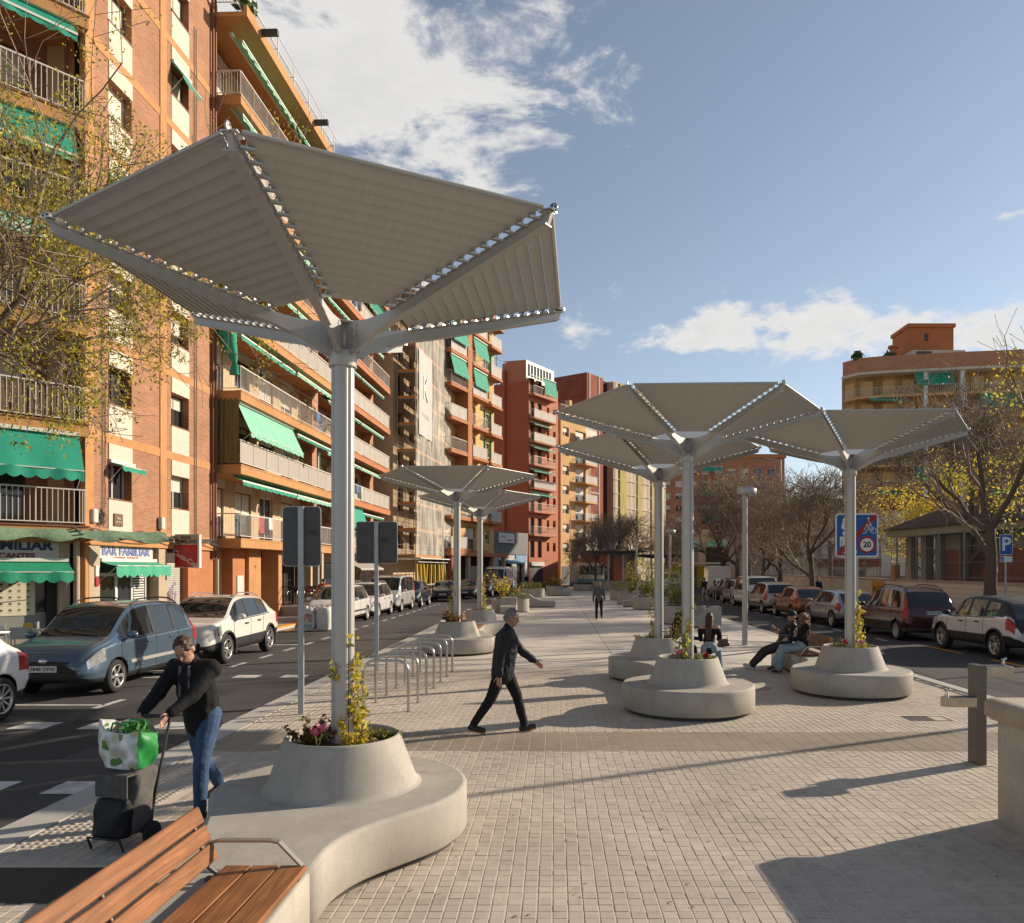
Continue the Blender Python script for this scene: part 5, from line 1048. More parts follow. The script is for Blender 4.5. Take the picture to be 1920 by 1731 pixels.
# ---------------- far end of the street
def far_blocks():
    fb = top('apartment_building','brown brick block with a dark vertical shaft closing the street','building',(5.2,124,0),R(55)); fr = Fr(fb); mb = Mbrick('brick_far',(.27,.07,.038),(.2,.08,.05),w=.6,h=.2); 
    g = G(); g.box(0,0,0,5.0,10,34); fr.obj(g,'wall',mb); g = G(); g.box(5.0,.8,0,7.6,10,34); fr.obj(g,'recess',M('shaft_dark',(.06,.02,.018),.9)); g = G()
    for z in (8,14.5,21,27.5): g.box(1.0,-.06,z,3.6,0,z+.35)
    g.box(3.5,-.08,0,3.9,0,34); g.box(.6,-.08,0,1.0,0,34); fr.obj(g,'trim',M('trim_grey',(.32,.28,.25),.8))
    nb = top('scaffolded_building','tall far building covered in beige netting with yellow strips','building',(9.9,130,0),R(53)); fr = Fr(nb); mn = M('net_beige',(.50,.40,.29),.9,var=.10,vs=.5,var2=.15,vs2=.16,stretch=(1.4,1,.3)); mg = M('net_yellow',(.42,.33,.11),.9,var=.2,vs=1,stretch=(2,1,.5))
    g = G(); nx = 40; vs = []
    for j in range(2):
        for i in range(nx+1): vs.append((18*i/nx,-.15*abs(math.sin(i*.9)),34*j))
    g.add(vs,[(i,i+1,nx+2+i,nx+1+i) for i in range(nx)],0,True); fr.obj(g,'netting',mn,fix=False); g = G(); g.box(0,.1,0,18,6,34); fr.obj(g,'core',m_tan)
    for x,w in ((1.8,2.2),(7.6,1.5),(12.6,.8)):
        g = G(); g.box(x,-.28,3,x+w,-.2,34); fr.obj(g,'yellow_netting',mg)
    g = G(); [g.box(0,-.24,3+i*2.4,18,-.17,3.12+i*2.4) for i in range(13)]; fr.obj(g,'lift_edge',M('lift_pale',(.55,.48,.4),.8))
    ob = top('apartment_building','far orange brick apartment slab with white shutters behind the bare trees','building',(24.5,182,0)); fr = Fr(ob); mo = Mbrick('brick_far_orange',(.40,.175,.095),(.38,.22,.14),w=.8,h=.3)
    ops = []; 
    for i in range(8):
        for k in range(9): ops.append((1.0+k*3.1,2.9+k*3.1,4.2+i*2.9,5.7+i*2.9))
    g = G(); opening_wall(g,0,30,0,28.5,ops,.25,0); fr.obj(g,'wall',[mo],fix=False); rs = random.Random(4)
    for o in ops: window(fr,*o,.2,rs.choice((0,.4,.7,1)),m_frame_w,1,False,False)
    for i in range(8): 
        g = G(); g.box(10,-1.1,3.4+i*2.9,15.5,0,3.6+i*2.9); fr.obj(g,'balcony_slab',mo)
        if i % 2: awning(fr,10.2,15.3,-.9,6.0+i*2.9,.3,1.0,m_green,.1,seed=i,arms=False)
    g = G(); g.box(-.3,-.4,28.5,30.3,8,29.4); fr.obj(g,'roof',M('roof_orange',(.42,.16,.06),.8)); g = G(); g.box(.1,.3,0,30,8,28.4); fr.obj(g,'core',m_dark)
    ob2 = top('apartment_building','low far shops with green awnings under the trees at the road end','building',(20.5,150,0)); fr = Fr(ob2); g = G(); g.box(0,0,0,30,5,9); fr.obj(g,'wall',m_tan)
    for x in (3,9,15,21): awning(fr,x,x+4.5,0,7.6,1.2,.8,m_green_l,.2,seed=int(x),arms=False); g = G(); g.box(x,-.1,3,x+4.5,0,6.4); fr.obj(g,'shop_window',m_glass)
    g = G(); g.box(0,-.3,6.2-3,30,-.05,6.5-3); fr.obj(g,'ledge',m_cream)
    gw = top('warehouse','pale grey warehouse wall at the far left bend','building',(4.0,118,0)); g = G(); g.box(0,0,0,5.2,6,6.6); g.obj('wall',M('warehouse_grey',(.33,.33,.33),.8,var=.05,vs=1),gw); g = G(); g.box(-.1,-.15,6.6,5.3,6.1,6.9); g.obj('roof_edge',m_grille,gw)
    yb = top('site_hoarding','yellow site hoarding at the far end of the right road','hoarding',(13.5,92,0)); g = G(); [g.box(i*1.2,0,0,i*1.2+1.14,.08,2.6,i%3 and 1) for i in range(9)]; g.obj('panel',[M('hoarding_yellow',(.55,.36,.02),.7),M('hoarding_grey',(.12,.13,.13),.7)],yb); g = G(); [g.box(i*1.2-.03,.08,0,i*1.2+.03,.14,2.7) for i in range(10)]; g.obj('post',m_steel,yb)
far_blocks()
# ---------------- vehicles
m_tyre = M('tyre_rubber', (.022,.021,.02), .85, bump=.1, bs=40)
m_rim = M('alloy_rim', (.52,.51,.49), .32, .8); m_rimd = M('rim_dark', (.03,.03,.03), .5, .3); m_hubcap = M('hubcap_silver', (.42,.40,.37), .45, .5)
m_cglass = M('car_glass', (.018,.02,.021), .035, spec=.75)
m_black = M('black_plastic', (.022,.022,.023), .55)
m_head = M('headlight_lens', (.46,.46,.45), .12, .55, var=.35, vs=14, spec=.8); m_tail = M('tail_light_red', (.36,.012,.012), .18, spec=.6); m_tailw = M('tail_light_clear', (.5,.42,.38), .2)
m_plate = M('number_plate_white', (.62,.62,.60), .45); m_ink = M('number_plate_ink', (.02,.02,.025), .6); m_eu = M('plate_blue', (.02,.07,.35), .5)
m_chrome = M('chrome', (.6,.6,.6), .15, .95)
def paint(name, c, metal=.0): return M('car_paint_'+name, c, .28, metal, coat=.8, spec=.5, var=.03, vs=3)
TYPES = {
 'hatch': dict(H=1.48, st=[(0,.42,.60,.68,.66,.74,.64),(.010,.35,.78,.86,.80,.86,.74),(.030,.30,.92,.98,.88,.92,.755),(.065,.28,.965,1.10,.925,.945,.74),(.15,.25,.97,1.37,.96,.965,.70),(.22,.23,.965,1.43,.975,.975,.70),(.36,.22,.95,1.475,.985,.98,.705),(.48,.22,.935,1.48,.985,.98,.71),(.58,.22,.92,1.44,.985,.98,.705),(.765,.22,.90,1.0,.985,.965,.78),(.80,.22,.885,.96,.98,.955,.80),(.90,.23,.80,.885,.955,.92,.74),(.955,.25,.70,.79,.89,.86,.64),(.985,.29,.59,.67,.79,.77,.55),(1,.36,.50,.56,.66,.64,.46)],
   ws=(.58,.77), rw=(.032,.142), sw=[(.205,.325),(.345,.485),(.505,.71)], ax=(.175,.805), head=(.855,.57,.80,.50), tail=(.085,.68,.96,.60)),
 'mpv': dict(H=1.62, st=[(0,.42,.60,.70,.68,.76,.68),(.008,.34,.80,.90,.83,.89,.80),(.022,.30,.94,1.03,.905,.94,.80),(.05,.28,.99,1.25,.94,.96,.765),(.10,.25,.99,1.50,.965,.97,.73),(.18,.23,.985,1.58,.98,.98,.725),(.35,.22,.97,1.625,.985,.985,.73),(.48,.22,.96,1.62,.985,.985,.73),(.60,.22,.945,1.56,.985,.98,.72),(.80,.22,.925,1.04,.985,.965,.78),(.84,.22,.90,.98,.975,.95,.80),(.925,.24,.80,.885,.94,.91,.74),(.965,.27,.69,.77,.88,.85,.65),(.988,.31,.59,.66,.79,.77,.56),(1,.36,.51,.57,.68,.66,.48)],
   ws=(.60,.805), rw=(.024,.095), sw=[(.115,.245),(.27,.455),(.475,.745)], ax=(.165,.80), head=(.88,.60,.82,.50), tail=(.07,.66,1.06,.70)),
 'suv': dict(H=1.60, st=[(0,.46,.66,.76,.68,.76,.66),(.010,.38,.84,.92,.82,.88,.77),(.028,.34,1.0,1.06,.90,.935,.775),(.06,.32,1.06,1.18,.94,.955,.75),(.14,.30,1.07,1.45,.97,.97,.70),(.21,.29,1.06,1.53,.985,.98,.70),(.36,.28,1.03,1.59,.99,.985,.71),(.48,.28,1.015,1.60,.99,.985,.715),(.58,.28,1.0,1.555,.99,.98,.71),(.755,.28,.985,1.09,.99,.97,.79),(.80,.28,.97,1.05,.985,.96,.81),(.90,.30,.90,.985,.965,.93,.76),(.955,.32,.79,.88,.91,.88,.68),(.985,.36,.66,.74,.81,.79,.58),(1,.42,.56,.62,.69,.67,.50)],
   ws=(.58,.758), rw=(.03,.132), sw=[(.19,.30),(.325,.475),(.50,.70)], ax=(.18,.80), head=(.865,.72,.90,.46), tail=(.075,.84,1.03,.55)),
 'van': dict(H=1.9, st=[(0,.42,.70,.80,.80,.86,.84),(.006,.36,1.0,1.12,.92,.96,.93),(.014,.32,1.05,1.5,.95,.975,.90),(.03,.30,1.06,1.82,.97,.98,.86),(.10,.26,1.06,1.89,.985,.985,.855),(.35,.25,1.06,1.92,.985,.985,.86),(.55,.25,1.05,1.91,.985,.985,.86),(.70,.25,1.04,1.82,.985,.98,.84),(.84,.25,1.02,1.16,.98,.965,.84),(.88,.25,.98,1.06,.97,.95,.85),(.95,.27,.86,.93,.94,.92,.80),(.98,.30,.72,.80,.89,.87,.74),(1,.38,.56,.64,.80,.78,.64)],
   ws=(.70,.842), rw=(.012,.03), sw=[(.06,.28),(.30,.50),(.53,.775)], ax=(.18,.80), head=(.90,.64,.90,.50), tail=(.04,.72,1.25,.80)),
 'cargo': dict(H=2.45, st=[(0,.45,.75,.85,.82,.88,.86),(.004,.38,1.15,1.3,.93,.97,.95),(.010,.36,1.25,1.9,.95,.98,.93),(.02,.34,1.25,2.36,.97,.985,.89),(.08,.30,1.25,2.43,.985,.985,.88),(.40,.30,1.25,2.47,.985,.985,.885),(.60,.30,1.24,2.45,.985,.985,.885),(.72,.30,1.22,2.28,.985,.98,.86),(.85,.30,1.18,1.36,.98,.965,.85),(.90,.30,1.08,1.18,.97,.95,.86),(.96,.32,.90,.98,.93,.92,.80),(.985,.34,.76,.84,.88,.86,.74),(1,.42,.62,.7,.80,.78,.64)],
   ws=(.735,.852), rw=None, sw=[(.66,.80)], ax=(.19,.81), head=(.915,.74,1.02,.52), tail=(.03,.75,1.35,.82)),
}
def pchip(xs, ys, xq):
    xs, ys, xq = map(lambda a: np.asarray(a, float), (xs, ys, xq)); h = np.diff(xs); d = np.diff(ys)/h; m = np.zeros_like(ys)
    m[0], m[-1] = d[0], d[-1]
    for i in range(1, len(xs)-1):
        if d[i-1]*d[i] > 0: w1, w2 = 2*h[i]+h[i-1], h[i]+2*h[i-1]; m[i] = (w1+w2)/(w1/d[i-1]+w2/d[i])
    k = np.clip(np.searchsorted(xs, xq)-1, 0, len(h)-1); t = (xq-xs[k])/h[k]
    return (2*t**3-3*t**2+1)*ys[k]+(t**3-2*t**2+t)*h[k]*m[k]+(-2*t**3+3*t**2)*ys[k+1]+(t**3-t**2)*h[k]*m[k+1]
_wheels = {}
def wheel_meshes(r, style):
    k = (r, style)
    if k in _wheels: return _wheels[k]
    w = .105; g = G(); g.lathe([(r*.66,w-.004),(r*.70,w),(r*.90,w),(r*.985,w-.025),(r,w-.05),(r,-w+.05),(r*.985,-w+.025),(r*.90,-w),(r*.66,-w)], 40, axis='y'); ty = g.mesh('tyre', m_tyre, True)
    g = G(); g.lathe([(.0001,w-.075),(r*.62,w-.07),(r*.63,w-.02),(r*.69,w-.002),(r*.70,w-.012),(r*.70,-w)], 32, axis='y', m=1)
    g.lathe([(r*.61,w-.03),(r*.64,w-.004),(r*.685,w+.001),(r*.69,w-.008)], 36, axis='y', m=0)
    n = {'five':5, 'ten':10, 'six':6, 'cap':7}[style]; sw = {'five':.055, 'ten':.030, 'six':.06, 'cap':.085}[style]*r/.31
    for i in range(n):
        a = 2*PI*i/n; ca, sa = math.cos(a), math.sin(a)
        def P(rr, t, y): return (rr*ca-t*sa, y, rr*sa+t*ca)
        ra, rb = r*.12, r*.645
        f, b = w-.018, w-.055
        for off in ((0,) if style != 'five' else (-.022*r/.31, .022*r/.31)):
            s0, s1 = (sw*.42, sw*.5) if style != 'five' else (sw*.22, sw*.30)
            o1 = off*1.6
            q = [P(ra,off-s0,f-.01),P(ra,off+s0,f-.01),P(rb,o1+s1,f+.006),P(rb,o1-s1,f+.006),P(ra,off-s0,b),P(ra,off+s0,b),P(rb,o1+s1,b),P(rb,o1-s1,b)]
            g.add(q, [(0,1,2,3),(7,6,5,4),(0,4,5,1),(1,5,6,2),(2,6,7,3),(3,7,4,0)], 0)
    g.lathe([(.0001,w-.012),(r*.11,w-.015),(r*.16,w-.03),(r*.16,w-.06)], 14, axis='y', m=0)
    rm = g.mesh('rim', [m_rim if style != 'cap' else m_hubcap, m_rimd], True); _wheels[k] = (ty, rm); return _wheels[k]
def car(kind, L, W, H, pos, head, mat, label, group, cat='car', r=.31, style='five', res=.075, plate='', clad=False, rails=False, roofmat=None, extras=(), dz=-.046, glass=None, name='parked_car', sec=3, lower=None, turn=0.):
    T = TYPES[kind]; st = np.array(T['st']); zs = H/T['H']; x = (st[:,0]-.5)*L
    keyx = sorted({*x.tolist(), *[(f-.5)*L for p in T['sw'] for f in p], *[(f-.5)*L for f in T['ws']], *([(f-.5)*L for f in T['rw']] if T['rw'] else [])})
    xq = []
    for a, b in zip(keyx[:-1], keyx[1:]):
        n = max(1, int(round((b-a)/res))); xq += [a+(b-a)*i/n for i in range(n)]
    xq.append(keyx[-1]); xq = np.array(xq); P = [pchip(x, st[:,i], xq) for i in range(1,7)]
    zl, zb, zt = [p*(zs if i else 1) for i, p in enumerate(P[:3])]; zb, zt = P[1]*zs, P[2]*zs; wl, wb, wt = [p*W/2 for p in P[3:]]
    rings = []; side = []
    for i in range(len(xq)):
        a, b, t, l, bb, tt = zl[i], zb[i], zt[i], wl[i], wb[i], wt[i]; h = t-b; g_ = max(0., min(1., (h-.10)/.2))
        k = [(0,a),(l*.80,a),(l*.93,a+.02),(l*.985,a+.10*(b-a)/.6),(max(l,bb)*1.005,a+.42*(b-a)),(bb*1.0,b-.10*(b-a)/.6),(bb*.985,b),(bb*.985-.02-.02*(1-g_)+(tt-bb)*.04,b+.028*g_+h*.15*(1-g_)),(tt+.035*g_*0+ (bb-tt)*.10*g_+(bb-tt)*.35*(1-g_), t-.085*g_-h*.30*(1-g_)),(tt-.035,t-.030*g_-h*.12*(1-g_)),(tt*.62,t-.006),(0,t)]
        # densify the section
        q = []
        for j in range(len(k)-1):
            nn = (2,1,1,2*(sec-2),2*(sec-2),sec-2,1,sec,1,2,2)[j]
            for s_ in range(nn): f = s_/nn; q.append((k[j][0]+(k[j+1][0]-k[j][0])*f, k[j][1]+(k[j+1][1]-k[j][1])*f, j+f))
        q.append((*k[-1], len(k)-2)); half = q
        ring = [(xq[i], y, z) for y, z, _ in half] + [(xq[i], -y, z) for y, z, _ in half[-2:0:-1]]
        rings.append(ring)
        seg = [s[2] for s in half[:-1]]; side = seg + seg[::-1]
    n = len(rings[0]); V = [p for r_ in rings for p in r_]; Fc = []; mi = []
    hx, hz0, hz1, hy = T['head']; tx, tz0, tz1, ty_ = T['tail']; xw0, xw1 = [(f-.5)*L for f in T['ws']]; xr = [(f-.5)*L for f in T['rw']] if T['rw'] else None
    roof_i = roofmat is not None
    for i in range(len(rings)-1):
        xm = (xq[i]+xq[i+1])/2
        for j in range(n):
            f = (i*n+j, i*n+(j+1)%n, (i+1)*n+(j+1)%n, (i+1)*n+j); Fc.append(f); sv = side[j]; s = int(sv); m = 0
            c = np.mean([V[q] for q in f], 0)
            if s in (9,10) and xw0 <= xm <= xw1: m = 1
            elif s in (9,10) and xr and xr[0] <= xm <= xr[1]: m = 2
            elif s == 7 and any((a-.5)*L <= xm <= (b-.5)*L for a, b in T['sw']) and c[2] > 0: m = 3
            elif s == 7 and kind != 'cargo' and (T['sw'][0][0]-.5)*L < xm < (T['sw'][-1][1]-.5)*L: m = 6
            elif (hx-.5)*L < xm < (.978-.5)*L and 4.49 < sv < 6: m = 4
            elif (.006-.5)*L < xm < (tx-.5)*L and (4.49 < sv < 7 if kind in ('hatch','suv') else 4.49 < sv < 8): m = 5
            elif s <= 2 or (clad and s == 3): m = 6
            elif xm > (.985-.5)*L and abs(c[1]) < .5*W/2: m = 6
            elif roof_i and s >= 8: m = 7
            elif s in (7,8) and roof_i and m == 0 and c[2] > zb[i]+.05: m = 7
            mi.append(m)
    Fc.append(tuple(range(n))[::-1]); mi.append(0 if kind != 'van' else 0); Fc.append(tuple((len(rings)-1)*n+j for j in range(n))); mi.append(6)
    me = bpy.data.meshes.new('body'); me.from_pydata(V, [], Fc); mats = [mat, glass or m_cglass, m_cglass, m_cglass, m_head, m_tail, lower or m_black, roofmat or mat, m_black]
    for q in mats: me.materials.append(q)
    me.polygons.foreach_set('material_index', mi); me.polygons.foreach_set('use_smooth', [True]*(len(Fc)-2)+[False]*2); me.update()
    bo = scratch('body', me)
    ra = r*1.15; cut = G(); axx = [(f-.5)*L for f in T['ax']]
    for ax in axx:
        for s in (-1,1): cut.tube([(ax, s*(W/2-.27), r), (ax, s*(W/2+.3), r)], ra, 28)
    cm = bpy.data.meshes.new('cut'); cm.from_pydata(cut.v, [], cut.f); [cm.materials.append(q) for q in mats]; cm.polygons.foreach_set('material_index', [8]*len(cut.f)); b_ = bmesh.new(); b_.from_mesh(cm); bmesh.ops.remove_doubles(b_, verts=b_.verts, dist=1e-5); bmesh.ops.recalc_face_normals(b_, faces=b_.faces); b_.to_mesh(cm); b_.free()
    co = scratch('cut', cm)
    b_ = bmesh.new(); b_.from_mesh(me); bmesh.ops.recalc_face_normals(b_, faces=b_.faces); b_.to_mesh(me); b_.free()
    md = bo.modifiers.new('b', 'BOOLEAN'); md.object = co; md.operation = 'DIFFERENCE'; md.solver = 'EXACT'; res_me = eval_mesh(bo); bpy.data.objects.remove(bo); bpy.data.objects.remove(co)
    if len(res_me.polygons) < len(Fc)*.5: res_me = me
    t = top(name, label, cat, (pos[0], pos[1], dz), head, group)
    # split the shell into its parts
    polys = [(p.material_index, tuple(p.vertices), p.use_smooth) for p in res_me.polygons]; co_ = [v.co.copy() for v in res_me.vertices]; no_ = [v.normal.copy() for v in res_me.vertices]
    def part(nm, ids, mm, push=0.):
        used = {}; vs = []; fs = []
        for k in ids:
            f = []
            for v in polys[k][1]:
                if v not in used: used[v] = len(vs); vs.append(co_[v]+no_[v]*push)
                f.append(used[v])
            fs.append(f)
        q = bpy.data.meshes.new(nm); q.from_pydata(vs, [], fs); [q.materials.append(z) for z in mm[0]]; q.polygons.foreach_set('material_index', [mm[1][polys[k][0]] for k in ids]); q.polygons.foreach_set('use_smooth', [polys[k][2] for k in ids]); q.update(); return link(nm, q, t)
    body = part('body', [k for k, p in enumerate(polys) if p[0] in (0,6,7,8)], ([mats[0],mats[6],mats[7],m_black], {0:0,6:1,7:2,8:3}))
    for code, nm, push in ((1,'windscreen',-.004),(2,'rear_window',-.004),(3,'side_window',-.006),(4,'headlight',.003),(5,'tail_light',.004)):
        ids = [k for k, p in enumerate(polys) if p[0] == code]; todo = set(ids); vmap = {}
        for k in ids:
            for v in polys[k][1]: vmap.setdefault(v, []).append(k)
        while todo:
            seed = todo.pop(); grp = [seed]; stack = [seed]
            while stack:
                for v in polys[stack.pop()][1]:
                    for q in vmap[v]:
                        if q in todo: todo.discard(q); grp.append(q); stack.append(q)
            part(nm, grp, ([mats[code]], {code:0}), push)
    ty, rm = wheel_meshes(r, style)
    for ax in axx:
        for s in (1,-1):
            e = link('wheel', None, t, (ax, s*(W/2-.125), r), (0,0,0 if s > 0 else PI)); link('tyre', ty, e); link('rim', rm, e)
    def at(xx): return float(np.interp(xx, xq, wb)), float(np.interp(xx, xq, zb)), float(np.interp(xx, xq, zl))
    hw = lambda xx, z: float(np.interp(xx, xq, np.maximum(wl, wb)))*1.004
    # mirrors, handles, door seams, side moulding
    for s in (1,-1):
        g = G(); xm = xw1-.22*L*.35; y, z, _ = at(xm); g.M = Matrix.Translation((xm, s*(y+.11), z+.10)) @ Matrix.Diagonal((.07,.11,.075,1)); g.lathe([(.0001,-1),(.55,-.85),(.9,-.4),(1,.1),(.85,.6),(.5,.9),(.0001,1)], 12); g.M = None; g.tube([(xm+.02, s*(y-.03), z+.02),(xm, s*(y+.06), z+.07)], .02, 6); g.obj('mirror', mat if not roof_i else m_black, t)
        xs_ = np.linspace((T['sw'][0][0]-.5)*L-.03,(T['sw'][-1][1]-.5)*L+.05,14); g = G(); g.tube([(q, s*(float(np.interp(q,xq,wb))*.985-.004), float(np.interp(q,xq,zb))+.012) for q in xs_], .011, 5); g.obj('window_trim', m_black, t)
        xd = [(T['sw'][-1][0]-.5)*L-.012*L, (T['sw'][-1][1]-.5)*L+.02*L] + ([(T['sw'][-2][0]-.5)*L-.03*L] if len(T['sw']) > 1 else [])
        for q in xd:
            y, z, z0 = at(q); g = G(); hh = float(np.interp(q, xq, np.maximum(wl,wb))); wlq = float(np.interp(q, xq, wl))
            pts = [(q, s*(wlq*.987+.0005), z0+.13), (q+.01, s*(hh*1.0055), z0+.42*(z-z0)), (q, s*(y*1.001), z-.07), (q-.0, s*(y*.987), z)]; g.tube(pts, .0045, 4); g.obj('door_seam', m_black, t)
        for q in ([T['sw'][-1][0]+.03] + ([T['sw'][-2][0]+.02] if len(T['sw']) > 1 and kind != 'cargo' else [])):
            xx = (q-.5)*L; y, z, z0 = at(xx); zz = z-.13; g = G(); yy = float(np.interp(xx, xq, np.maximum(wl,wb)))*.997; g.cbox(xx-.01, s*yy-.012, zz, xx+.19, s*yy+.024 if s > 0 else s*yy+.012, zz+.035, .008) if s > 0 else g.cbox(xx-.01, s*yy-.024, zz, xx+.19, s*yy+.012, zz+.035, .008); g.obj('door_handle', mat if 'mould' in extras else m_black, t)
        if 'mould' in extras:
            xa, xb = axx[0]+ra+.05, axx[1]-ra-.05; yy = float(np.max(wl))*1.005; y, z, z0 = at(0); zz = z0+.30*(z-z0)+.05; g = G(); g.cbox(xa, s*yy-.02, zz, xb, s*yy+.018, zz+.07, .01); g.obj('side_moulding', m_hubcap if 'grey' in extras else m_black, t)
        if clad:
            for ax in axx:
                g = G(); g.tube([(ax+ra*1.03*math.cos(a), s*(hw(ax+ra*1.0*math.cos(a),0)-.004), r+ra*1.03*math.sin(a)) for a in np.linspace(-.35, PI+.35, 22)], .032, 6); g.obj('wheel_arch_trim', lower or m_black, t)
        if rails:
            xa, xb = (T['sw'][0][0]-.5)*L+.05, xw0-.1; g = G()
            if 'split' in extras: segs = [(xa,(xa+xb)/2-.1),((xa+xb)/2+.1,xb)] if False else [(xa,xb)]
            else: segs = [(xa,xb)]
            for a, b in segs:
                yy = float(np.interp((a+b)/2, xq, wt))-.07; zz = [float(np.interp(q, xq, zt)) for q in np.linspace(a,b,7)]; g.tube([(q, s*yy, z+(.055 if 0 < k < 6 else -.01)) for k, (q, z) in enumerate(zip(np.linspace(a,b,7), zz))], .016, 6)
            g.obj('roof_rail', m_black if 'darkrail' in extras else m_steel, t)
    # bumpers, grille, plates
    xf, xb = L/2, -L/2
    z0 = .36*1
    g = G(); g.cbox(xf-.03,-.30*W,z0+.02,xf+.012,.30*W,z0+.11,.01); [g.box(xf-.02,-.24*W,z0+.16+k*.035,xf+.02,.24*W,z0+.175+k*.035) for k in range(3)]; g.obj('grille', m_black, t)
    for fr_, xx, rz in ((True, xf+.024, R(90)), (False, xb-.012, R(-90))):
        if plate == 'none': continue
        zz = z0+.17 if fr_ else (.86*zs if kind in ('mpv','van','cargo','hatch') else .80*zs)
        if not fr_: xx = float(np.interp(zz, [.62*zs,.9*zs], [xb-.012, xb+.035 if kind in('hatch','suv') else xb+.02]))-.022
        e = link('number_plate', None, t, (xx,0,zz), (0,0,rz)); g = G(); g.cbox(-.26,-.007,-.055,.26,.007,.055,.004); link('plate_face', g.mesh('plate_face',[m_plate],True), e); g = G(); g.box(-.258,-.0085,-.053,-.215,-.007,.053); link('plate_band', g.mesh('pb',[m_eu],True), e)
        if plate: text(plate,.088,m_ink,e,(.02,-.0085,.0),ext=.0008,sx=1.1,bold=.0015)
    for y_ in (-.33*W,.33*W):
        g = G(); g.lathe([(.0001,.012),(.05,.01),(.062,-.01)],12,(0,0,0),axis='y'); o = g.obj('fog_light', m_head, t); o.location = (xf-.055,y_,.40); o.rotation_euler = (0,0,R(-90))
    if kind != 'cargo' and kind != 'van':
        g = G(); g.tube([(xw1-.02,.35*W*.8,zt[np.argmin(abs(xq-xw1))]+.006),(xw1-.09,-.05,float(np.interp(xw1-.09,xq,zt))+.012)],.008,4); g.obj('wiper', m_black, t)
    if 'spoiler' in extras: z = float(np.interp((.13-.5)*L,xq,zt)); g = G(); g.prism([((.06-.5)*L,z-.02),((.15-.5)*L,z+.012),((.15-.5)*L,z-.03),((.07-.5)*L,z-.045)],-.36*W,.36*W,0,'y'); g.obj('spoiler', mat, t)
    if 'badge' in extras: g = G(); g.lathe([(.0001,.006),(.055,.004),(.06,-.004)],16,axis='y'); o = g.obj('badge', m_chrome, t); o.location = (xf+.004,0,.66*zs); o.rotation_euler = (0,0,R(-90)); o.scale = (1.3,1,.8)
    return t
DN, UP = R(-90), R(90)          # heading towards / away from the camera
GL, GR_ = 'cars parked on the left', 'cars parked on the right'
white, silver = paint('white',(.66,.645,.61)), paint('silver',(.40,.40,.39),.35)
car('hatch',4.3,1.79,1.47,(-9.1,10.05),DN,paint('clean_white',(.70,.69,.67)),'white hatchback cut off at the left edge with a red tail light',GL,r=.325,style='ten',res=.05,extras=('spoiler',),plate='none',sec=4)
car('mpv',4.03,1.74,1.62,(-8.86,15.3),DN,paint('steel_blue',(.085,.135,.19),.45),'steel blue compact people carrier with black roof rails',GL,r=.305,style='six',res=.045,plate='3848 DPW',rails=True,extras=('mould','grey','darkrail','badge'),sec=4)
car('suv',4.38,1.81,1.60,(-8.72,19.75),DN,paint('pearl_white',(.66,.63,.57)),'white crossover with black wheel arches parked behind the blue one',GL,r=.35,style='five',res=.05,clad=True,rails=True,plate='none',sec=4)
car('mpv',4.25,1.78,1.60,(-9.15,32.6),DN,white,'white car hidden behind the near canopy pole',GL,r=.32,style='cap',clad=False,extras=('mould',))
car('mpv',4.3,1.80,1.62,(-9.05,37.0),DN,paint('white_b',(.64,.63,.60)),'white people carrier right of the near canopy pole',GL,r=.32,style='cap',rails=True)
car('van',4.75,1.90,1.90,(-8.95,41.8),DN,paint('white_silver',(.50,.49,.46),.25),'pale silver passenger van in the left row',GL,'van',r=.33,style='cap',name='parked_van')
car('suv',4.3,1.80,1.60,(-8.7,46.6),DN,paint('ink_blue',(.012,.018,.03),.3),'dark blue crossover next to the yellow scaffold posts',GL,r=.34,style='five')
car('hatch',3.98,1.74,1.46,(-7.75,54.3),DN+R(3),paint('black',(.010,.010,.012),.2),'black hatchback facing the camera beyond the left canopies',GL,r=.31,style='cap',plate='7315 HKN')
car('hatch',4.25,1.76,1.46,(-6.55,59.2),DN-R(4),paint('graphite',(.03,.03,.032),.4),'graphite car behind the black hatchback',GL,r=.31,style='cap')
car('suv',4.3,1.78,1.55,(-5.75,64.2),DN-R(8),paint('charcoal',(.022,.022,.025),.3),'charcoal car in front of the white delivery van',GL,r=.32,style='cap')
car('cargo',5.6,2.05,2.5,(-5.3,71.5),DN-R(6),paint('van_white',(.62,.60,.56)),'tall white delivery van at the far end of the left row',GL,'van',r=.34,style='cap',name='parked_van',plate='none')
# right side row
car('suv',4.30,1.77,1.55,(11.95,20.75),UP,paint('pearl_grey',(.56,.55,.53),.2),'pearl grey crossover with a black roof at the right edge',GR_,r=.345,style='five',res=.05,clad=True,roofmat=m_black,plate='none',sec=4)
car('mpv',4.32,1.75,1.68,(11.75,26.0),UP,paint('maroon',(.065,.010,.012),.35),'maroon people carrier with a plain white number plate',GR_,r=.305,style='cap',res=.055,plate='B 1957 WL',rails=True,lower=M('bumper_grey',(.07,.065,.06),.6),extras=('mould','darkrail'),sec=4)
car('hatch',4.28,1.79,1.45,(11.6,31.2),UP,paint('grey_silver',(.30,.29,.29),.4),'silver grey hatchback behind the blue sign post',GR_,r=.32,style='five')
car('hatch',4.03,1.73,1.48,(11.5,36.0),UP,paint('copper',(.33,.105,.025),.5),'copper orange hatchback in the right row',GR_,r=.31,style='five')
car('mpv',4.26,1.80,1.60,(11.45,40.7),UP,paint('champagne',(.44,.38,.30),.4),'champagne beige people carrier behind the orange hatchback',GR_,r=.315,style='cap',extras=('mould',))
car('van',4.3,1.80,1.85,(11.75,45.5),UP,paint('plain_white',(.66,.65,.62)),'boxy white passenger van in the right row',GR_,'van',r=.32,style='cap',name='parked_van')
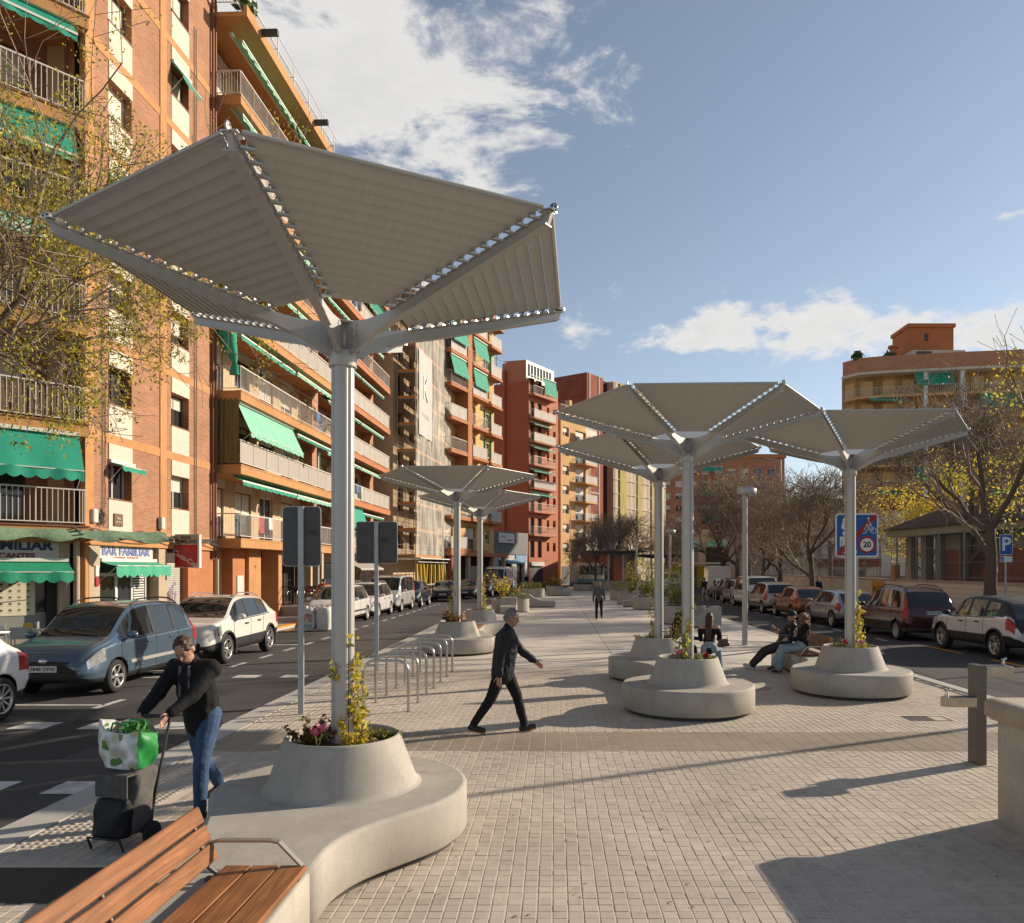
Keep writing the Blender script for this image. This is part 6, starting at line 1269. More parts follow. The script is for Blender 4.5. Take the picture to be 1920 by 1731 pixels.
car('mpv',4.25,1.80,1.62,(12.1,50.2),UP,paint('sand',(.36,.29,.21),.4),'sand beige car behind the boxy white van',GR_,r=.315,style='cap')
car('suv',4.4,1.83,1.62,(12.75,55.6),UP-R(4),paint('night_black',(.012,.012,.015),.3),'black crossover near the end of the right row',GR_,r=.34,style='five')
car('hatch',4.2,1.77,1.5,(13.2,60.5),UP-R(4),paint('light_grey',(.42,.41,.40),.3),'light grey car beyond the black crossover',GR_,r=.31,style='cap')
car('cargo',5.4,2.0,2.5,(14.0,66.8),UP-R(5),paint('cream_white',(.58,.55,.50)),'tall white van closing the right row',GR_,'van',r=.34,style='cap',name='parked_van')
car('van',4.6,1.85,1.9,(11.0,72.5),UP-R(6),paint('dusty_white',(.56,.53,.49)),'white van driving away in the middle of the right road',None,'van',r=.32,style='cap',name='moving_van')
# ---------------- trees
m_bark = M('bark_brown', (.115,.080,.058), .9, var=.25, vs=14, bump=.4, bs=30)
m_twig = M('twig_brown', (.26,.195,.145), .9, var=.2, vs=3)
def leaf_mat(name, col, var=.3):
    m = bpy.data.materials.new(name); m.use_nodes = True; nt = m.node_tree; p = nt.nodes['Principled BSDF']; p.inputs['Roughness'].default_value = .55; p.inputs['Specular IOR Level'].default_value = .3
    n = nt.nodes.new('ShaderNodeTexNoise'); n.inputs['Scale'].default_value = 5; n.inputs['Detail'].default_value = 4; g = nt.nodes.new('ShaderNodeNewGeometry'); nt.links.new(g.outputs['Position'], n.inputs['Vector'])
    mr = nt.nodes.new('ShaderNodeMapRange'); mr.inputs[1].default_value = .3; mr.inputs[2].default_value = .7; mr.inputs[3].default_value = 1-var; mr.inputs[4].default_value = 1+var; nt.links.new(n.outputs[0], mr.inputs[0])
    vm = nt.nodes.new('ShaderNodeVectorMath'); vm.operation = 'SCALE'; vm.inputs[0].default_value = col; nt.links.new(mr.outputs[0], vm.inputs['Scale']); nt.links.new(vm.outputs[0], p.inputs['Base Color'])
    tr = nt.nodes.new('ShaderNodeBsdfTranslucent'); nt.links.new(vm.outputs[0], tr.inputs['Color']); mx = nt.nodes.new('ShaderNodeMixShader'); mx.inputs[0].default_value = .5; out = nt.nodes['Material Output']; nt.links.new(p.outputs[0], mx.inputs[1]); nt.links.new(tr.outputs[0], mx.inputs[2]); nt.links.new(mx.outputs[0], out.inputs[0]); MATS[name] = m; return m
m_lf_yg = leaf_mat('leaf_yellow_green', (.50,.43,.055)); m_lf_y = leaf_mat('leaf_yellow', (.62,.46,.04)); m_lf_g = leaf_mat('leaf_green', (.22,.25,.045)); m_lf_o = leaf_mat('leaf_olive', (.20,.17,.045)); m_lf_r = leaf_mat('leaf_red_brown', (.14,.06,.035)); m_lf_gr = leaf_mat('leaf_grey_green', (.13,.14,.085))
class Tree:
    def __init__(s, seed, kids=(4,5,5,4,4), lens=(1.,.75,.62,.55,.5), ang=(32,42,48,50,52), up=.06, jit=.11, maxlv=4, rmin=.006):
        s.rmin = rmin; s.r = np.random.RandomState(seed); s.kids, s.lens, s.ang, s.up, s.jit, s.max = kids, lens, ang, up, jit, maxlv; s.seg = [[], []]; s.tips = []
    def tube(s, pts, rad, n, lv): s.seg[0 if lv <= 1 else 1].append((np.array(pts), np.array(rad), n))
    def grow(s, p, d, L, r, lv, tail=True):
        n = (5,5,4,3,2,2)[lv]; pts = [p]; dirs = [d]
        for i in range(n):
            d = d+s.r.normal(0, s.jit*(1+.35*lv), 3)*(.5 if lv == 0 else 1); d[2] += s.up*(1 if lv else 0); d /= np.linalg.norm(d); p = p+d*L/n; pts.append(p); dirs.append(d)
        end = .62 if lv < s.max else .3; rad = np.maximum(np.linspace(r, r*end, n+1), s.rmin); s.tube(pts, rad, (9,7,5,3,3,3)[lv], lv)
        if lv >= s.max: s.tips.append((pts[-1], dirs[-1], L)); s.tips.append((pts[n//2], dirs[n//2], L)); return
        k = s.kids[lv]
        for c in range(k):
            t = 1.0 if c < (2 if lv else 3) else s.r.uniform(.35,.95); f = t*n; i = min(int(f), n-1); q = pts[i]+(pts[i+1]-pts[i])*(f-i); dd = dirs[min(i+1,n)]
            a = math.radians(s.ang[lv]*s.r.uniform(.55,1.2)); ax = np.cross(dd, s.r.normal(0,1,3)); 
            if lv == 0: th = 2*PI*(c+s.r.uniform(-.2,.2))/k; ax = np.array([math.cos(th),math.sin(th),0])
            ax /= np.linalg.norm(ax); nd = dd*math.cos(a)+np.cross(ax,dd)*math.sin(a)+ax*(ax@dd)*(1-math.cos(a))
            s.grow(q, nd/np.linalg.norm(nd), L*s.lens[lv+1]/s.lens[lv]*s.r.uniform(.75,1.2) if lv else s.L1*s.r.uniform(.85,1.15), np.interp(f, range(n+1), rad)*s.r.uniform(.55,.8), lv+1)
    def mesh(s, which, name, mat):
        V = []; F_ = []; o = 0
        for pts, rad, n in s.seg[which]:
            k = len(pts); t = np.gradient(pts, axis=0); t /= np.linalg.norm(t,axis=1)[:,None]+1e-9; ref = np.array([0,0,1.]) if abs(t[0][2]) < .9 else np.array([1.,0,0]); a = np.cross(t, ref); a /= np.linalg.norm(a,axis=1)[:,None]+1e-9; b = np.cross(t,a); th = np.arange(n)*2*PI/n
            V.append((pts[:,None]+rad[:,None,None]*(a[:,None]*np.cos(th)[None,:,None]+b[:,None]*np.sin(th)[None,:,None])).reshape(-1,3))
            i = np.arange(k-1)[:,None]*n; j = np.arange(n)[None]; F_.append(np.stack([i+j,i+(j+1)%n,i+n+(j+1)%n,i+n+j],-1).reshape(-1,4)+o); o += k*n
        return from_np(name, np.concatenate(V), np.concatenate(F_), mat, True)
    def leaves(s, name, mat, per, size, prob=1., spread=.18, keep=None, mats=None):
        P = [];
        for p, d, L in s.tips:
            if s.r.rand() > prob or (keep and not keep(p)): continue
            k = s.r.poisson(per)
            if k: P.append(p+s.r.normal(0,spread,(k,3)))
        P = np.concatenate(P); n = len(P); a = s.r.normal(0,1,(n,3)); a[:,2] -= .5; a /= np.linalg.norm(a,axis=1)[:,None]; b = np.cross(a, s.r.normal(0,1,(n,3))); b /= np.linalg.norm(b,axis=1)[:,None]; sz = size*s.r.uniform(.6,1.35,(n,1))
        V = np.stack([P, P+a*sz*.5+b*sz*.24, P+a*sz, P+a*sz*.5-b*sz*.24],1).reshape(-1,3); F_ = np.arange(n*4).reshape(-1,4)
        return from_np(name, V, F_, mats or mat, False, (s.r.rand(n)*len(mats)).astype(int) if mats else None)
def make_tree(seed, th, tr, L1, **k):
    t = Tree(seed, **k); t.L1 = L1; t.grow(np.zeros(3), np.array([0.02,0.0,1.]), th, tr, 0); return t
BARE = []
for sd in (11,12,13):
    t = make_tree(sd, 3.3, .21, 2.7, kids=(5,5,6,5,4,3), lens=(1,2.7,1.8,1.25,.85,.55), ang=(38,40,44,48,50,52), up=.05, maxlv=5, rmin=.011)
    BARE.append((t.mesh(0,'trunk',m_bark), t.mesh(1,'crown_twigs',m_twig), t.leaves('sparse_leaves', m_lf_y, .07, .12, .5)))
def bare_tree(i, x, y, rot, s, label, group='bare street trees', name='street_tree'):
    o = top(name, label, 'tree', (x,y,.05), R(rot), group); o.scale = (s,s,s)
    a, b, c = BARE[i % 3]; link('trunk', a, o); cr = link('crown', b, o); link('leaves', c, cr); return o
bare_tree(0,14.6,43.7,20,.92,'bare tree with the fork just left of the blue road sign')
bare_tree(1,15.0,51.2,95,.95,'bare tree behind the beige people carrier')
bare_tree(2,15.5,57.4,200,.95,'slim bare tree behind the boxy white van')
bare_tree(0,16.2,64.0,300,1.2,'large bare tree right of the disc lamp post')
bare_tree(1,16.9,71.0,30,1.3,'tall bare tree behind the disc lamp post')
bare_tree(2,17.4,79.0,140,1.2,'distant bare tree above the parked vans')
bare_tree(0,20.2,37.5,170,1.3,'bare tree behind the boundary wall right of the sign')
bare_tree(1,21.5,60,70,1.1,'bare tree in front of the red fascia of the hall')
bare_tree(2,4.6,86,10,.85,'bare tree at the far left bend by the warehouse')
bare_tree(0,6.8,92,80,1.05,'bare tree in front of the brown brick block')
bare_tree(1,9.6,97,120,1.05,'bare tree beside the netted far building')
bare_tree(2,15.0,104,220,1.0,'bare tree behind the far dark pergola')
# near right tree with some foliage
def near_right():
    t = make_tree(21, 3.4, .23, 3.0, kids=(4,4,5,4,4), lens=(1,3.0,2.0,1.35,.9), ang=(34,40,44,46,48), up=.06, maxlv=4, rmin=.008)
    o = top('street_tree','near tree at the right edge with yellow green leaves on one side','tree',(14.25,25.2,.05),R(215),'street trees in leaf'); link('trunk',t.mesh(0,'trunk',m_bark),o); cr = link('crown',t.mesh(1,'crown_twigs',m_twig),o)
    a = R(-75); ca, sa = math.cos(a), math.sin(a)
    def keep(p):
        x, y = p[0]*math.cos(R(215))-p[1]*math.sin(R(215)), p[0]*math.sin(R(215))+p[1]*math.cos(R(215)); return x > .1+.2*max(0,p[2]-7) and p[2] < 9.2
    link('leaves', t.leaves('leaves', None, 13, .13, .95, .26, keep, [m_lf_yg,m_lf_g,m_lf_yg,m_lf_y]), cr)
    link('leaves', t.leaves('leaves', m_lf_y, .3, .12, .3), cr)
near_right()
def shrub_tree(x, y, seed, label, mats, s=1., per=7):
    t = make_tree(seed, 2.0, .15, 2.3, kids=(5,5,5,4,3), lens=(1,2.3,1.6,1.0,.6), ang=(42,44,46,48,50), up=.05)
    o = top('garden_tree',label,'tree',(x,y,0),0); o.scale = (s,s,s); link('trunk',t.mesh(0,'trunk',m_bark),o); cr = link('crown',t.mesh(1,'crown_twigs',m_twig),o); link('leaves',t.leaves('leaves',None,per,.17,.9,.22,None,mats),cr)
shrub_tree(27.5,55.5,31,'yellow leaved tree behind the tiled school roof',[m_lf_y,m_lf_y,m_lf_yg],1.3,6)
# foreground tree at the left edge
def near_left():
    t = make_tree(44, 4.2, .21, 3.2, kids=(6,6,5,5,4,3), lens=(1,3.2,2.2,1.45,.95,.6), ang=(52,44,46,48,50,52), up=.03, maxlv=5, rmin=.005)
    o = top('street_tree','yellow green tree whose branches reach in at the upper left','tree',(-11.3,13.0,.08),R(140),'street trees in leaf'); o.scale = (1.02,1.02,1.15); link('trunk',t.mesh(0,'trunk',m_bark),o); cr = link('crown',t.mesh(1,'crown_twigs',m_twig),o)
    link('leaves',t.leaves('leaves',None,17.0,.062,.95,.10,lambda p: math.sin(p[0]*2.3+.5)*math.sin(p[1]*2.1+1)+math.sin(p[2]*2.6+p[0]) > -.1,[m_lf_yg,m_lf_yg,m_lf_g,m_lf_y,m_lf_o]),cr)
near_left()
# ---------------- street furniture
m_galv = M('galvanised_steel', (.40,.40,.39), .45, .6, var=.12, vs=12)
m_inox = M('stainless_tube', (.50,.48,.45), .28, .9)
m_signback = M('sign_back_grey', (.085,.08,.078), .5, .2, var=.05, vs=4)
def rrect(w, h, r, n=5):
    P = []
    for cx, cy, a0 in ((w/2-r,h/2-r,0),(-w/2+r,h/2-r,90),(-w/2+r,-h/2+r,180),(w/2-r,-h/2+r,270)):
        for i in range(n+1): a = R(a0+90*i/n); P.append((cx+r*math.cos(a), cy+r*math.sin(a)))
    return P
def sign_plate(g, w, h, z, y0, y1, r=.06, m=0): g.prism([(x, z+zz) for x, zz in rrect(w,h,r)], y0, y1, m, 'y')
# back of signs by the kerb
for (x,y,w,h,zc,lab) in ((-3.88,11.75,.57,.90,2.72,'tall grey back of a road sign left of the near canopy pole'),(-3.9,16.8,.89,.90,2.80,'square grey back of a road sign right of the near canopy pole')):
    t = top('road_sign',lab,'sign',(x,y,0),0,'road signs seen from behind'); g = G(); g.box(-.042,-.022,-.02,.042,.022,zc+h/2+.01); g.obj('post',m_galv,t); g = G(); sign_plate(g,w,h,zc,.024,.034); g.obj('plate',m_signback,t); g = G(); sign_plate(g,w+.02,h+.02,zc,.034,.042); g.obj('rim',m_frame_w,t); g = G(); g.box(.10,.018,zc+.02,.24,.0235,zc+.10); g.obj('sticker',m_grille,t)
    g = G(); [g.box(-w/2+.05,-.03,zz-.02,w/2-.05,.02,zz+.02) for zz in ()]; 
# bicycle racks
def rack():
    t = top('bicycle_rack','stainless hoop bicycle rack in the row beside the kerb','bicycle rack',(0,0,0),0,'row of hoop bicycle racks'); g = G(); pts = [(-.35,0,-.02),(-.35,0,.62)]+[(-.35+.17*(1-math.cos(a)),0,.62+.17*math.sin(a)) for a in np.linspace(.2,PI/2,6)]+[(.35-.17*(1-math.cos(a)),0,.62+.17*math.sin(a)) for a in np.linspace(PI/2,.2,6)]+[(.35,0,.62),(.35,0,-.02)]; g.tube(pts,.024,10); g.obj('hoop',m_inox,t)
    for x in (-.35,.35): g = G(); g.lathe([(.0001,.006),(.055,.006),(.06,0)],14,(x,0,0)); g.obj('base_ring',m_inox,t)
    return t
rk = rack(); names = ['nearest','second','third','fourth','fifth','sixth','farthest']
for i in range(7):
    o = rk if i == 0 else copy_tree(rk); o.location = (-2.63+.01*i,11.97+.78*i,0); o['label'] = '%s stainless hoop in the row of bicycle racks by the kerb' % names[i]
# blue end-of-zone sign
bs_ = top('road_sign','blue square sign with red slash, figures, bicycle and a 20 roundel','sign',(6.37,16.2,0))
mbl, mwh, mrd = M('sign_blue_face',(.005,.085,.34),.4), M('sign_white_face',(.66,.66,.64),.4), M('sign_red_face',(.30,.008,.012),.4)
g = G(); g.box(-.035,0,-.02,.035,.06,3.4); g.obj('post',m_galv,bs_); g = G(); sign_plate(g,.90,.92,2.93,-.012,.0,.07); pl = g.obj('plate',mwh,bs_); g = G(); sign_plate(g,.84,.86,2.93,-.0155,-.012,.05); g.obj('blue_face',mbl,bs_)
def flat(gg, pts, y): gg.add([(x,y,z) for x,z in pts],[tuple(range(len(pts)))])
def disc(gg, x, z, r, y, n=28, r0=None):
    A = [(x+r*math.cos(a), y, z+r*math.sin(a)) for a in np.linspace(0,2*PI,n,endpoint=False)]
    if r0 is None: gg.add(A,[tuple(range(n))])
    else: B_ = [(x+r0*math.cos(a), y, z+r0*math.sin(a)) for a in np.linspace(0,2*PI,n,endpoint=False)]; gg.add(A+B_,[(i,(i+1)%n,n+(i+1)%n,n+i) for i in range(n)])
Z = 2.93; g = G()
disc(g,.15,Z+.10,.065,-.0165,20,.052); disc(g,.345,Z+.10,.065,-.0165,20,.052)
for a,b in (((.15,.10),(.215,.23)),((.215,.23),(.30,.22)),((.30,.22),(.345,.10)),((.215,.23),(.25,.11)),((.25,.11),(.345,.10)),((.19,.23),(.24,.23)),((.25,.12),(.29,.26)),((.29,.26),(.235,.31)),((.235,.31),(.30,.24))): g.tube([(a[0],-.0165,Z+a[1]),(b[0],-.0165,Z+b[1])],.009,4)
disc(g,.25,Z+.35,.026,-.0166); disc(g,-.25,Z-.02+.06,.055,-.0166)
flat(g,[(-.36,Z-.03),(-.14,Z-.03),(-.14,Z-.24),(-.17,Z-.24),(-.17,Z-.10),(-.19,Z-.10),(-.19,Z-.38),(-.24,Z-.38),(-.245,Z-.22),(-.255,Z-.22),(-.26,Z-.38),(-.31,Z-.38),(-.31,Z-.10),(-.33,Z-.10),(-.33,Z-.24),(-.36,Z-.24)],-.0166)
disc(g,-.25,Z+.32,.05,-.0166); flat(g,[(-.31,Z+.28),(-.19,Z+.28),(-.17,Z+.16),(-.21,Z+.12),(-.29,Z+.12),(-.33,Z+.16)],-.0166); disc(g,-.05,Z-.28,.028,-.0166); flat(g,[(-.09,Z-.31),(-.01,Z-.31),(.0,Z-.38),(-.1,Z-.38)],-.0166)
g.obj('pictogram',mwh,bs_,fix=False); g = G(); flat(g,[(-.42,Z-.36),(-.42,Z-.43),(-.34,Z-.43),(.42,Z+.36),(.42,Z+.43),(.34,Z+.43)],-.0172); g.obj('red_slash',mrd,bs_,fix=False)
g = G(); disc(g,.21,Z-.20,.185,-.0178); g.obj('roundel',mrd,bs_,fix=False); g = G(); disc(g,.21,Z-.20,.138,-.0184); g.obj('roundel_field',mwh,bs_,fix=False); text('20',.17,m_ink,bs_,(.21,-.0186,Z-.20),ext=.0006,bold=.006)
# parking sign
ps = top('parking_sign','blue P parking sign with a small wheelchair plate on a post','sign',(14.75,25.1,.085)); g = G(); g.tube([(0,.03,0),(0,.03,3.3)],.03,8); g.obj('post',m_galv,ps); g = G(); sign_plate(g,.42,.66,2.93,-.01,0,.03); g.obj('plate',mwh,ps); g = G(); sign_plate(g,.39,.63,2.93,-.013,-.01,.025); g.obj('blue_face',mbl,ps); text('P',.62,mwh,ps,(0,-.014,2.93),ext=.001,bold=.015); g = G(); g.box(-.2,-.01,2.36,.2,0,2.55); g.obj('plate',mwh,ps); g = G(); g.box(-.185,-.013,2.38,-.085,-.0102,2.53); g.obj('blue_face',mbl,ps); g = G(); g.tube([(-.15,-.0135,2.50),(-.145,-.0135,2.44),(-.11,-.0135,2.44),(-.10,-.0135,2.40)],.006,4); disc(g,-.148,2.43,.03,-.0136,14,.022); g.obj('wheelchair_pictogram',mwh,ps,fix=False)
# drinking fountain
fo = top('drinking_fountain','square grey drinking fountain with two steel basins','fountain',(4.82,8.76,0),R(0)); m_ft, m_ftb = M('fountain_steel',(.12,.112,.10),.42,.35,var=.08,vs=6), M('fountain_basin_steel',(.45,.40,.33),.35,.75,var=.15,vs=9)
g = G(); g.cbox(-.055,-.1,-.01,.055,.1,1.13,.004); g.obj('column',m_ft,fo); g = G(); g.box(-.10,-.14,-.005,.10,.14,.006); g.obj('base_plate',m_paver,fo)
g = G(); g.cbox(.057,-.09,1.0,.36,.09,1.118,.004); g.obj('basin',m_ftb,fo); g = G(); g.box(.09,-.06,1.1175,.32,.06,1.121); g.obj('basin_grate',m_dsteel,fo)
g = G(); pts = [(-.057,-.1),(-.057,.08),(-.33,.08),(-.42,.0),(-.42,-.06),(-.33,-.1)]; g.prism(pts,.66,.765); g.obj('basin',m_ftb,fo); g = G(); g.box(-.32,-.06,.7645,-.08,.05,.768); g.obj('basin_grate',m_dsteel,fo)
for x,z in ((.30,1.12),(-.35,.765)):
    g = G(); g.cyl((x,.0),.022,z,z+.03,10); g.tube([(x,0,z+.03),(x+.005,0,z+.07),(x+.03,0,z+.085)],.014,8); g.tube([(x-.01,0,z+.06),(x-.035,-.02,z+.075)],.008,6); g.obj('tap',m_chrome,fo)
# rendered block at the right edge
bk = top('stone_pedestal','rendered block with a rounded cap in the lower right corner','pedestal',(0,0,0)); m_rend = M('rendered_block',(.38,.335,.275),.85,var=.08,vs=14,bump=.25,bs=26,var2=.10,vs2=3)
g = G(); g.cbox(3.93,3.6,-.02,6.2,6.83,.93,.02); g.obj('body',m_rend,bk); rounded_slab([(3.86,3.5),(6.3,3.5),(6.3,6.9),(3.86,6.9)],.88,1.075,.06,m_rend,'cap',bk)
# lamp posts with disc heads
def disc_lamp(x, y, h, label, tilt=8):
    t = top('lamp_post',label,'lamp',(x,y,0),0,'disc headed lamp posts'); g = G(); g.tube([(0,0,-.02),(0,0,h-.2)],[.085,.072],16); g.obj('post',M('lamp_grey',(.36,.355,.335),.45,.4),t); g = G(); g.lathe([(.0001,-.10),(.24,-.10),(.27,-.085),(.275,-.03),(.27,.08),(.24,.10),(.0001,.10)],28); o = g.obj('head',M('lamp_head_grey',(.40,.39,.365),.5,.3),t); o.location = (.06,0,h-.12); o.rotation_euler = (0,R(tilt),0); g = G(); g.lathe([(.0001,-.103),(.22,-.103)],24); link('lens',g.mesh('lens',[M('lamp_lens',(.5,.5,.47),.3)],True),o); return t
disc_lamp(5.55,22.4,4.62,'disc headed lamp post standing alone on the plaza'); disc_lamp(6.9,46,4.6,'disc headed lamp post behind the green planter bushes'); disc_lamp(6.6,62,4.6,'smaller disc headed lamp post farther down the plaza'); disc_lamp(7.4,80,4.6,'farthest disc headed lamp post')
# tall road lamps
def road_lamp(x, y, h, arm, rot, label):
    t = top('street_light',label,'lamp',(x,y,.05),R(rot),'tall road lamps'); g = G(); g.tube([(0,0,0),(0,0,h*.5),(0,0,h)],[.09,.07,.05],10); g.obj('post',m_galv,t); g = G(); g.tube([(0,0,h-.1),(arm*.5,0,h+.02),(arm,0,h+.08)],.035,8); g.obj('arm',m_galv,t); g = G(); g.cbox(arm-.05,-.14,h+.05,arm+.62,.14,h+.13,.03); hd = g.obj('head',M('led_head',(.20,.20,.19),.5,.3),t); g = G(); g.box(arm+.2,-.1,h+.045,arm+.58,.1,h+.052); link('lens',g.mesh('lens',[M('led_lens',(.42,.42,.4),.3)],True),hd); return t
road_lamp(-10.75,13.6,8.95,1.15,0,'street light reaching in at the left edge among the leaves'); road_lamp(-12.4,40.2,9.7,1.1,0,'tall street light in front of the corner apartment block'); road_lamp(-9.6,66,9.2,1.2,0,'tall street light in front of the yellow block'); road_lamp(13.6,14.4,6.8,1.6,180,'street light on the right pavement throwing the thin shadow across the paving')
road_lamp(16.2,55,10,1.2,180,'tall thin street light among the right trees'); road_lamp(2.2,108,11,1.2,0,'far street light in front of the beige block')
# rubble bags
def rubble_bag(x, y, w, d, h, mat, label, pr, seed):
    t = top('rubble_bag',label,'bag',(x,y,0 if x > -9.9 else .09),R(8),'builders rubble bags'); g = G(); rs = random.Random(seed); rings = []
    for z,s in ((.0,.96),(.05,1.03),(h*.4,1.08),(h*.75,1.04),(h*.93,.98),(h,.86),(h*.97,.7),(h*.9,.6)): rings.append([(w/2*(s+.05*math.sin(3*a+z*9))*math.copysign(abs(math.cos(a))**.6,math.cos(a))+rs.uniform(-.02,.02), d/2*s*math.copysign(abs(math.sin(a))**.5,math.sin(a))+rs.uniform(-.02,.02), z+rs.uniform(-.03,.03)*(z>.1)) for a in np.linspace(0,2*PI,20,endpoint=False)])
    g.loft(rings); g.obj('sack',mat,t)
    g = G(); leaf_cloud(g,(0,0,h*.95),w*.35,26,.14,rs,0,.5); g.obj('rubble',M('rubble_white',(.55,.53,.5),.9,var=.2,vs=8),t,fix=False)
    if pr: 
        g = G(); g.box(-w*.36,-d*.545,h*.35,w*.36,-d*.535,h*.72); g.obj('print',M('bag_print_red',(.40,.24,.19),.8,var=.35,vs=9),t); g = G(); g.box(-w*.34,-d*.555,h*.14,w*.34,-d*.54,h*.27); g.obj('print',M('bag_print_blue',(.22,.34,.38),.8,var=.3,vs=9),t)
rubble_bag(-9.02,28.0,.56,.5,.82,M('sack_white',(.55,.53,.50),.8,var=.1,vs=8),'printed rubble bag beside the yellow kerb',True,1); rubble_bag(-8.46,28.15,.5,.5,.84,MATS['sack_white'],'plain white rubble bag right of the printed one',False,2)
# bar terraces
def chair(fr_loc, rot, mat, label, red=False):
    t = top('cafe_chair',label,'chair',fr_loc,rot,'cafe chairs outside the bars')
    for x,y in ((-.2,-.2),(.2,-.2),(-.2,.2),(.2,.2)): g = G(); g.tube([(x,y,0),(x*.92,y*.92,.45)] if y < 0 else [(x,y,0),(x*.92,y*.92,.45),(x*.95,y+.06,.85)],.013,6); g.obj('leg',m_inox,t)
    g = G(); g.cbox(-.21,-.21,.435,.21,.21,.46,.008); g.obj('seat',mat,t); g = G(); g.cbox(-.2,.22,.60,.2,.25,.86,.008); g.obj('backrest',mat,t)
    for x in (-.22,.22): g = G(); g.tube([(x,.22,.66),(x,-.15,.66),(x,-.2,.45)],.012,6); g.obj('armrest',m_inox,t)
def table(loc, label, mat):
    t = top('cafe_table',label,'table',loc,0,'cafe tables outside the bars'); g = G(); g.cbox(-.35,-.35,.70,.35,.35,.725,.006); g.obj('table_top',mat,t); g = G(); g.tube([(0,0,.02),(0,0,.70)],.03,8); g.obj('column',m_inox,t); g = G(); [g.tube([(0,0,.05),(.28*math.cos(a),.28*math.sin(a),.012)],.015,6) for a in (.8,2.4,3.9,5.5)]; g.obj('foot',m_inox,t)
ma_, mk2 = M('chair_alu_weave',(.40,.39,.36),.45,.5), M('chair_black',(.03,.03,.03),.6)
for i,(x,y,r_) in enumerate(((-12.6,17.3,40),(-11.75,17.0,200),(-12.3,18.7,120))): chair((x,y,.085),R(r_),ma_,('aluminium cafe chair behind the white hatchback','aluminium cafe chair facing the bar window','aluminium cafe chair behind the blue car bonnet')[i])
table((-12.2,17.9,.085),'aluminium cafe table with a yellow napkin box','chair' and ma_); g = G(); g.cbox(-12.3,17.75,.811,-12.16,17.9,.96,.01); g.obj('napkin_box',M('napkin_yellow',(.55,.36,.02),.5),None,label='yellow napkin box on the aluminium cafe table',cat='box')
tr_ = top('terrace','raised bar terrace with black railing in front of the second bar','terrace',ORG,ANG); g = G(); g.box(24.9,-2.4,.08,31.6,-.3,.52); g.obj('platform',M('terrace_concrete',(.36,.32,.27),.85,var=.1,vs=5),tr_)
g = G()
for z in (.62,1.0,1.42): g.tube([(25,-2.32,z),(31.5,-2.32,z)],.022,6); g.tube([(25,-2.32,z),(25,-.4,z)],.022,6)
for i in range(14): g.box(24.98+i*.5,-2.34,.52,25.02+i*.5,-2.30,1.42)
g.obj('railing',mk2,tr_); g = G(); g.box(25.05,-2.30,.6,31.4,-2.28,1.0); g.obj('screen',mk2,tr_)
MT_ = Matrix.Translation(ORG) @ Matrix.Rotation(ANG,4,'Z')
for i,(x,y) in enumerate(((26,-1.2),(28.2,-1.2),(30.2,-1.3))): p = MT_ @ Vector((x,y,.52)); table(tuple(p),('dark terrace table at the near end','dark terrace table in the middle of the terrace','dark terrace table at the far end')[i],mk2)
mred = M('chair_orange',(.42,.10,.03),.6)
for i,(x,y) in enumerate(((25.5,-.9),(26.7,-1.3),(27.7,-.9),(28.9,-1.2))): p = MT_ @ Vector((x,y,.52)); chair(tuple(p),ANG+(PI/2 if i%2 else -PI/2),mred if i == 1 else mk2,('black terrace chair at the near end of the terrace','orange backed terrace chair','black terrace chair between the tables','black terrace chair at the far table')[i])
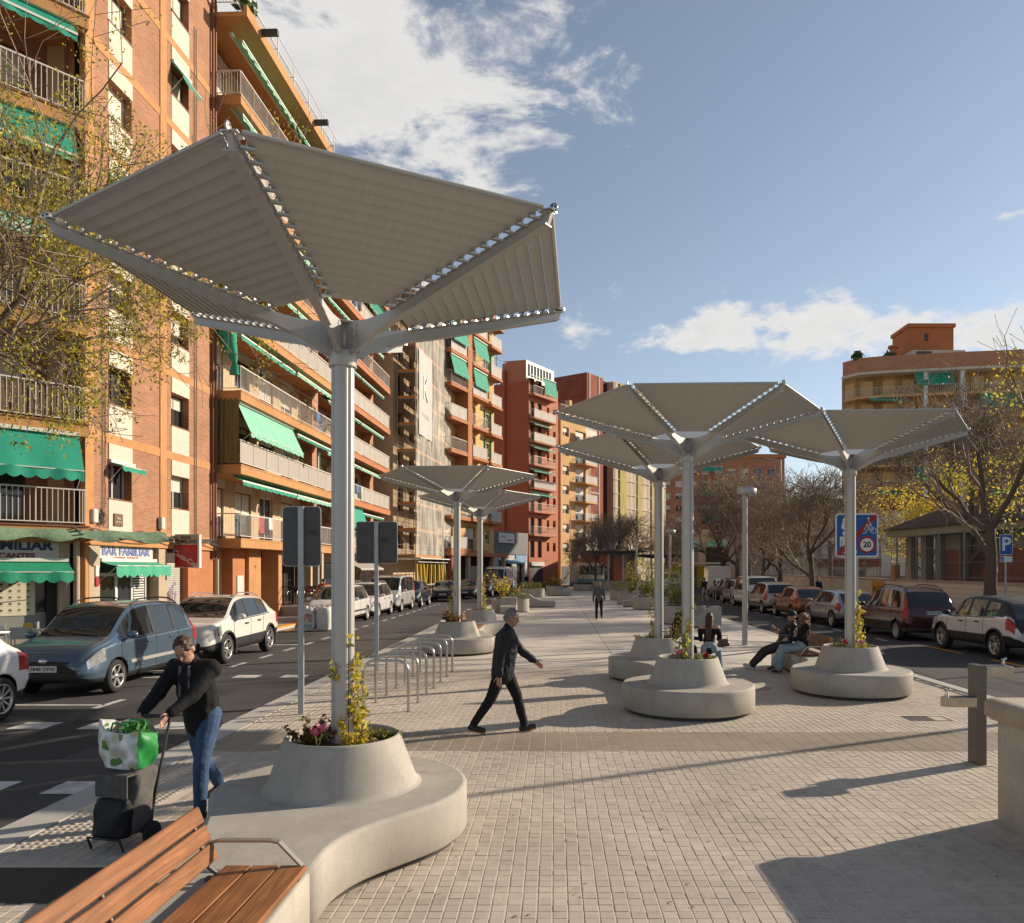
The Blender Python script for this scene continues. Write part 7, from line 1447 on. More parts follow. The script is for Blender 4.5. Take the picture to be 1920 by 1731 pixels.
# ---------------- oval planters, chaise blocks and shrubs down the plaza
def oval_planter(x, y, w, d, h, rot, label, plant, seed, tall=1.0):
    t = top('concrete_planter',label,'planter',(x,y,0),R(rot),'oval concrete planters down the plaza'); P = [(w/2*math.copysign(abs(math.cos(a))**.7,math.cos(a)), d/2*math.copysign(abs(math.sin(a))**.7,math.sin(a))) for a in np.linspace(0,2*PI,40,endpoint=False)]; g = G(); Q = offset(P,.09); g.loft([[(px_,py_,.04) for px_,py_ in P],[(px_,py_,h) for px_,py_ in P],[(px_,py_,h) for px_,py_ in Q],[(px_,py_,h-.12) for px_,py_ in Q]],0,False,False); g.obj('shell',m_conc,t,fix=False); g = G(); g.prism(Q,h-.16,h-.1); g.obj('soil',m_soil,t); g = G(); g.prism(offset(P,.06),-.01,.05); g.obj('plinth',m_plinth,t)
    rs = random.Random(seed)
    for k,(kind,pl_lab) in enumerate(plant):
        o = top('shrub',pl_lab,'shrub',(x+rs.uniform(-.25,.25)*w*(k>0)+(k-.5*(len(plant)-1))*w*.28,y+rs.uniform(-.1,.1)*d,h-.1),0,'planter shrubs'); g = G(); st = G()
        if kind == 'tall':
            for q in range(26):
                a, r_ = rs.uniform(0,6.3), rs.uniform(.1,.5)*min(w,d); hh = rs.uniform(.7,1.5)*tall; top_ = Vector((r_*1.2*math.cos(a),r_*1.2*math.sin(a),hh)); st.tube([(r_*.4*math.cos(a),r_*.4*math.sin(a),0),tuple(top_*.55+Vector((0,0,.05))),tuple(top_)],.008,3)
                for s_ in range(24): f = rs.uniform(.2,1.05); leaf_cloud(g,tuple(top_*f+Vector((rs.gauss(0,.06),rs.gauss(0,.06),0))),.07,1,.075,rs)
            mats = [m_lf_yg, m_lf_g, m_lf_g]
        elif kind == 'yellow':
            for q in range(18):
                a, r_ = rs.uniform(0,6.3), rs.uniform(.1,.6)*min(w,d); top_ = Vector((r_*1.4*math.cos(a),r_*1.4*math.sin(a),rs.uniform(.4,1.1)*tall)); st.tube([(0,0,0),tuple(top_*.5+Vector((0,0,.1))),tuple(top_)],.01,3)
                for s_ in range(16): f = rs.uniform(.35,1.05); leaf_cloud(g,tuple(top_*f),.1,1,.085,rs)
            mats = [m_lf_y, m_lf_y, m_lf_o]
        else:
            for q in range(420): a, r_ = rs.uniform(0,6.3), rs.random()**.5*min(w,d)*.5; leaf_cloud(g,(r_*math.cos(a)*1.2,r_*math.sin(a),rs.uniform(.02,.5*tall)*(1-(r_/min(w,d))**2)),.08,1,.07,rs)
            st.tube([(0,0,0),(.02,0,.3*tall)],.015,4); mats = [m_lf_gr, m_lf_o] if kind == 'grey' else [m_lf_g, m_lf_o] if kind == 'dark' else [m_lf_gr, m_lf_g]
        g.m = [rs.randrange(len(mats)) for _ in g.m]; g.obj('foliage',mats,o,fix=False); st.obj('stem',m_twig,o,fix=False)
    return t
oval_planter(-2.3,39.8,1.95,1.5,.68,0,'oval planter with yellow shrub nearest on the left side',[('yellow','yellow leaved shrub in the nearest left planter'),('grey','low grey green plants in the nearest left planter')],1,1.35)
oval_planter(-1.9,60.5,2.2,1.6,.68,0,'second oval planter on the left side',[('dark','dark low shrub in the second left planter')],2,1.4)
oval_planter(-.0,70.5,1.6,1.4,.68,0,'third oval planter on the left side',[('dark','bushy green shrub in the third left planter'),('yellow','small yellow shrub in the third left planter')],3,1.3)
oval_planter(2.9,79,2.0,1.5,.65,0,'oval planter with a dense dark bush near the far pergola',[('dark','dense dark bush in front of the far pergola')],4,3.2)
oval_planter(5.4,42.3,2.2,1.5,.70,0,'oval planter with tall green shrubs on the right side',[('tall','tall green bamboo like shrub left of the rear middle pole'),('grey','grey green bush in the right oval planter')],5,1.5)
oval_planter(4.9,48.5,1.9,1.4,.70,0,'oval planter behind the tall green shrubs',[('tall','second tall green shrub farther back')],6,1.4)
oval_planter(4.85,55,1.8,1.4,.70,0,'third oval planter on the right side of the plaza',[('dark','low shrub in the third right planter')],7,1.5)
oval_planter(5.25,31.2,1.75,1.35,.74,0,'pale oval planter between the two middle canopy poles',[('tall','tall green shrub between the two middle poles'),('grey','feathery pale grass behind the middle pole')],8,1.35)
def chaise(x, y, rot, label, s=1.):
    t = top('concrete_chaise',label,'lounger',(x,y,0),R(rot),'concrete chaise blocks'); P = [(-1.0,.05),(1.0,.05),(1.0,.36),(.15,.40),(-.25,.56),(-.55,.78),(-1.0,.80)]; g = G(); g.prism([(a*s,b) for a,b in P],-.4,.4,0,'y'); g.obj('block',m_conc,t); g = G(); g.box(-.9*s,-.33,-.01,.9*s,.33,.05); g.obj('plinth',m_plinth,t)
chaise(-.95,44.6,0,'concrete chaise block right of the nearest left planter'); chaise(.35,63.5,0,'concrete chaise block farther down on the left'); chaise(-2.3,38.4,-90,'concrete chaise end in front of the nearest left planter',.5); chaise(5.6,29.4,180,'concrete chaise block beside the pale oval planter',.7); chaise(4.6,45,180,'concrete chaise block by the tall green shrubs',.6)
# far pergolas
def pergola(x, y, w, d, h, label, n=2):
    t = top('pergola',label,'pergola',(x,y,0),0,'dark pergolas at the far end'); g = G(); 
    for i in range(int(w/.35)): g.box(-w/2+i*.35,-d/2,h+.12,-w/2+i*.35+.27,d/2,h+.16)
    g.obj('roof_slats',m_dsteel,t); g = G(); g.prism([(-w/2,h+.1),(w/2,h+.1),(w/2,h+.04),(.6,h-.25),(-.6,h-.25),(-w/2,h+.04)],-.06,.06,0,'y'); g.obj('arm',m_dsteel,t)
    for i in range(n): g = G(); xx = (i-(n-1)/2)*1.5; g.tube([(xx,0,0),(xx,0,h-.2)],.09,8); g.obj('post',m_alu,t)
    return t
pergola(6.2,78,6,4,3.9,'dark flat pergola beyond the walking man'); pergola(11.2,83,6,4,3.6,'second dark pergola right of the first')
pb = top('concrete_planter','long low concrete block below the far pergola','planter',(6.0,80,0),0,'oval concrete planters down the plaza'); g = G(); g.cbox(-2.0,-.7,0,2.0,.7,1.0,.04); g.obj('shell',m_conc,pb); g = G(); g.box(-1.9,-.6,.98,1.9,.6,1.01); g.obj('soil',m_soil,pb)
# distant kiosk and bus
ks = top('kiosk','brick kiosk under the far pergola','kiosk',(7.5,100,0)); g = G(); g.box(-4,0,0,3,4,4.2); g.obj('wall',M('kiosk_brick',(.34,.12,.06),.85,var=.1,vs=3),ks); g = G(); g.box(-4.3,-.5,4.2,3.3,4.3,4.5); g.obj('roof',m_dsteel,ks); g = G(); g.box(-3.4,-.05,1,-.5,0,2.8); g.obj('window',m_glass,ks)
bu = top('bus','white and blue bus standing beyond the pergola','bus',(4.6,96,0)); g = G(); g.cbox(-1.6,0,.5,1.6,9,3.0,.15); g.obj('body',M('bus_cream',(.55,.50,.42),.4),bu); g = G(); g.box(-1.5,-.02,1.5,1.5,.02,2.6); g.obj('windscreen',m_cglass,bu); g = G(); g.box(-1.61,-.03,.5,1.61,9,.95); g.obj('skirt',M('bus_blue',(.08,.25,.38),.4),bu)
for x in (-1.35,1.35):
    for y in (1.6,7): ty,rm = wheel_meshes(.45,'cap') if 'wheel_meshes' in globals() else (None,None); e = link('wheel',None,bu,(x,y,.45),(0,0,R(90) if x > 0 else R(-90))); link('tyre',ty,e); link('rim',rm,e)
mw2 = top('mural_wall','low white wall with a blue painted base beyond the left planters','wall',(2.0,100,0),R(12)); g = G(); g.box(0,0,.5,5.6,.2,2.6); g.obj('wall',m_frame_w,mw2); g = G(); g.box(0,-.01,0,5.6,.21,.5); g.obj('painted_base',MATS['bus_blue'],mw2); g = G(); [leaf_cloud(g,(.6+i*.55,-.02,1.6),.01,1,.3,random.Random(i)) for i in range(8)]; [v for v in ()]; link('mural',G().mesh('mural',[m_grille]),mw2) if False else None
# ---------------- people
m_skin = M('skin', (.42,.235,.16), .5, var=.06, vs=12); m_skin_d = M('skin_tan', (.34,.18,.115), .5, var=.06, vs=12)
def cloth(name, c, rough=.85): return M('cloth_'+name, c, rough, var=.18, vs=16, bump=.25, bs=70, spec=.2)
tex = bpy.data.textures.new('folds', 'CLOUDS'); tex.noise_scale = .11; tex.noise_depth = 2
texf = bpy.data.textures.new('curls', 'CLOUDS'); texf.noise_scale = .035; texf.noise_depth = 1
class Lump:
    def __init__(s): s.g = G()
    def cap(s, a, b, ra, rb=None, n=10, squash=None):
        rb = ra if rb is None else rb; a, b = Vector(a), Vector(b); d = (b-a); L = d.length; d = d.normalized() if L > 1e-6 else Vector((0,0,1)); prof = []
        for k in range(5): t = -PI/2+k*PI/8; prof.append((ra*math.cos(t), ra*math.sin(t)))
        for k in range(5): t = k*PI/8; prof.append((rb*math.cos(t), L+rb*math.sin(t)))
        q = d.to_track_quat('Z','Y').to_matrix().to_4x4(); s.g.M = Matrix.Translation(a) @ q; s.g.lathe([(max(r,1e-4),z) for r,z in prof], n); s.g.M = None
    def ell(s, c, r, rot=(0,0,0), n=12):
        s.g.M = Matrix.Translation(c) @ Euler(rot).to_matrix().to_4x4() @ Matrix.Diagonal((*r,1)); s.g.lathe([(max(1e-3,math.cos(t)),math.sin(t)) for t in np.linspace(-PI/2,PI/2,9)], n); s.g.M = None
    def build(s, name, mat, parent, vox=.014, smooth=4, disp=0., tx=None):
        me = s.g.mesh(name, mat, True); o = scratch(name, me)
        b = bmesh.new(); b.from_mesh(me); bmesh.ops.remove_doubles(b, verts=b.verts, dist=1e-4); b.to_mesh(me); b.free()
        m = o.modifiers.new('r','REMESH'); m.mode = 'VOXEL'; m.voxel_size = vox; m.use_smooth_shade = True
        if smooth: q = o.modifiers.new('s','SMOOTH'); q.factor = .5; q.iterations = smooth
        if disp: q = o.modifiers.new('d','DISPLACE'); q.texture = tx or tex; q.strength = disp; q.mid_level = .5; q.texture_coords = 'LOCAL'
        r = eval_mesh(o, name); bpy.data.objects.remove(o)
        if not r.materials: r.materials.append(mat)
        return link(name, r, parent)
def V3(*a): return Vector(a)
def person(label, loc, head, H, pose, outfit, hair, vox=.014, skin=None, group='people'):
    skin = skin or m_skin; t = top('person', label, 'person', loc, head, group); k = H/1.72; P = dict(lean=4, hipz=None, l=(0,0,3), r=(0,0,3), la=(5,8,12), ra=(5,8,12), neck=0, turn=0, lin=0, rin=0, side=0, foot=(0,0)); P.update(pose)
    def D(flex, abd, s): f, a = R(flex), R(abd); return V3(math.sin(a)*s, math.sin(f)*math.cos(a), -math.cos(f)*math.cos(a))
    J = {}
    for s, nm in ((-1,'l'),(1,'r')):
        hip = V3(.085*k*s,0,0); fl, kn, ab = P[nm]; J[nm+'hip'] = hip; J[nm+'knee'] = hip+D(fl,ab,s)*.43*k; J[nm+'ank'] = J[nm+'knee']+D(fl-kn,ab*.3+P.get(nm+'tw',0),s)*.42*k
    if P['hipz'] is None: hz = -min(J['lank'].z, J['rank'].z)+.075*k
    else: hz = P['hipz']
    for q in J: J[q] = J[q]+V3(0,0,hz)
    pel = V3(0,0,hz); ln = R(P['lean']); sd = R(P['side']); up = V3(math.sin(sd), math.sin(ln)*math.cos(sd), math.cos(ln)*math.cos(sd)); chest = pel+up*.36*k; nk = pel+up*.50*k; ln2 = R(P['lean']+P['neck']); hu = V3(math.sin(sd)*.5, math.sin(ln2), math.cos(ln2)).normalized(); hc = nk+hu*.155*k+V3(0,.015*k,0)
    rt = V3(1,0,0) if abs(P['side']) < 1 else V3(math.cos(sd),0,-math.sin(sd))
    for s, nm in ((-1,'l'),(1,'r')):
        sh = nk-up*.055*k+rt*(.185*k*s); f, ab, el = P[nm+'a']; J[nm+'sh'] = sh; d = D(f+P['lean']*.3,ab,s); J[nm+'el'] = sh+d*.29*k; d2 = D(f+el,ab*.3,s); d2 = (d2+V3(-s*P[nm+'in'],0,0)).normalized(); J[nm+'wr'] = J[nm+'el']+d2*.25*k; J[nm+'hd'] = d2
        if nm+'t' in P:                                   # reach for a target point
            T_ = V3(*P[nm+'t']); v = T_-sh; D_ = min(v.length, .535*k); u_ = v.normalized(); a_ = (.29**2-.25**2)*k*k/(2*D_)+D_/2; h_ = math.sqrt(max(0,(.29*k)**2-a_*a_)); pole = V3(s*.6,-.5,-.7); pole = (pole-u_*pole.dot(u_)).normalized(); J[nm+'el'] = sh+u_*a_+pole*h_; J[nm+'wr'] = sh+u_*D_; J[nm+'hd'] = ((J[nm+'wr']-J[nm+'el']).normalized()+V3(0,.3,-.5)).normalized()
    # body: one continuous figure
    b = Lump(); hr = .098*k; th = R(P['turn']); fw = V3(math.sin(th), math.cos(th), 0); fw = (fw-hu*fw.dot(hu)).normalized(); sx = fw.cross(hu)
    rotm = Matrix((sx,fw,hu)).transposed(); eu = rotm.to_euler()
    b.ell(hc+hu*.015*k,(.076*k,.094*k,.105*k),eu); b.ell(hc-hu*.05*k+fw*.02*k,(.056*k,.066*k,.072*k),eu)
    b.cap(hc-hu*.012*k+fw*.088*k,hc-hu*.028*k+fw*.105*k,.011*k,.014*k,8); b.ell(hc+hu*.022*k+fw*.075*k,(.055*k,.02*k,.012*k),eu); b.ell(hc-hu*.066*k+fw*.082*k,(.026*k,.012*k,.012*k),eu)
    for s in (-1,1): b.ell(hc+sx*(.078*k*s)-hu*.005*k-fw*.008*k,(.012*k,.022*k,.033*k),eu)
    b.cap(nk-up*.03*k,hc-hu*.06*k,.055*k,.05*k); b.cap(pel,chest,.105*k,.115*k); b.cap(J['lsh']+rt*.02*k,J['rsh']-rt*.02*k,.062*k)
    for s, nm in ((-1,'l'),(1,'r')):
        b.cap(J[nm+'sh'],J[nm+'el'],.047*k,.036*k); b.cap(J[nm+'el'],J[nm+'wr'],.035*k,.024*k); b.cap(J[nm+'hip'],J[nm+'knee'],.078*k,.05*k); b.cap(J[nm+'knee'],J[nm+'ank'],.05*k,.034*k)
        w, d = J[nm+'wr'], J[nm+'hd']; lat = d.cross(V3(s,0,0)); lat = V3(0,1,0) if lat.length < .1 else lat.normalized(); nrm = d.cross(lat).normalized()
        for q in (-.022,.0,.022): b.cap(w+lat*q*.6*k,w+d*.075*k+lat*q*k,.014*k,.013*k,8)
        for i, ln_ in enumerate((.062,.072,.068,.052)):
            base = w+d*.08*k+lat*((i-1.5)*.0185*k); mid = base+d*ln_*.55*k; b.cap(base,mid,.0085*k,.008*k,6); b.cap(mid,mid+(d*.8+nrm*s*.5+V3(0,0,-.1)).normalized()*ln_*.5*k,.008*k,.0065*k,6)
        tb = w+d*.025*k+lat*.028*k; b.cap(tb,tb+(d*.7+lat*.7).normalized()*.04*k,.011*k,.009*k,6); b.cap(tb+(d*.7+lat*.7).normalized()*.04*k,tb+(d*.9+lat*.5).normalized()*.075*k,.009*k,.007*k,6)
        an = J[nm+'ank']; ft = R(P['foot'][0 if nm == 'l' else 1]); fd = V3(P.get(nm+'out',.12)*s,math.cos(ft),math.sin(ft)).normalized(); b.cap(an+V3(0,-.03*k,-.045*k),an+fd*.15*k+V3(0,0,-.045*k),.032*k,.026*k)
        J[nm+'ft'] = fd
    b.build('body', skin, t, vox*.8, 3)
    # eyes
    for s in (-1,1): g = G(); g.lathe([(max(1e-4,.009*k*math.cos(q)),.009*k*math.sin(q)) for q in np.linspace(-PI/2,PI/2,5)],8,tuple(hc+fw*.087*k+sx*.032*k*s+hu*.008*k)); g.obj('eye',m_grille,t)
    # trousers
    tr = Lump(); tw = outfit.get('leg',1.); tr.cap(pel+V3(0,0,.03*k),pel+V3(0,0,.09*k),.128*k,.122*k); tr.cap(pel+V3(-.05*k,0,-.01),pel+V3(.05*k,0,-.01),.115*k)
    for nm in 'lr': tr.cap(J[nm+'hip'],J[nm+'knee'],.10*k,.071*k*tw); tr.cap(J[nm+'knee'],J[nm+'ank']+(J[nm+'knee']-J[nm+'ank'])*.06,.068*k*tw,(.056*k if tw <= 1.05 else .085*k))
    tr.build('trousers', outfit['trousers'], t, vox, 3, .016*k)
    # jacket or top
    jk = Lump(); jr = outfit.get('bulk',1.); low = outfit.get('low',-.02)
    if outfit.get('kind') != 'offshoulder':
        jk.cap(pel+up*low*k,chest,.137*k*jr,.138*k*jr); jk.cap(chest,nk-up*.05*k,.137*k*jr,.10*k); jk.cap(J['lsh'],J['rsh'],.078*k*jr); jk.cap(nk-up*.04*k,nk+hu*.025*k,.075*k,.066*k); jk.ell(pel+up*.22*k+V3(0,.02*k,0),(.165*k*jr,.13*k*jr,.24*k),(-ln,0,0))
        for nm in 'lr': jk.cap(J[nm+'sh'],J[nm+'el'],.069*k*jr,.057*k*jr); jk.cap(J[nm+'el'],J[nm+'wr']-J[nm+'hd']*.015*k,.055*k*jr,.043*k*jr)
    else:
        jk.cap(pel+up*-.02*k,chest,.125*k,.118*k); jk.cap(J['lsh']-up*.075*k,J['rsh']-up*.075*k,.072*k)
        for nm in 'lr': s_ = J[nm+'sh']; jk.cap(s_+(J[nm+'el']-s_)*.25,J[nm+'el'],.062*k,.055*k); jk.cap(J[nm+'el'],J[nm+'wr'],.053*k,.042*k)
    jk.build(outfit.get('name','jacket'), outfit['jacket'], t, vox, 3, outfit.get('fold',.02)*k)
    if 'collar' in outfit:
        c = Lump(); c.cap(nk-up*.02*k,nk+hu*.05*k,.072*k,.066*k); c.build('collar', outfit['collar'], t, vox, 2)
    if 'front' in outfit:
        c = Lump()
        for s in (-1,1): c.cap(nk+V3(s*.045*k,.10*k,-.03*k)+up*0,pel+up*.2*k+V3(s*.05*k,.175*k,0),.017*k,.016*k,6)
        c.build('jacket_stripe', outfit['front'], t, vox*.8, 2)
    # shoes
    for nm in 'lr':
        s_ = Lump(); an = J[nm+'ank']; fd = J[nm+'ft']; s_.cap(an+V3(0,-.025*k,-.04*k)-fd*.01,an+fd*.14*k+V3(0,0,-.042*k),.043*k,.036*k); s_.cap(an+V3(0,0,.0),an+V3(0,-.01,-.03*k),.047*k,.045*k); o = s_.build('shoe', outfit['shoe'], t, vox*.9, 2)
        if 'sole' in outfit:
            q = Lump(); q.cap(an+V3(0,-.028*k,-.066*k)-fd*.015,an+fd*.15*k+V3(0,0,-.066*k),.030*k,.026*k); so2 = q.build('sole', outfit['sole'], t, vox*.8, 1); so2.parent = o
    # hair and headgear
    kind, hm = hair; h = Lump(); bk = -fw
    if kind in ('short','curly','long','grey'):
        h.ell(hc+hu*.032*k+bk*.012*k,(.084*k,.098*k,.098*k),eu); h.cap(hc+bk*.065*k-hu*.02*k,hc+bk*.055*k+hu*.03*k,.05*k,.06*k)
        if kind == 'long':
            for q in (-.05,-.02,.02,.05): h.cap(hc+bk*.075*k+sx*q*k,nk+bk*.115*k+sx*q*.9*k-up*.08*k,.036*k,.038*k,8); h.cap(nk+bk*.115*k+sx*q*.9*k-up*.08*k,nk+bk*.125*k+sx*q*.6*k-up*.34*k,.036*k,.016*k,8)
        if kind == 'curly':
            rs = random.Random(3)
            for _ in range(60):
                a = rs.uniform(-2.3,2.3); zz = rs.uniform(-.20,.10); d_ = (bk*math.cos(a)+sx*math.sin(a)); h.ell(hc+d_*rs.uniform(.075,.125)*k+hu*zz*k,(.034*k,)*3,n=6)
        h.build('hair', hm, t, vox*.8, 2, .02*k if kind != 'curly' else .035*k, texf)
    if kind == 'cap':
        h.ell(hc+hu*.045*k,(.090*k,.104*k,.088*k),eu); h.ell(hc+hu*.04*k+fw*.11*k,(.065*k,.07*k,.012*k),eu); h.build('cap', hm, t, vox*.8, 2)
        h2 = Lump(); h2.cap(hc+bk*.07*k-hu*.02*k,hc+bk*.07*k+hu*.02*k,.045*k); h2.build('hair', M('hair_dark',(.02,.014,.01),.7), t, vox*.8, 2)
    return t, J, dict(pel=pel,chest=chest,nk=nk,hc=hc,up=up,k=k)
hd, hb, hg, hbr = M('hair_dark',(.02,.014,.01),.7), M('hair_brown',(.055,.026,.014),.6,var=.3,vs=20), M('hair_grey',(.16,.145,.13),.7,var=.3,vs=25), M('hair_chestnut',(.17,.085,.045),.6,var=.4,vs=25)
c_nav, c_blk, c_jean, c_ljean, c_gry = cloth('navy_black',(.016,.017,.022),.6), cloth('black',(.012,.012,.013)), cloth('denim',(.045,.085,.16)), cloth('pale_denim',(.25,.32,.37)), cloth('charcoal_grey',(.10,.10,.098))
sh_d, sh_w, sh_b, sole_t = M('shoe_dark',(.03,.024,.02),.7), M('shoe_white',(.58,.57,.55),.6), M('boot_brown',(.09,.045,.025),.6), M('sole_tan',(.36,.25,.12),.7)
# walking man in the middle, in profile
person('man in a dark jacket striding across the plaza in profile',(-.70,10.42,0),R(-92),1.76,dict(lean=7,l=(24,10,2),r=(-20,14,2),la=(30,10,22),ra=(-16,9,14),neck=8,foot=(14,-12)),dict(jacket=c_nav,trousers=c_blk,shoe=sh_d,sole=sole_t,bulk=1.14,fold=.03,low=-.09,leg=1.05),('grey',hg),.011,m_skin_d)
# man with trolley
def _th(x): q = Matrix.Translation((-3.45,6.20,0)) @ Matrix.Rotation(R(166),4,'Z') @ Vector((-x if False else x,-.30,.99)); return tuple((Matrix.Translation((-3.22,7.02,0)) @ Matrix.Rotation(R(166),4,'Z')).inverted() @ q)
ptr, _, _ = person('man in a black jacket and jeans pushing a shopping trolley',(-3.22,7.02,0),R(166),1.72,dict(lean=15,l=(20,16,3),r=(-16,22,3),la=(12,12,42),ra=(16,10,40),neck=20,turn=-10,lt=_th(-.14),rt=_th(.14),foot=(8,-18)),dict(jacket=c_blk,trousers=c_jean,shoe=sh_d,front=M('stripe_grey',(.12,.11,.11),.8),bulk=1.16,low=-.08,leg=1.05),('short',hb),.011)
# walking away
person('man in a grey jumper walking away down the plaza',(1.94,33.6,0),R(-4),1.70,dict(lean=3,l=(14,6,3),r=(-16,28,3),la=(-8,10,12),ra=(10,10,16),foot=(5,-25)),dict(jacket=c_gry,trousers=c_blk,shoe=sh_d),('grey',M('hair_thin_grey',(.22,.17,.14),.7)),.018)
# seated pair behind the planter
person('long haired woman in an off shoulder black top sitting with her back to us',(3.28,16.3,0),R(-14),1.68,dict(lean=8,hipz=.54,l=(80,78,6),r=(84,70,12),la=(22,3,60),ra=(24,6,62),lin=.3,rin=.2,neck=10,turn=4),dict(kind='offshoulder',name='top',jacket=c_blk,trousers=c_ljean,shoe=sh_d,leg=1.1),('long',hb),.012)
person('dark haired person sitting mostly hidden by the middle canopy pole',(2.62,16.85,0),R(-80),1.68,dict(lean=10,hipz=.54,l=(82,80,6),r=(84,76,6),la=(30,10,50),ra=(30,10,55),neck=12),dict(jacket=c_blk,trousers=c_blk,shoe=sh_d),('curly',hd),.016)
# couple on the bench, facing left
person('young man in a black cap and quilted jacket lounging on the bench',(5.06,17.0,0),R(80),1.76,dict(lean=-24,hipz=.55,l=(66,22,8),r=(71,31,6),la=(20,24,95),ra=(38,4,92),neck=26,turn=-20,rin=.35,lin=.1,foot=(12,12)),dict(jacket=cloth('quilted_black',(.022,.020,.020),.5),trousers=cloth('dark_grey',(.045,.04,.042)),shoe=sh_w,bulk=1.05,fold=.03),('cap',M('cap_black',(.012,.013,.018),.7)),.012)
person('curly haired woman in black with pale jeans leaning on the man',(5.26,16.38,0),R(86),1.66,dict(lean=-12,side=10,hipz=.55,l=(82,72,-2),r=(90,64,-14),la=(34,4,50),ra=(28,2,75),neck=20,turn=28,rin=.6,foot=(0,-25)),dict(jacket=c_blk,trousers=c_ljean,shoe=sh_b,leg=1.14),('curly',hbr),.012)
hb_ = top('handbag','shiny black handbag on the lap of the seated woman','bag',(4.93,16.45,.70),R(10)); l_ = Lump(); l_.cap((-.10,0,-.03),(.10,0,-.03),.075,.075); l_.cap((-.09,0,.06),(.09,0,.06),.06,.06); l_.build('bag_body',M('patent_black',(.012,.012,.013),.2,spec=.7),hb_,.012,2); g = G(); g.tube([(-.11,0,.06),(-.10,.0,.22),(0,.02,.28),(.10,0,.22),(.11,0,.06)],.008,6); g.obj('strap',M('patent_black',(.012,.012,.013),.2),hb_)
hb2 = top('handbag','brown shoulder bag beside the long haired woman','bag',(3.56,16.2,.62),R(20)); l_ = Lump(); l_.cap((-.09,0,0),(.09,0,.02),.06,.06); l_.cap((-.08,0,.08),(.08,0,.09),.045); l_.build('bag_body',M('leather_brown',(.10,.055,.035),.45),hb2,.012,2); g = G(); g.tube([(-.1,0,.05),(-.05,-.03,.2),(.08,-.03,.2),(.1,0,.05)],.007,5); g.obj('strap',M('leather_brown',(.10,.055,.035),.45),hb2)
# far figures
person('woman in a dark jacket and pale trousers walking on the right road',(10.75,55,-.05),R(20),1.66,dict(l=(10,5,3),r=(-8,10,3),ra=(40,10,50)),dict(jacket=cloth('bottle_dark',(.03,.035,.03)),trousers=cloth('pale_pink',(.42,.37,.35)),shoe=sh_w),('short',hd),.025)
person('man in an orange jacket and dark cap on the pavement by the terrace',(-10.95,36.4,.085),R(200),1.70,dict(l=(4,2,4),r=(-4,4,4),la=(25,15,70),ra=(25,15,70)),dict(jacket=cloth('hi_vis_orange',(.50,.075,.02)),trousers=c_blk,shoe=sh_d),('cap',M('cap_black',(.012,.013,.018),.7)),.022)
person('person in dark blue walking on the right pavement beside the tree',(15.35,44.8,.085),R(185),1.68,dict(l=(10,5,3),r=(-10,10,3)),dict(jacket=cloth('night_blue',(.02,.03,.06)),trousers=c_blk,shoe=sh_d),('short',M('hair_grey',(.16,.145,.13),.7)),.025)
person('person in dark clothes behind the boxy white van',(14.9,52.6,.085),R(10),1.72,dict(l=(10,5,3),r=(-10,10,3)),dict(jacket=c_blk,trousers=c_blk,shoe=sh_d),('short',hd),.025)
person('small dark figure on the left pavement in front of the workshop',(-2.9,79.5,.0),R(30),1.72,dict(l=(10,5,3),r=(-10,10,3)),dict(jacket=c_blk,trousers=c_blk,shoe=sh_d),('short',hd),.03)
# shopping trolley and bags
tl = top('shopping_trolley','grey and black wheeled shopping trolley in front of the man in jeans','trolley',(-3.45,6.20,0),R(166)); m_tg, m_tb = cloth('trolley_grey',(.11,.10,.092)), cloth('trolley_black',(.014,.014,.015),.5)
def sackloft(prof, seed):
    gg = G(); rr = []
    for i_ in range(17):
        f = i_/16; w = float(np.interp(f,[q[0] for q in prof],[q[2] for q in prof])); d = float(np.interp(f,[q[0] for q in prof],[q[3] for q in prof])); z = float(np.interp(f,[q[0] for q in prof],[q[1] for q in prof])); y = float(np.interp(f,[q[0] for q in prof],[q[4] for q in prof]))
        rr.append([((w+.006*math.sin(5*a_+f*9+seed)+.004*math.sin(9*a_-f*14))*math.copysign(abs(math.cos(a_))**.5,math.cos(a_)), y+(d+.006*math.sin(4*a_-f*8+seed))*math.copysign(abs(math.sin(a_))**.5,math.sin(a_)), z) for a_ in np.linspace(0,2*PI,36,endpoint=False)])
    gg.loft(rr); return gg
sackloft([(0,.13,.12,.10,0),(.06,.12,.16,.13,0),(.5,.36,.175,.145,-.02),(.92,.60,.165,.125,-.06),(1,.62,.13,.10,-.06)],1).obj('body',m_tg,tl); sackloft([(0,.12,.11,.05,.15),(.1,.11,.15,.075,.15),(.6,.30,.15,.075,.14),(.93,.40,.14,.05,.13),(1,.41,.11,.03,.13)],4).obj('front_pocket',m_tb,tl)
g = G(); g.box(-.15,.02,.585,.15,.16,.60); g.box(-.15,.155,.42,.15,.166,.60); g.obj('flap',cloth('trolley_flap',(.10,.092,.085)),tl)
for x in (-.2,.2): g = G(); g.lathe([(.0001,.018),(.03,.02),(.085,.018),(.095,.008),(.095,-.008),(.085,-.018),(.0001,-.018)],20,axis='y'); o = g.obj('wheel',m_tyre,tl); o.location = (x,-.04,.095); o.rotation_euler = (0,0,R(90))
g = G(); [g.tube([(x,-.04,.095),(x,-.14,.5),(x*.9,-.30,.98)],.012,6) for x in (-.17,.17)]; g.tube([(-.153,-.30,.98),(.153,-.30,.98)],.014,6); g.tube([(-.2,-.04,.095),(.2,-.04,.095)],.01,6); g.tube([(-.15,.2,.02),(-.15,.24,.12),(.15,.24,.12),(.15,.2,.02)],.01,6); g.obj('frame',m_black,tl)
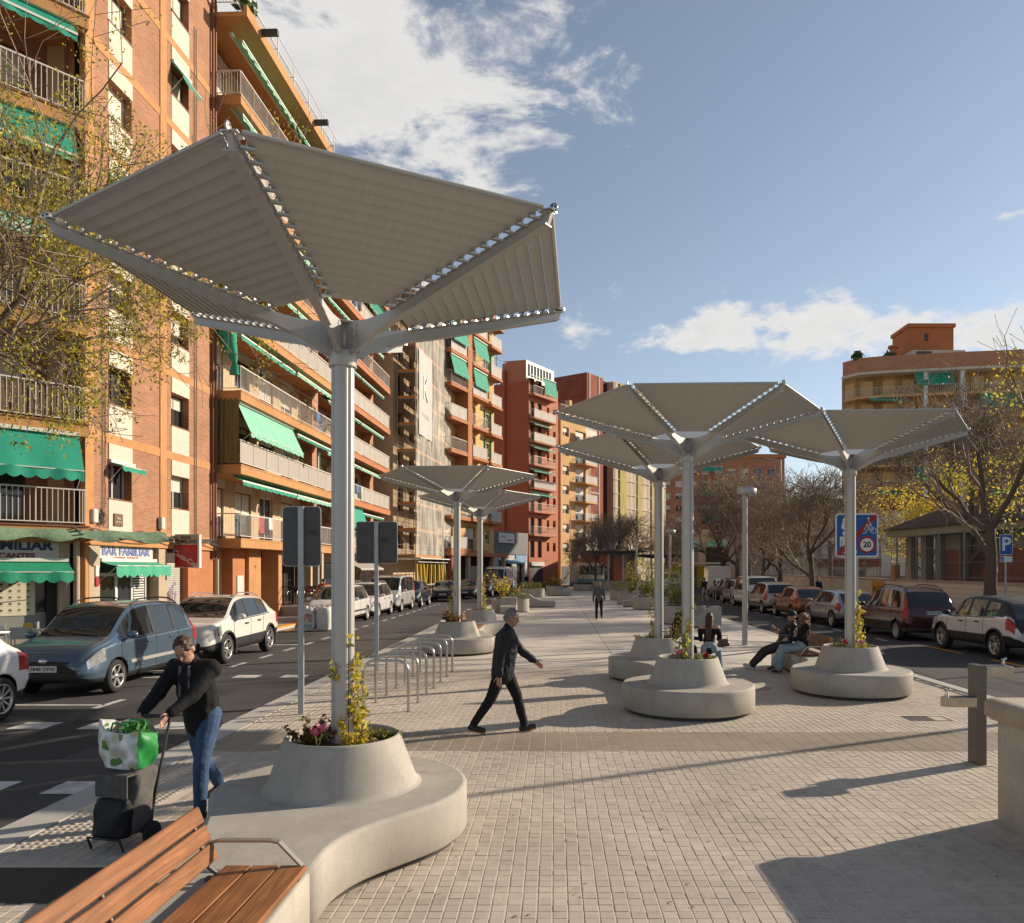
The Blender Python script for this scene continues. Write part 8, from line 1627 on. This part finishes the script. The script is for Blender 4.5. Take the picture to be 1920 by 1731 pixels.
def lemon_mat():
    m = bpy.data.materials.new('bag_lemon_print'); m.use_nodes = True; nt = m.node_tree; p = nt.nodes['Principled BSDF']; p.inputs['Roughness'].default_value = .45; N = nt.nodes.new; L = nt.links.new
    tc = N('ShaderNodeTexCoord'); v = N('ShaderNodeTexVoronoi'); v.inputs['Scale'].default_value = 9; L(tc.outputs['Object'],v.inputs['Vector']); cr = N('ShaderNodeValToRGB'); e = cr.color_ramp; e.interpolation = 'LINEAR'; e.elements.new(.30).color = (.50,.36,.06,1); e.elements[0].position = 0; e.elements[0].color = (.50,.36,.06,1); e.elements[1].position = .40; e.elements[1].color = (.46,.47,.44,1); L(v.outputs['Distance'],cr.inputs[0])
    n = N('ShaderNodeTexNoise'); n.inputs['Scale'].default_value = 7; L(tc.outputs['Object'],n.inputs['Vector']); mx = N('ShaderNodeMix'); mx.data_type = 'RGBA'; mr = N('ShaderNodeMapRange'); mr.inputs[1].default_value = .60; mr.inputs[2].default_value = .63; L(n.outputs[0],mr.inputs[0]); L(mr.outputs[0],mx.inputs[0]); L(cr.outputs[0],mx.inputs[6]); mx.inputs[7].default_value = (.08,.20,.05,1); L(mx.outputs[2],p.inputs['Base Color']); return m
bg_ = top('shopping_bag','white and green shopping bag with lemon print riding on the trolley','bag',(-3.46,6.24,.62),R(166)); g = G(); rs = random.Random(9); rings = []
nz, na = 12, 40
for i_ in range(nz+1):
    f = i_/nz; z = .36*f; w, d = .185+.055*math.sin(f*2.4), .115+.04*math.sin(f*2.2)
    rings.append([((w+.014*math.sin(5*q+f*7)+.008*math.sin(11*q-f*9))*math.copysign(abs(math.cos(q))**.45,math.cos(q)), (d+.012*math.sin(4*q-f*6))*math.copysign(abs(math.sin(q))**.45,math.sin(q)), z+.05*math.cos(q)*f*f+.03*f*math.sin(3*q)) for q in np.linspace(0,2*PI,na,endpoint=False)])
g.loft(rings,0,True,False); g.add(rings[0],[tuple(range(na))[::-1]]); g.obj('sack',lemon_mat(),bg_,fix=False); g = G(); q0, q1 = 16, 25; g.loft([[(x*1.012,y*1.012,z) for x,y,z in r_[q0:q1]] for r_ in rings],0,True,False,False); g.obj('green_side',M('bag_green',(.02,.22,.045),.5,var=.25,vs=8),bg_,fix=False)
g = G(); [g.tube([(x,s*.12,.30),(x*.8,s*.10,.40),(-x*.8,s*.10,.40),(-x,s*.12,.30)],.01,5) for x in (.1,) for s in (-1,1)]; g.obj('handle',M('bag_green',(.02,.25,.045),.5),bg_); g = G(); leaf_cloud(g,(-.08,0,.34),.12,50,.06,rs,0,.5); g.obj('vegetables',M('leek_green',(.06,.20,.04),.6,var=.3,vs=9),bg_,fix=False); bg_.scale = (.86,.9,.9)
g = G()
# ---------------- planting in the round planters
m_fl_p, m_fl_r = M('petal_pink',(.55,.13,.22),.6,var=.2,vs=20), M('petal_red',(.45,.015,.02),.6)
def climber(x, y, seed, label, hmax, side, dense=1., yellow=True, rr=.11):
    rs = random.Random(seed); t = top('climbing_plant',label,'plant',(x,y,.78),0,'plants in the round planters'); g = G(); st = G(); ph = rs.uniform(0,6)
    for v in range(3):
        ph2 = side+rs.uniform(-.9,.9); pts = []
        hh = hmax*rs.uniform(.6,1)
        for i in range(14): f = i/13; a = ph2+f*rs.choice((1.2,-1.0,.8)); r_ = rr+.025*math.sin(i*1.7+v); pts.append((r_*math.cos(a),r_*math.sin(a),f*hh))
        st.tube(pts,[.009-.006*i/13 for i in range(14)],4)
        for i in range(int(110*dense)): f = rs.random()**1.4; q = Vector(pts[int(f*13)]); d = Vector((q.x,q.y,0)).normalized() if q.xy.length > .01 else Vector((1,0,0)); leaf_cloud(g,tuple(q+d*rs.uniform(.0,.09)*(1.25-f)+Vector((rs.gauss(0,.02),rs.gauss(0,.02),rs.gauss(0,.03)))),.02,1,.032,rs)
    mats = [m_lf_y,m_lf_yg,m_lf_y,m_lf_g] if yellow else [m_lf_g,m_lf_yg,m_lf_o]; g.m = [rs.randrange(len(mats)) for _ in g.m]; g.obj('foliage',mats,t,fix=False); st.obj('stem',m_twig,t,fix=False)
def clump(x, y, seed, label, r, h, mats, n=420, cat='plant', size=.026):
    rs = random.Random(seed); t = top('low_shrub',label,cat,(x,y,.76),0,'plants in the round planters'); g = G(); st = G()
    for k in range(16):
        a, q = rs.uniform(0,6.3), rs.random()**.5*r; tip = Vector((q*1.15*math.cos(a),q*1.15*math.sin(a),h*rs.uniform(.5,1))); b = Vector((q*.5*math.cos(a),q*.5*math.sin(a),0)); st.tube([tuple(b),tuple(b.lerp(tip,.5)+Vector((0,0,.02))),tuple(tip)],.004,3)
        for _ in range(n//16): f = rs.uniform(.2,1.05); leaf_cloud(g,tuple(b.lerp(tip,f)),.035,1,size,rs)
    g.m = [rs.randrange(len(mats)) for _ in g.m]; g.obj('foliage',mats,t,fix=False); st.obj('stem',m_twig,t,fix=False)
def flower(x, y, z, seed, label, mat, s=1.):
    rs = random.Random(seed); t = top('flower',label,'flower',(x,y,.77),0,'flowers in the round planters'); g = G(); st = G()
    for k in range(4):
        c = Vector((rs.uniform(-.03,.03),rs.uniform(-.02,.02),z-.77+rs.uniform(-.03,.03))); st.tube([(0,0,0),tuple(c)],.004,4)
        for q in range(5):
            a = q*1.256; d = Vector((math.cos(a)*.6,math.sin(a)*.6,.8)).normalized(); b = d.cross(Vector((0,0,1))).normalized(); p = c; g.add([tuple(p),tuple(p+d*.03*s+b*.018*s),tuple(p+d*.055*s+Vector((0,0,.01))),tuple(p+d*.03*s-b*.018*s)],[(0,1,2,3)])
    g.obj('petals',mat,t,fix=False); st.obj('stem',m_lf_g,t,fix=False)
climber(-1.77,6.42,1,'yellow green climber twining up the near canopy pole',1.05,-.5,1.4); clump(-2.03,6.38,2,'dark reddish shrub in the near planter left of the pole',.19,.22,[m_lf_r,m_lf_o,m_lf_r,m_lf_g],520); clump(-1.45,6.5,3,'low green plants in the near planter right of the pole',.14,.09,[m_lf_g,m_lf_o],240)
flower(-1.88,6.10,.90,4,'pink cyclamen at the front of the near planter',m_fl_p,1.5); clump(-1.62,6.25,12,'small yellow green tuft at the foot of the near pole',.10,.16,[m_lf_y,m_lf_yg],200)
climber(2.10,12.12,5,'green climber on the pole of the middle front planter',1.0,-2.6,.9,False,.13); flower(1.90,11.82,.90,6,'pink flower in the middle front planter',m_fl_p,1.4); flower(2.36,11.92,.86,7,'red flower in the middle front planter',m_fl_r,1.2); clump(2.2,12.0,8,'low plants in the middle front planter',.28,.10,[m_lf_g,m_lf_o],300)
climber(5.33,13.85,9,'bright yellow climber beside the blue sign pole',1.15,-.6,1.6,True,.14); flower(5.40,13.52,.88,10,'pale pink flower in the right planter',M('petal_pale_pink',(.58,.26,.30),.6),1.4); flower(5.12,13.55,.90,11,'red flower in the right planter',m_fl_r,1.1); clump(5.38,13.8,13,'low green plants in the right planter',.3,.12,[m_lf_g,m_lf_yg],300); clump(5.05,13.7,14,'yellow sprig at the left rim of the right planter',.08,.24,[m_lf_y,m_lf_y],120)
climber(2.13,15.7,15,'climber on the pole of the half hidden planter',1.1,2.8,.8,False,.16); clump(2.4,15.65,16,'dark purple shrub in the half hidden planter',.25,.30,[m_lf_r,M('leaf_purple',(.04,.022,.03),.6),m_lf_o],420); clump(1.85,15.6,17,'low green plants in the half hidden planter',.2,.12,[m_lf_g,m_lf_o],240)
clump(-2.65,20.35,18,'russet shrub in the planter behind the racks',.33,.36,[m_lf_r,m_lf_o,M('leaf_orange',(.30,.12,.02),.6)],600,size=.035); climber(-2.6,20.45,19,'sparse climber on the pole behind the racks',1.3,2.5,.5,True,.14)
climber(-2.55,26.2,20,'yellow climber on the farthest left canopy pole',1.3,-.4,1.0,True,.14); clump(-2.6,26.1,21,'low plants in the farthest left round planter',.25,.14,[m_lf_g,m_lf_o],240)
# fallen leaves and litter on the ground
def litter():
    rs = np.random.RandomState(5); n = 420; X = rs.uniform(-4,7,n); Y = 4.9+rs.rand(n)**1.6*22; V = []; 
    a = rs.uniform(0,6.3,n); s = rs.uniform(.008,.022,n)
    P = np.stack([X,Y,np.full(n,.004)],1); d = np.stack([np.cos(a),np.sin(a),np.zeros(n)],1); b = np.stack([-np.sin(a)*.5,np.cos(a)*.5,np.full(n,.15)],1)
    V = np.stack([P-d*s[:,None],P+b*s[:,None],P+d*s[:,None]+np.array([0,0,.004]),P-b*s[:,None]*np.array([1,1,-1])],1).reshape(-1,3)
    link('fallen_leaves', from_np('fallen_leaves',V,np.arange(n*4).reshape(-1,4),[M('leaf_dry',(.22,.12,.05),.8),M('leaf_dry_dark',(.09,.06,.04),.8)],False,rs.randint(0,2,n)), None, label='small dry leaves scattered over the paving', cat='leaves', kind='stuff')
litter()
bpy.data.scenes.remove(TMP)
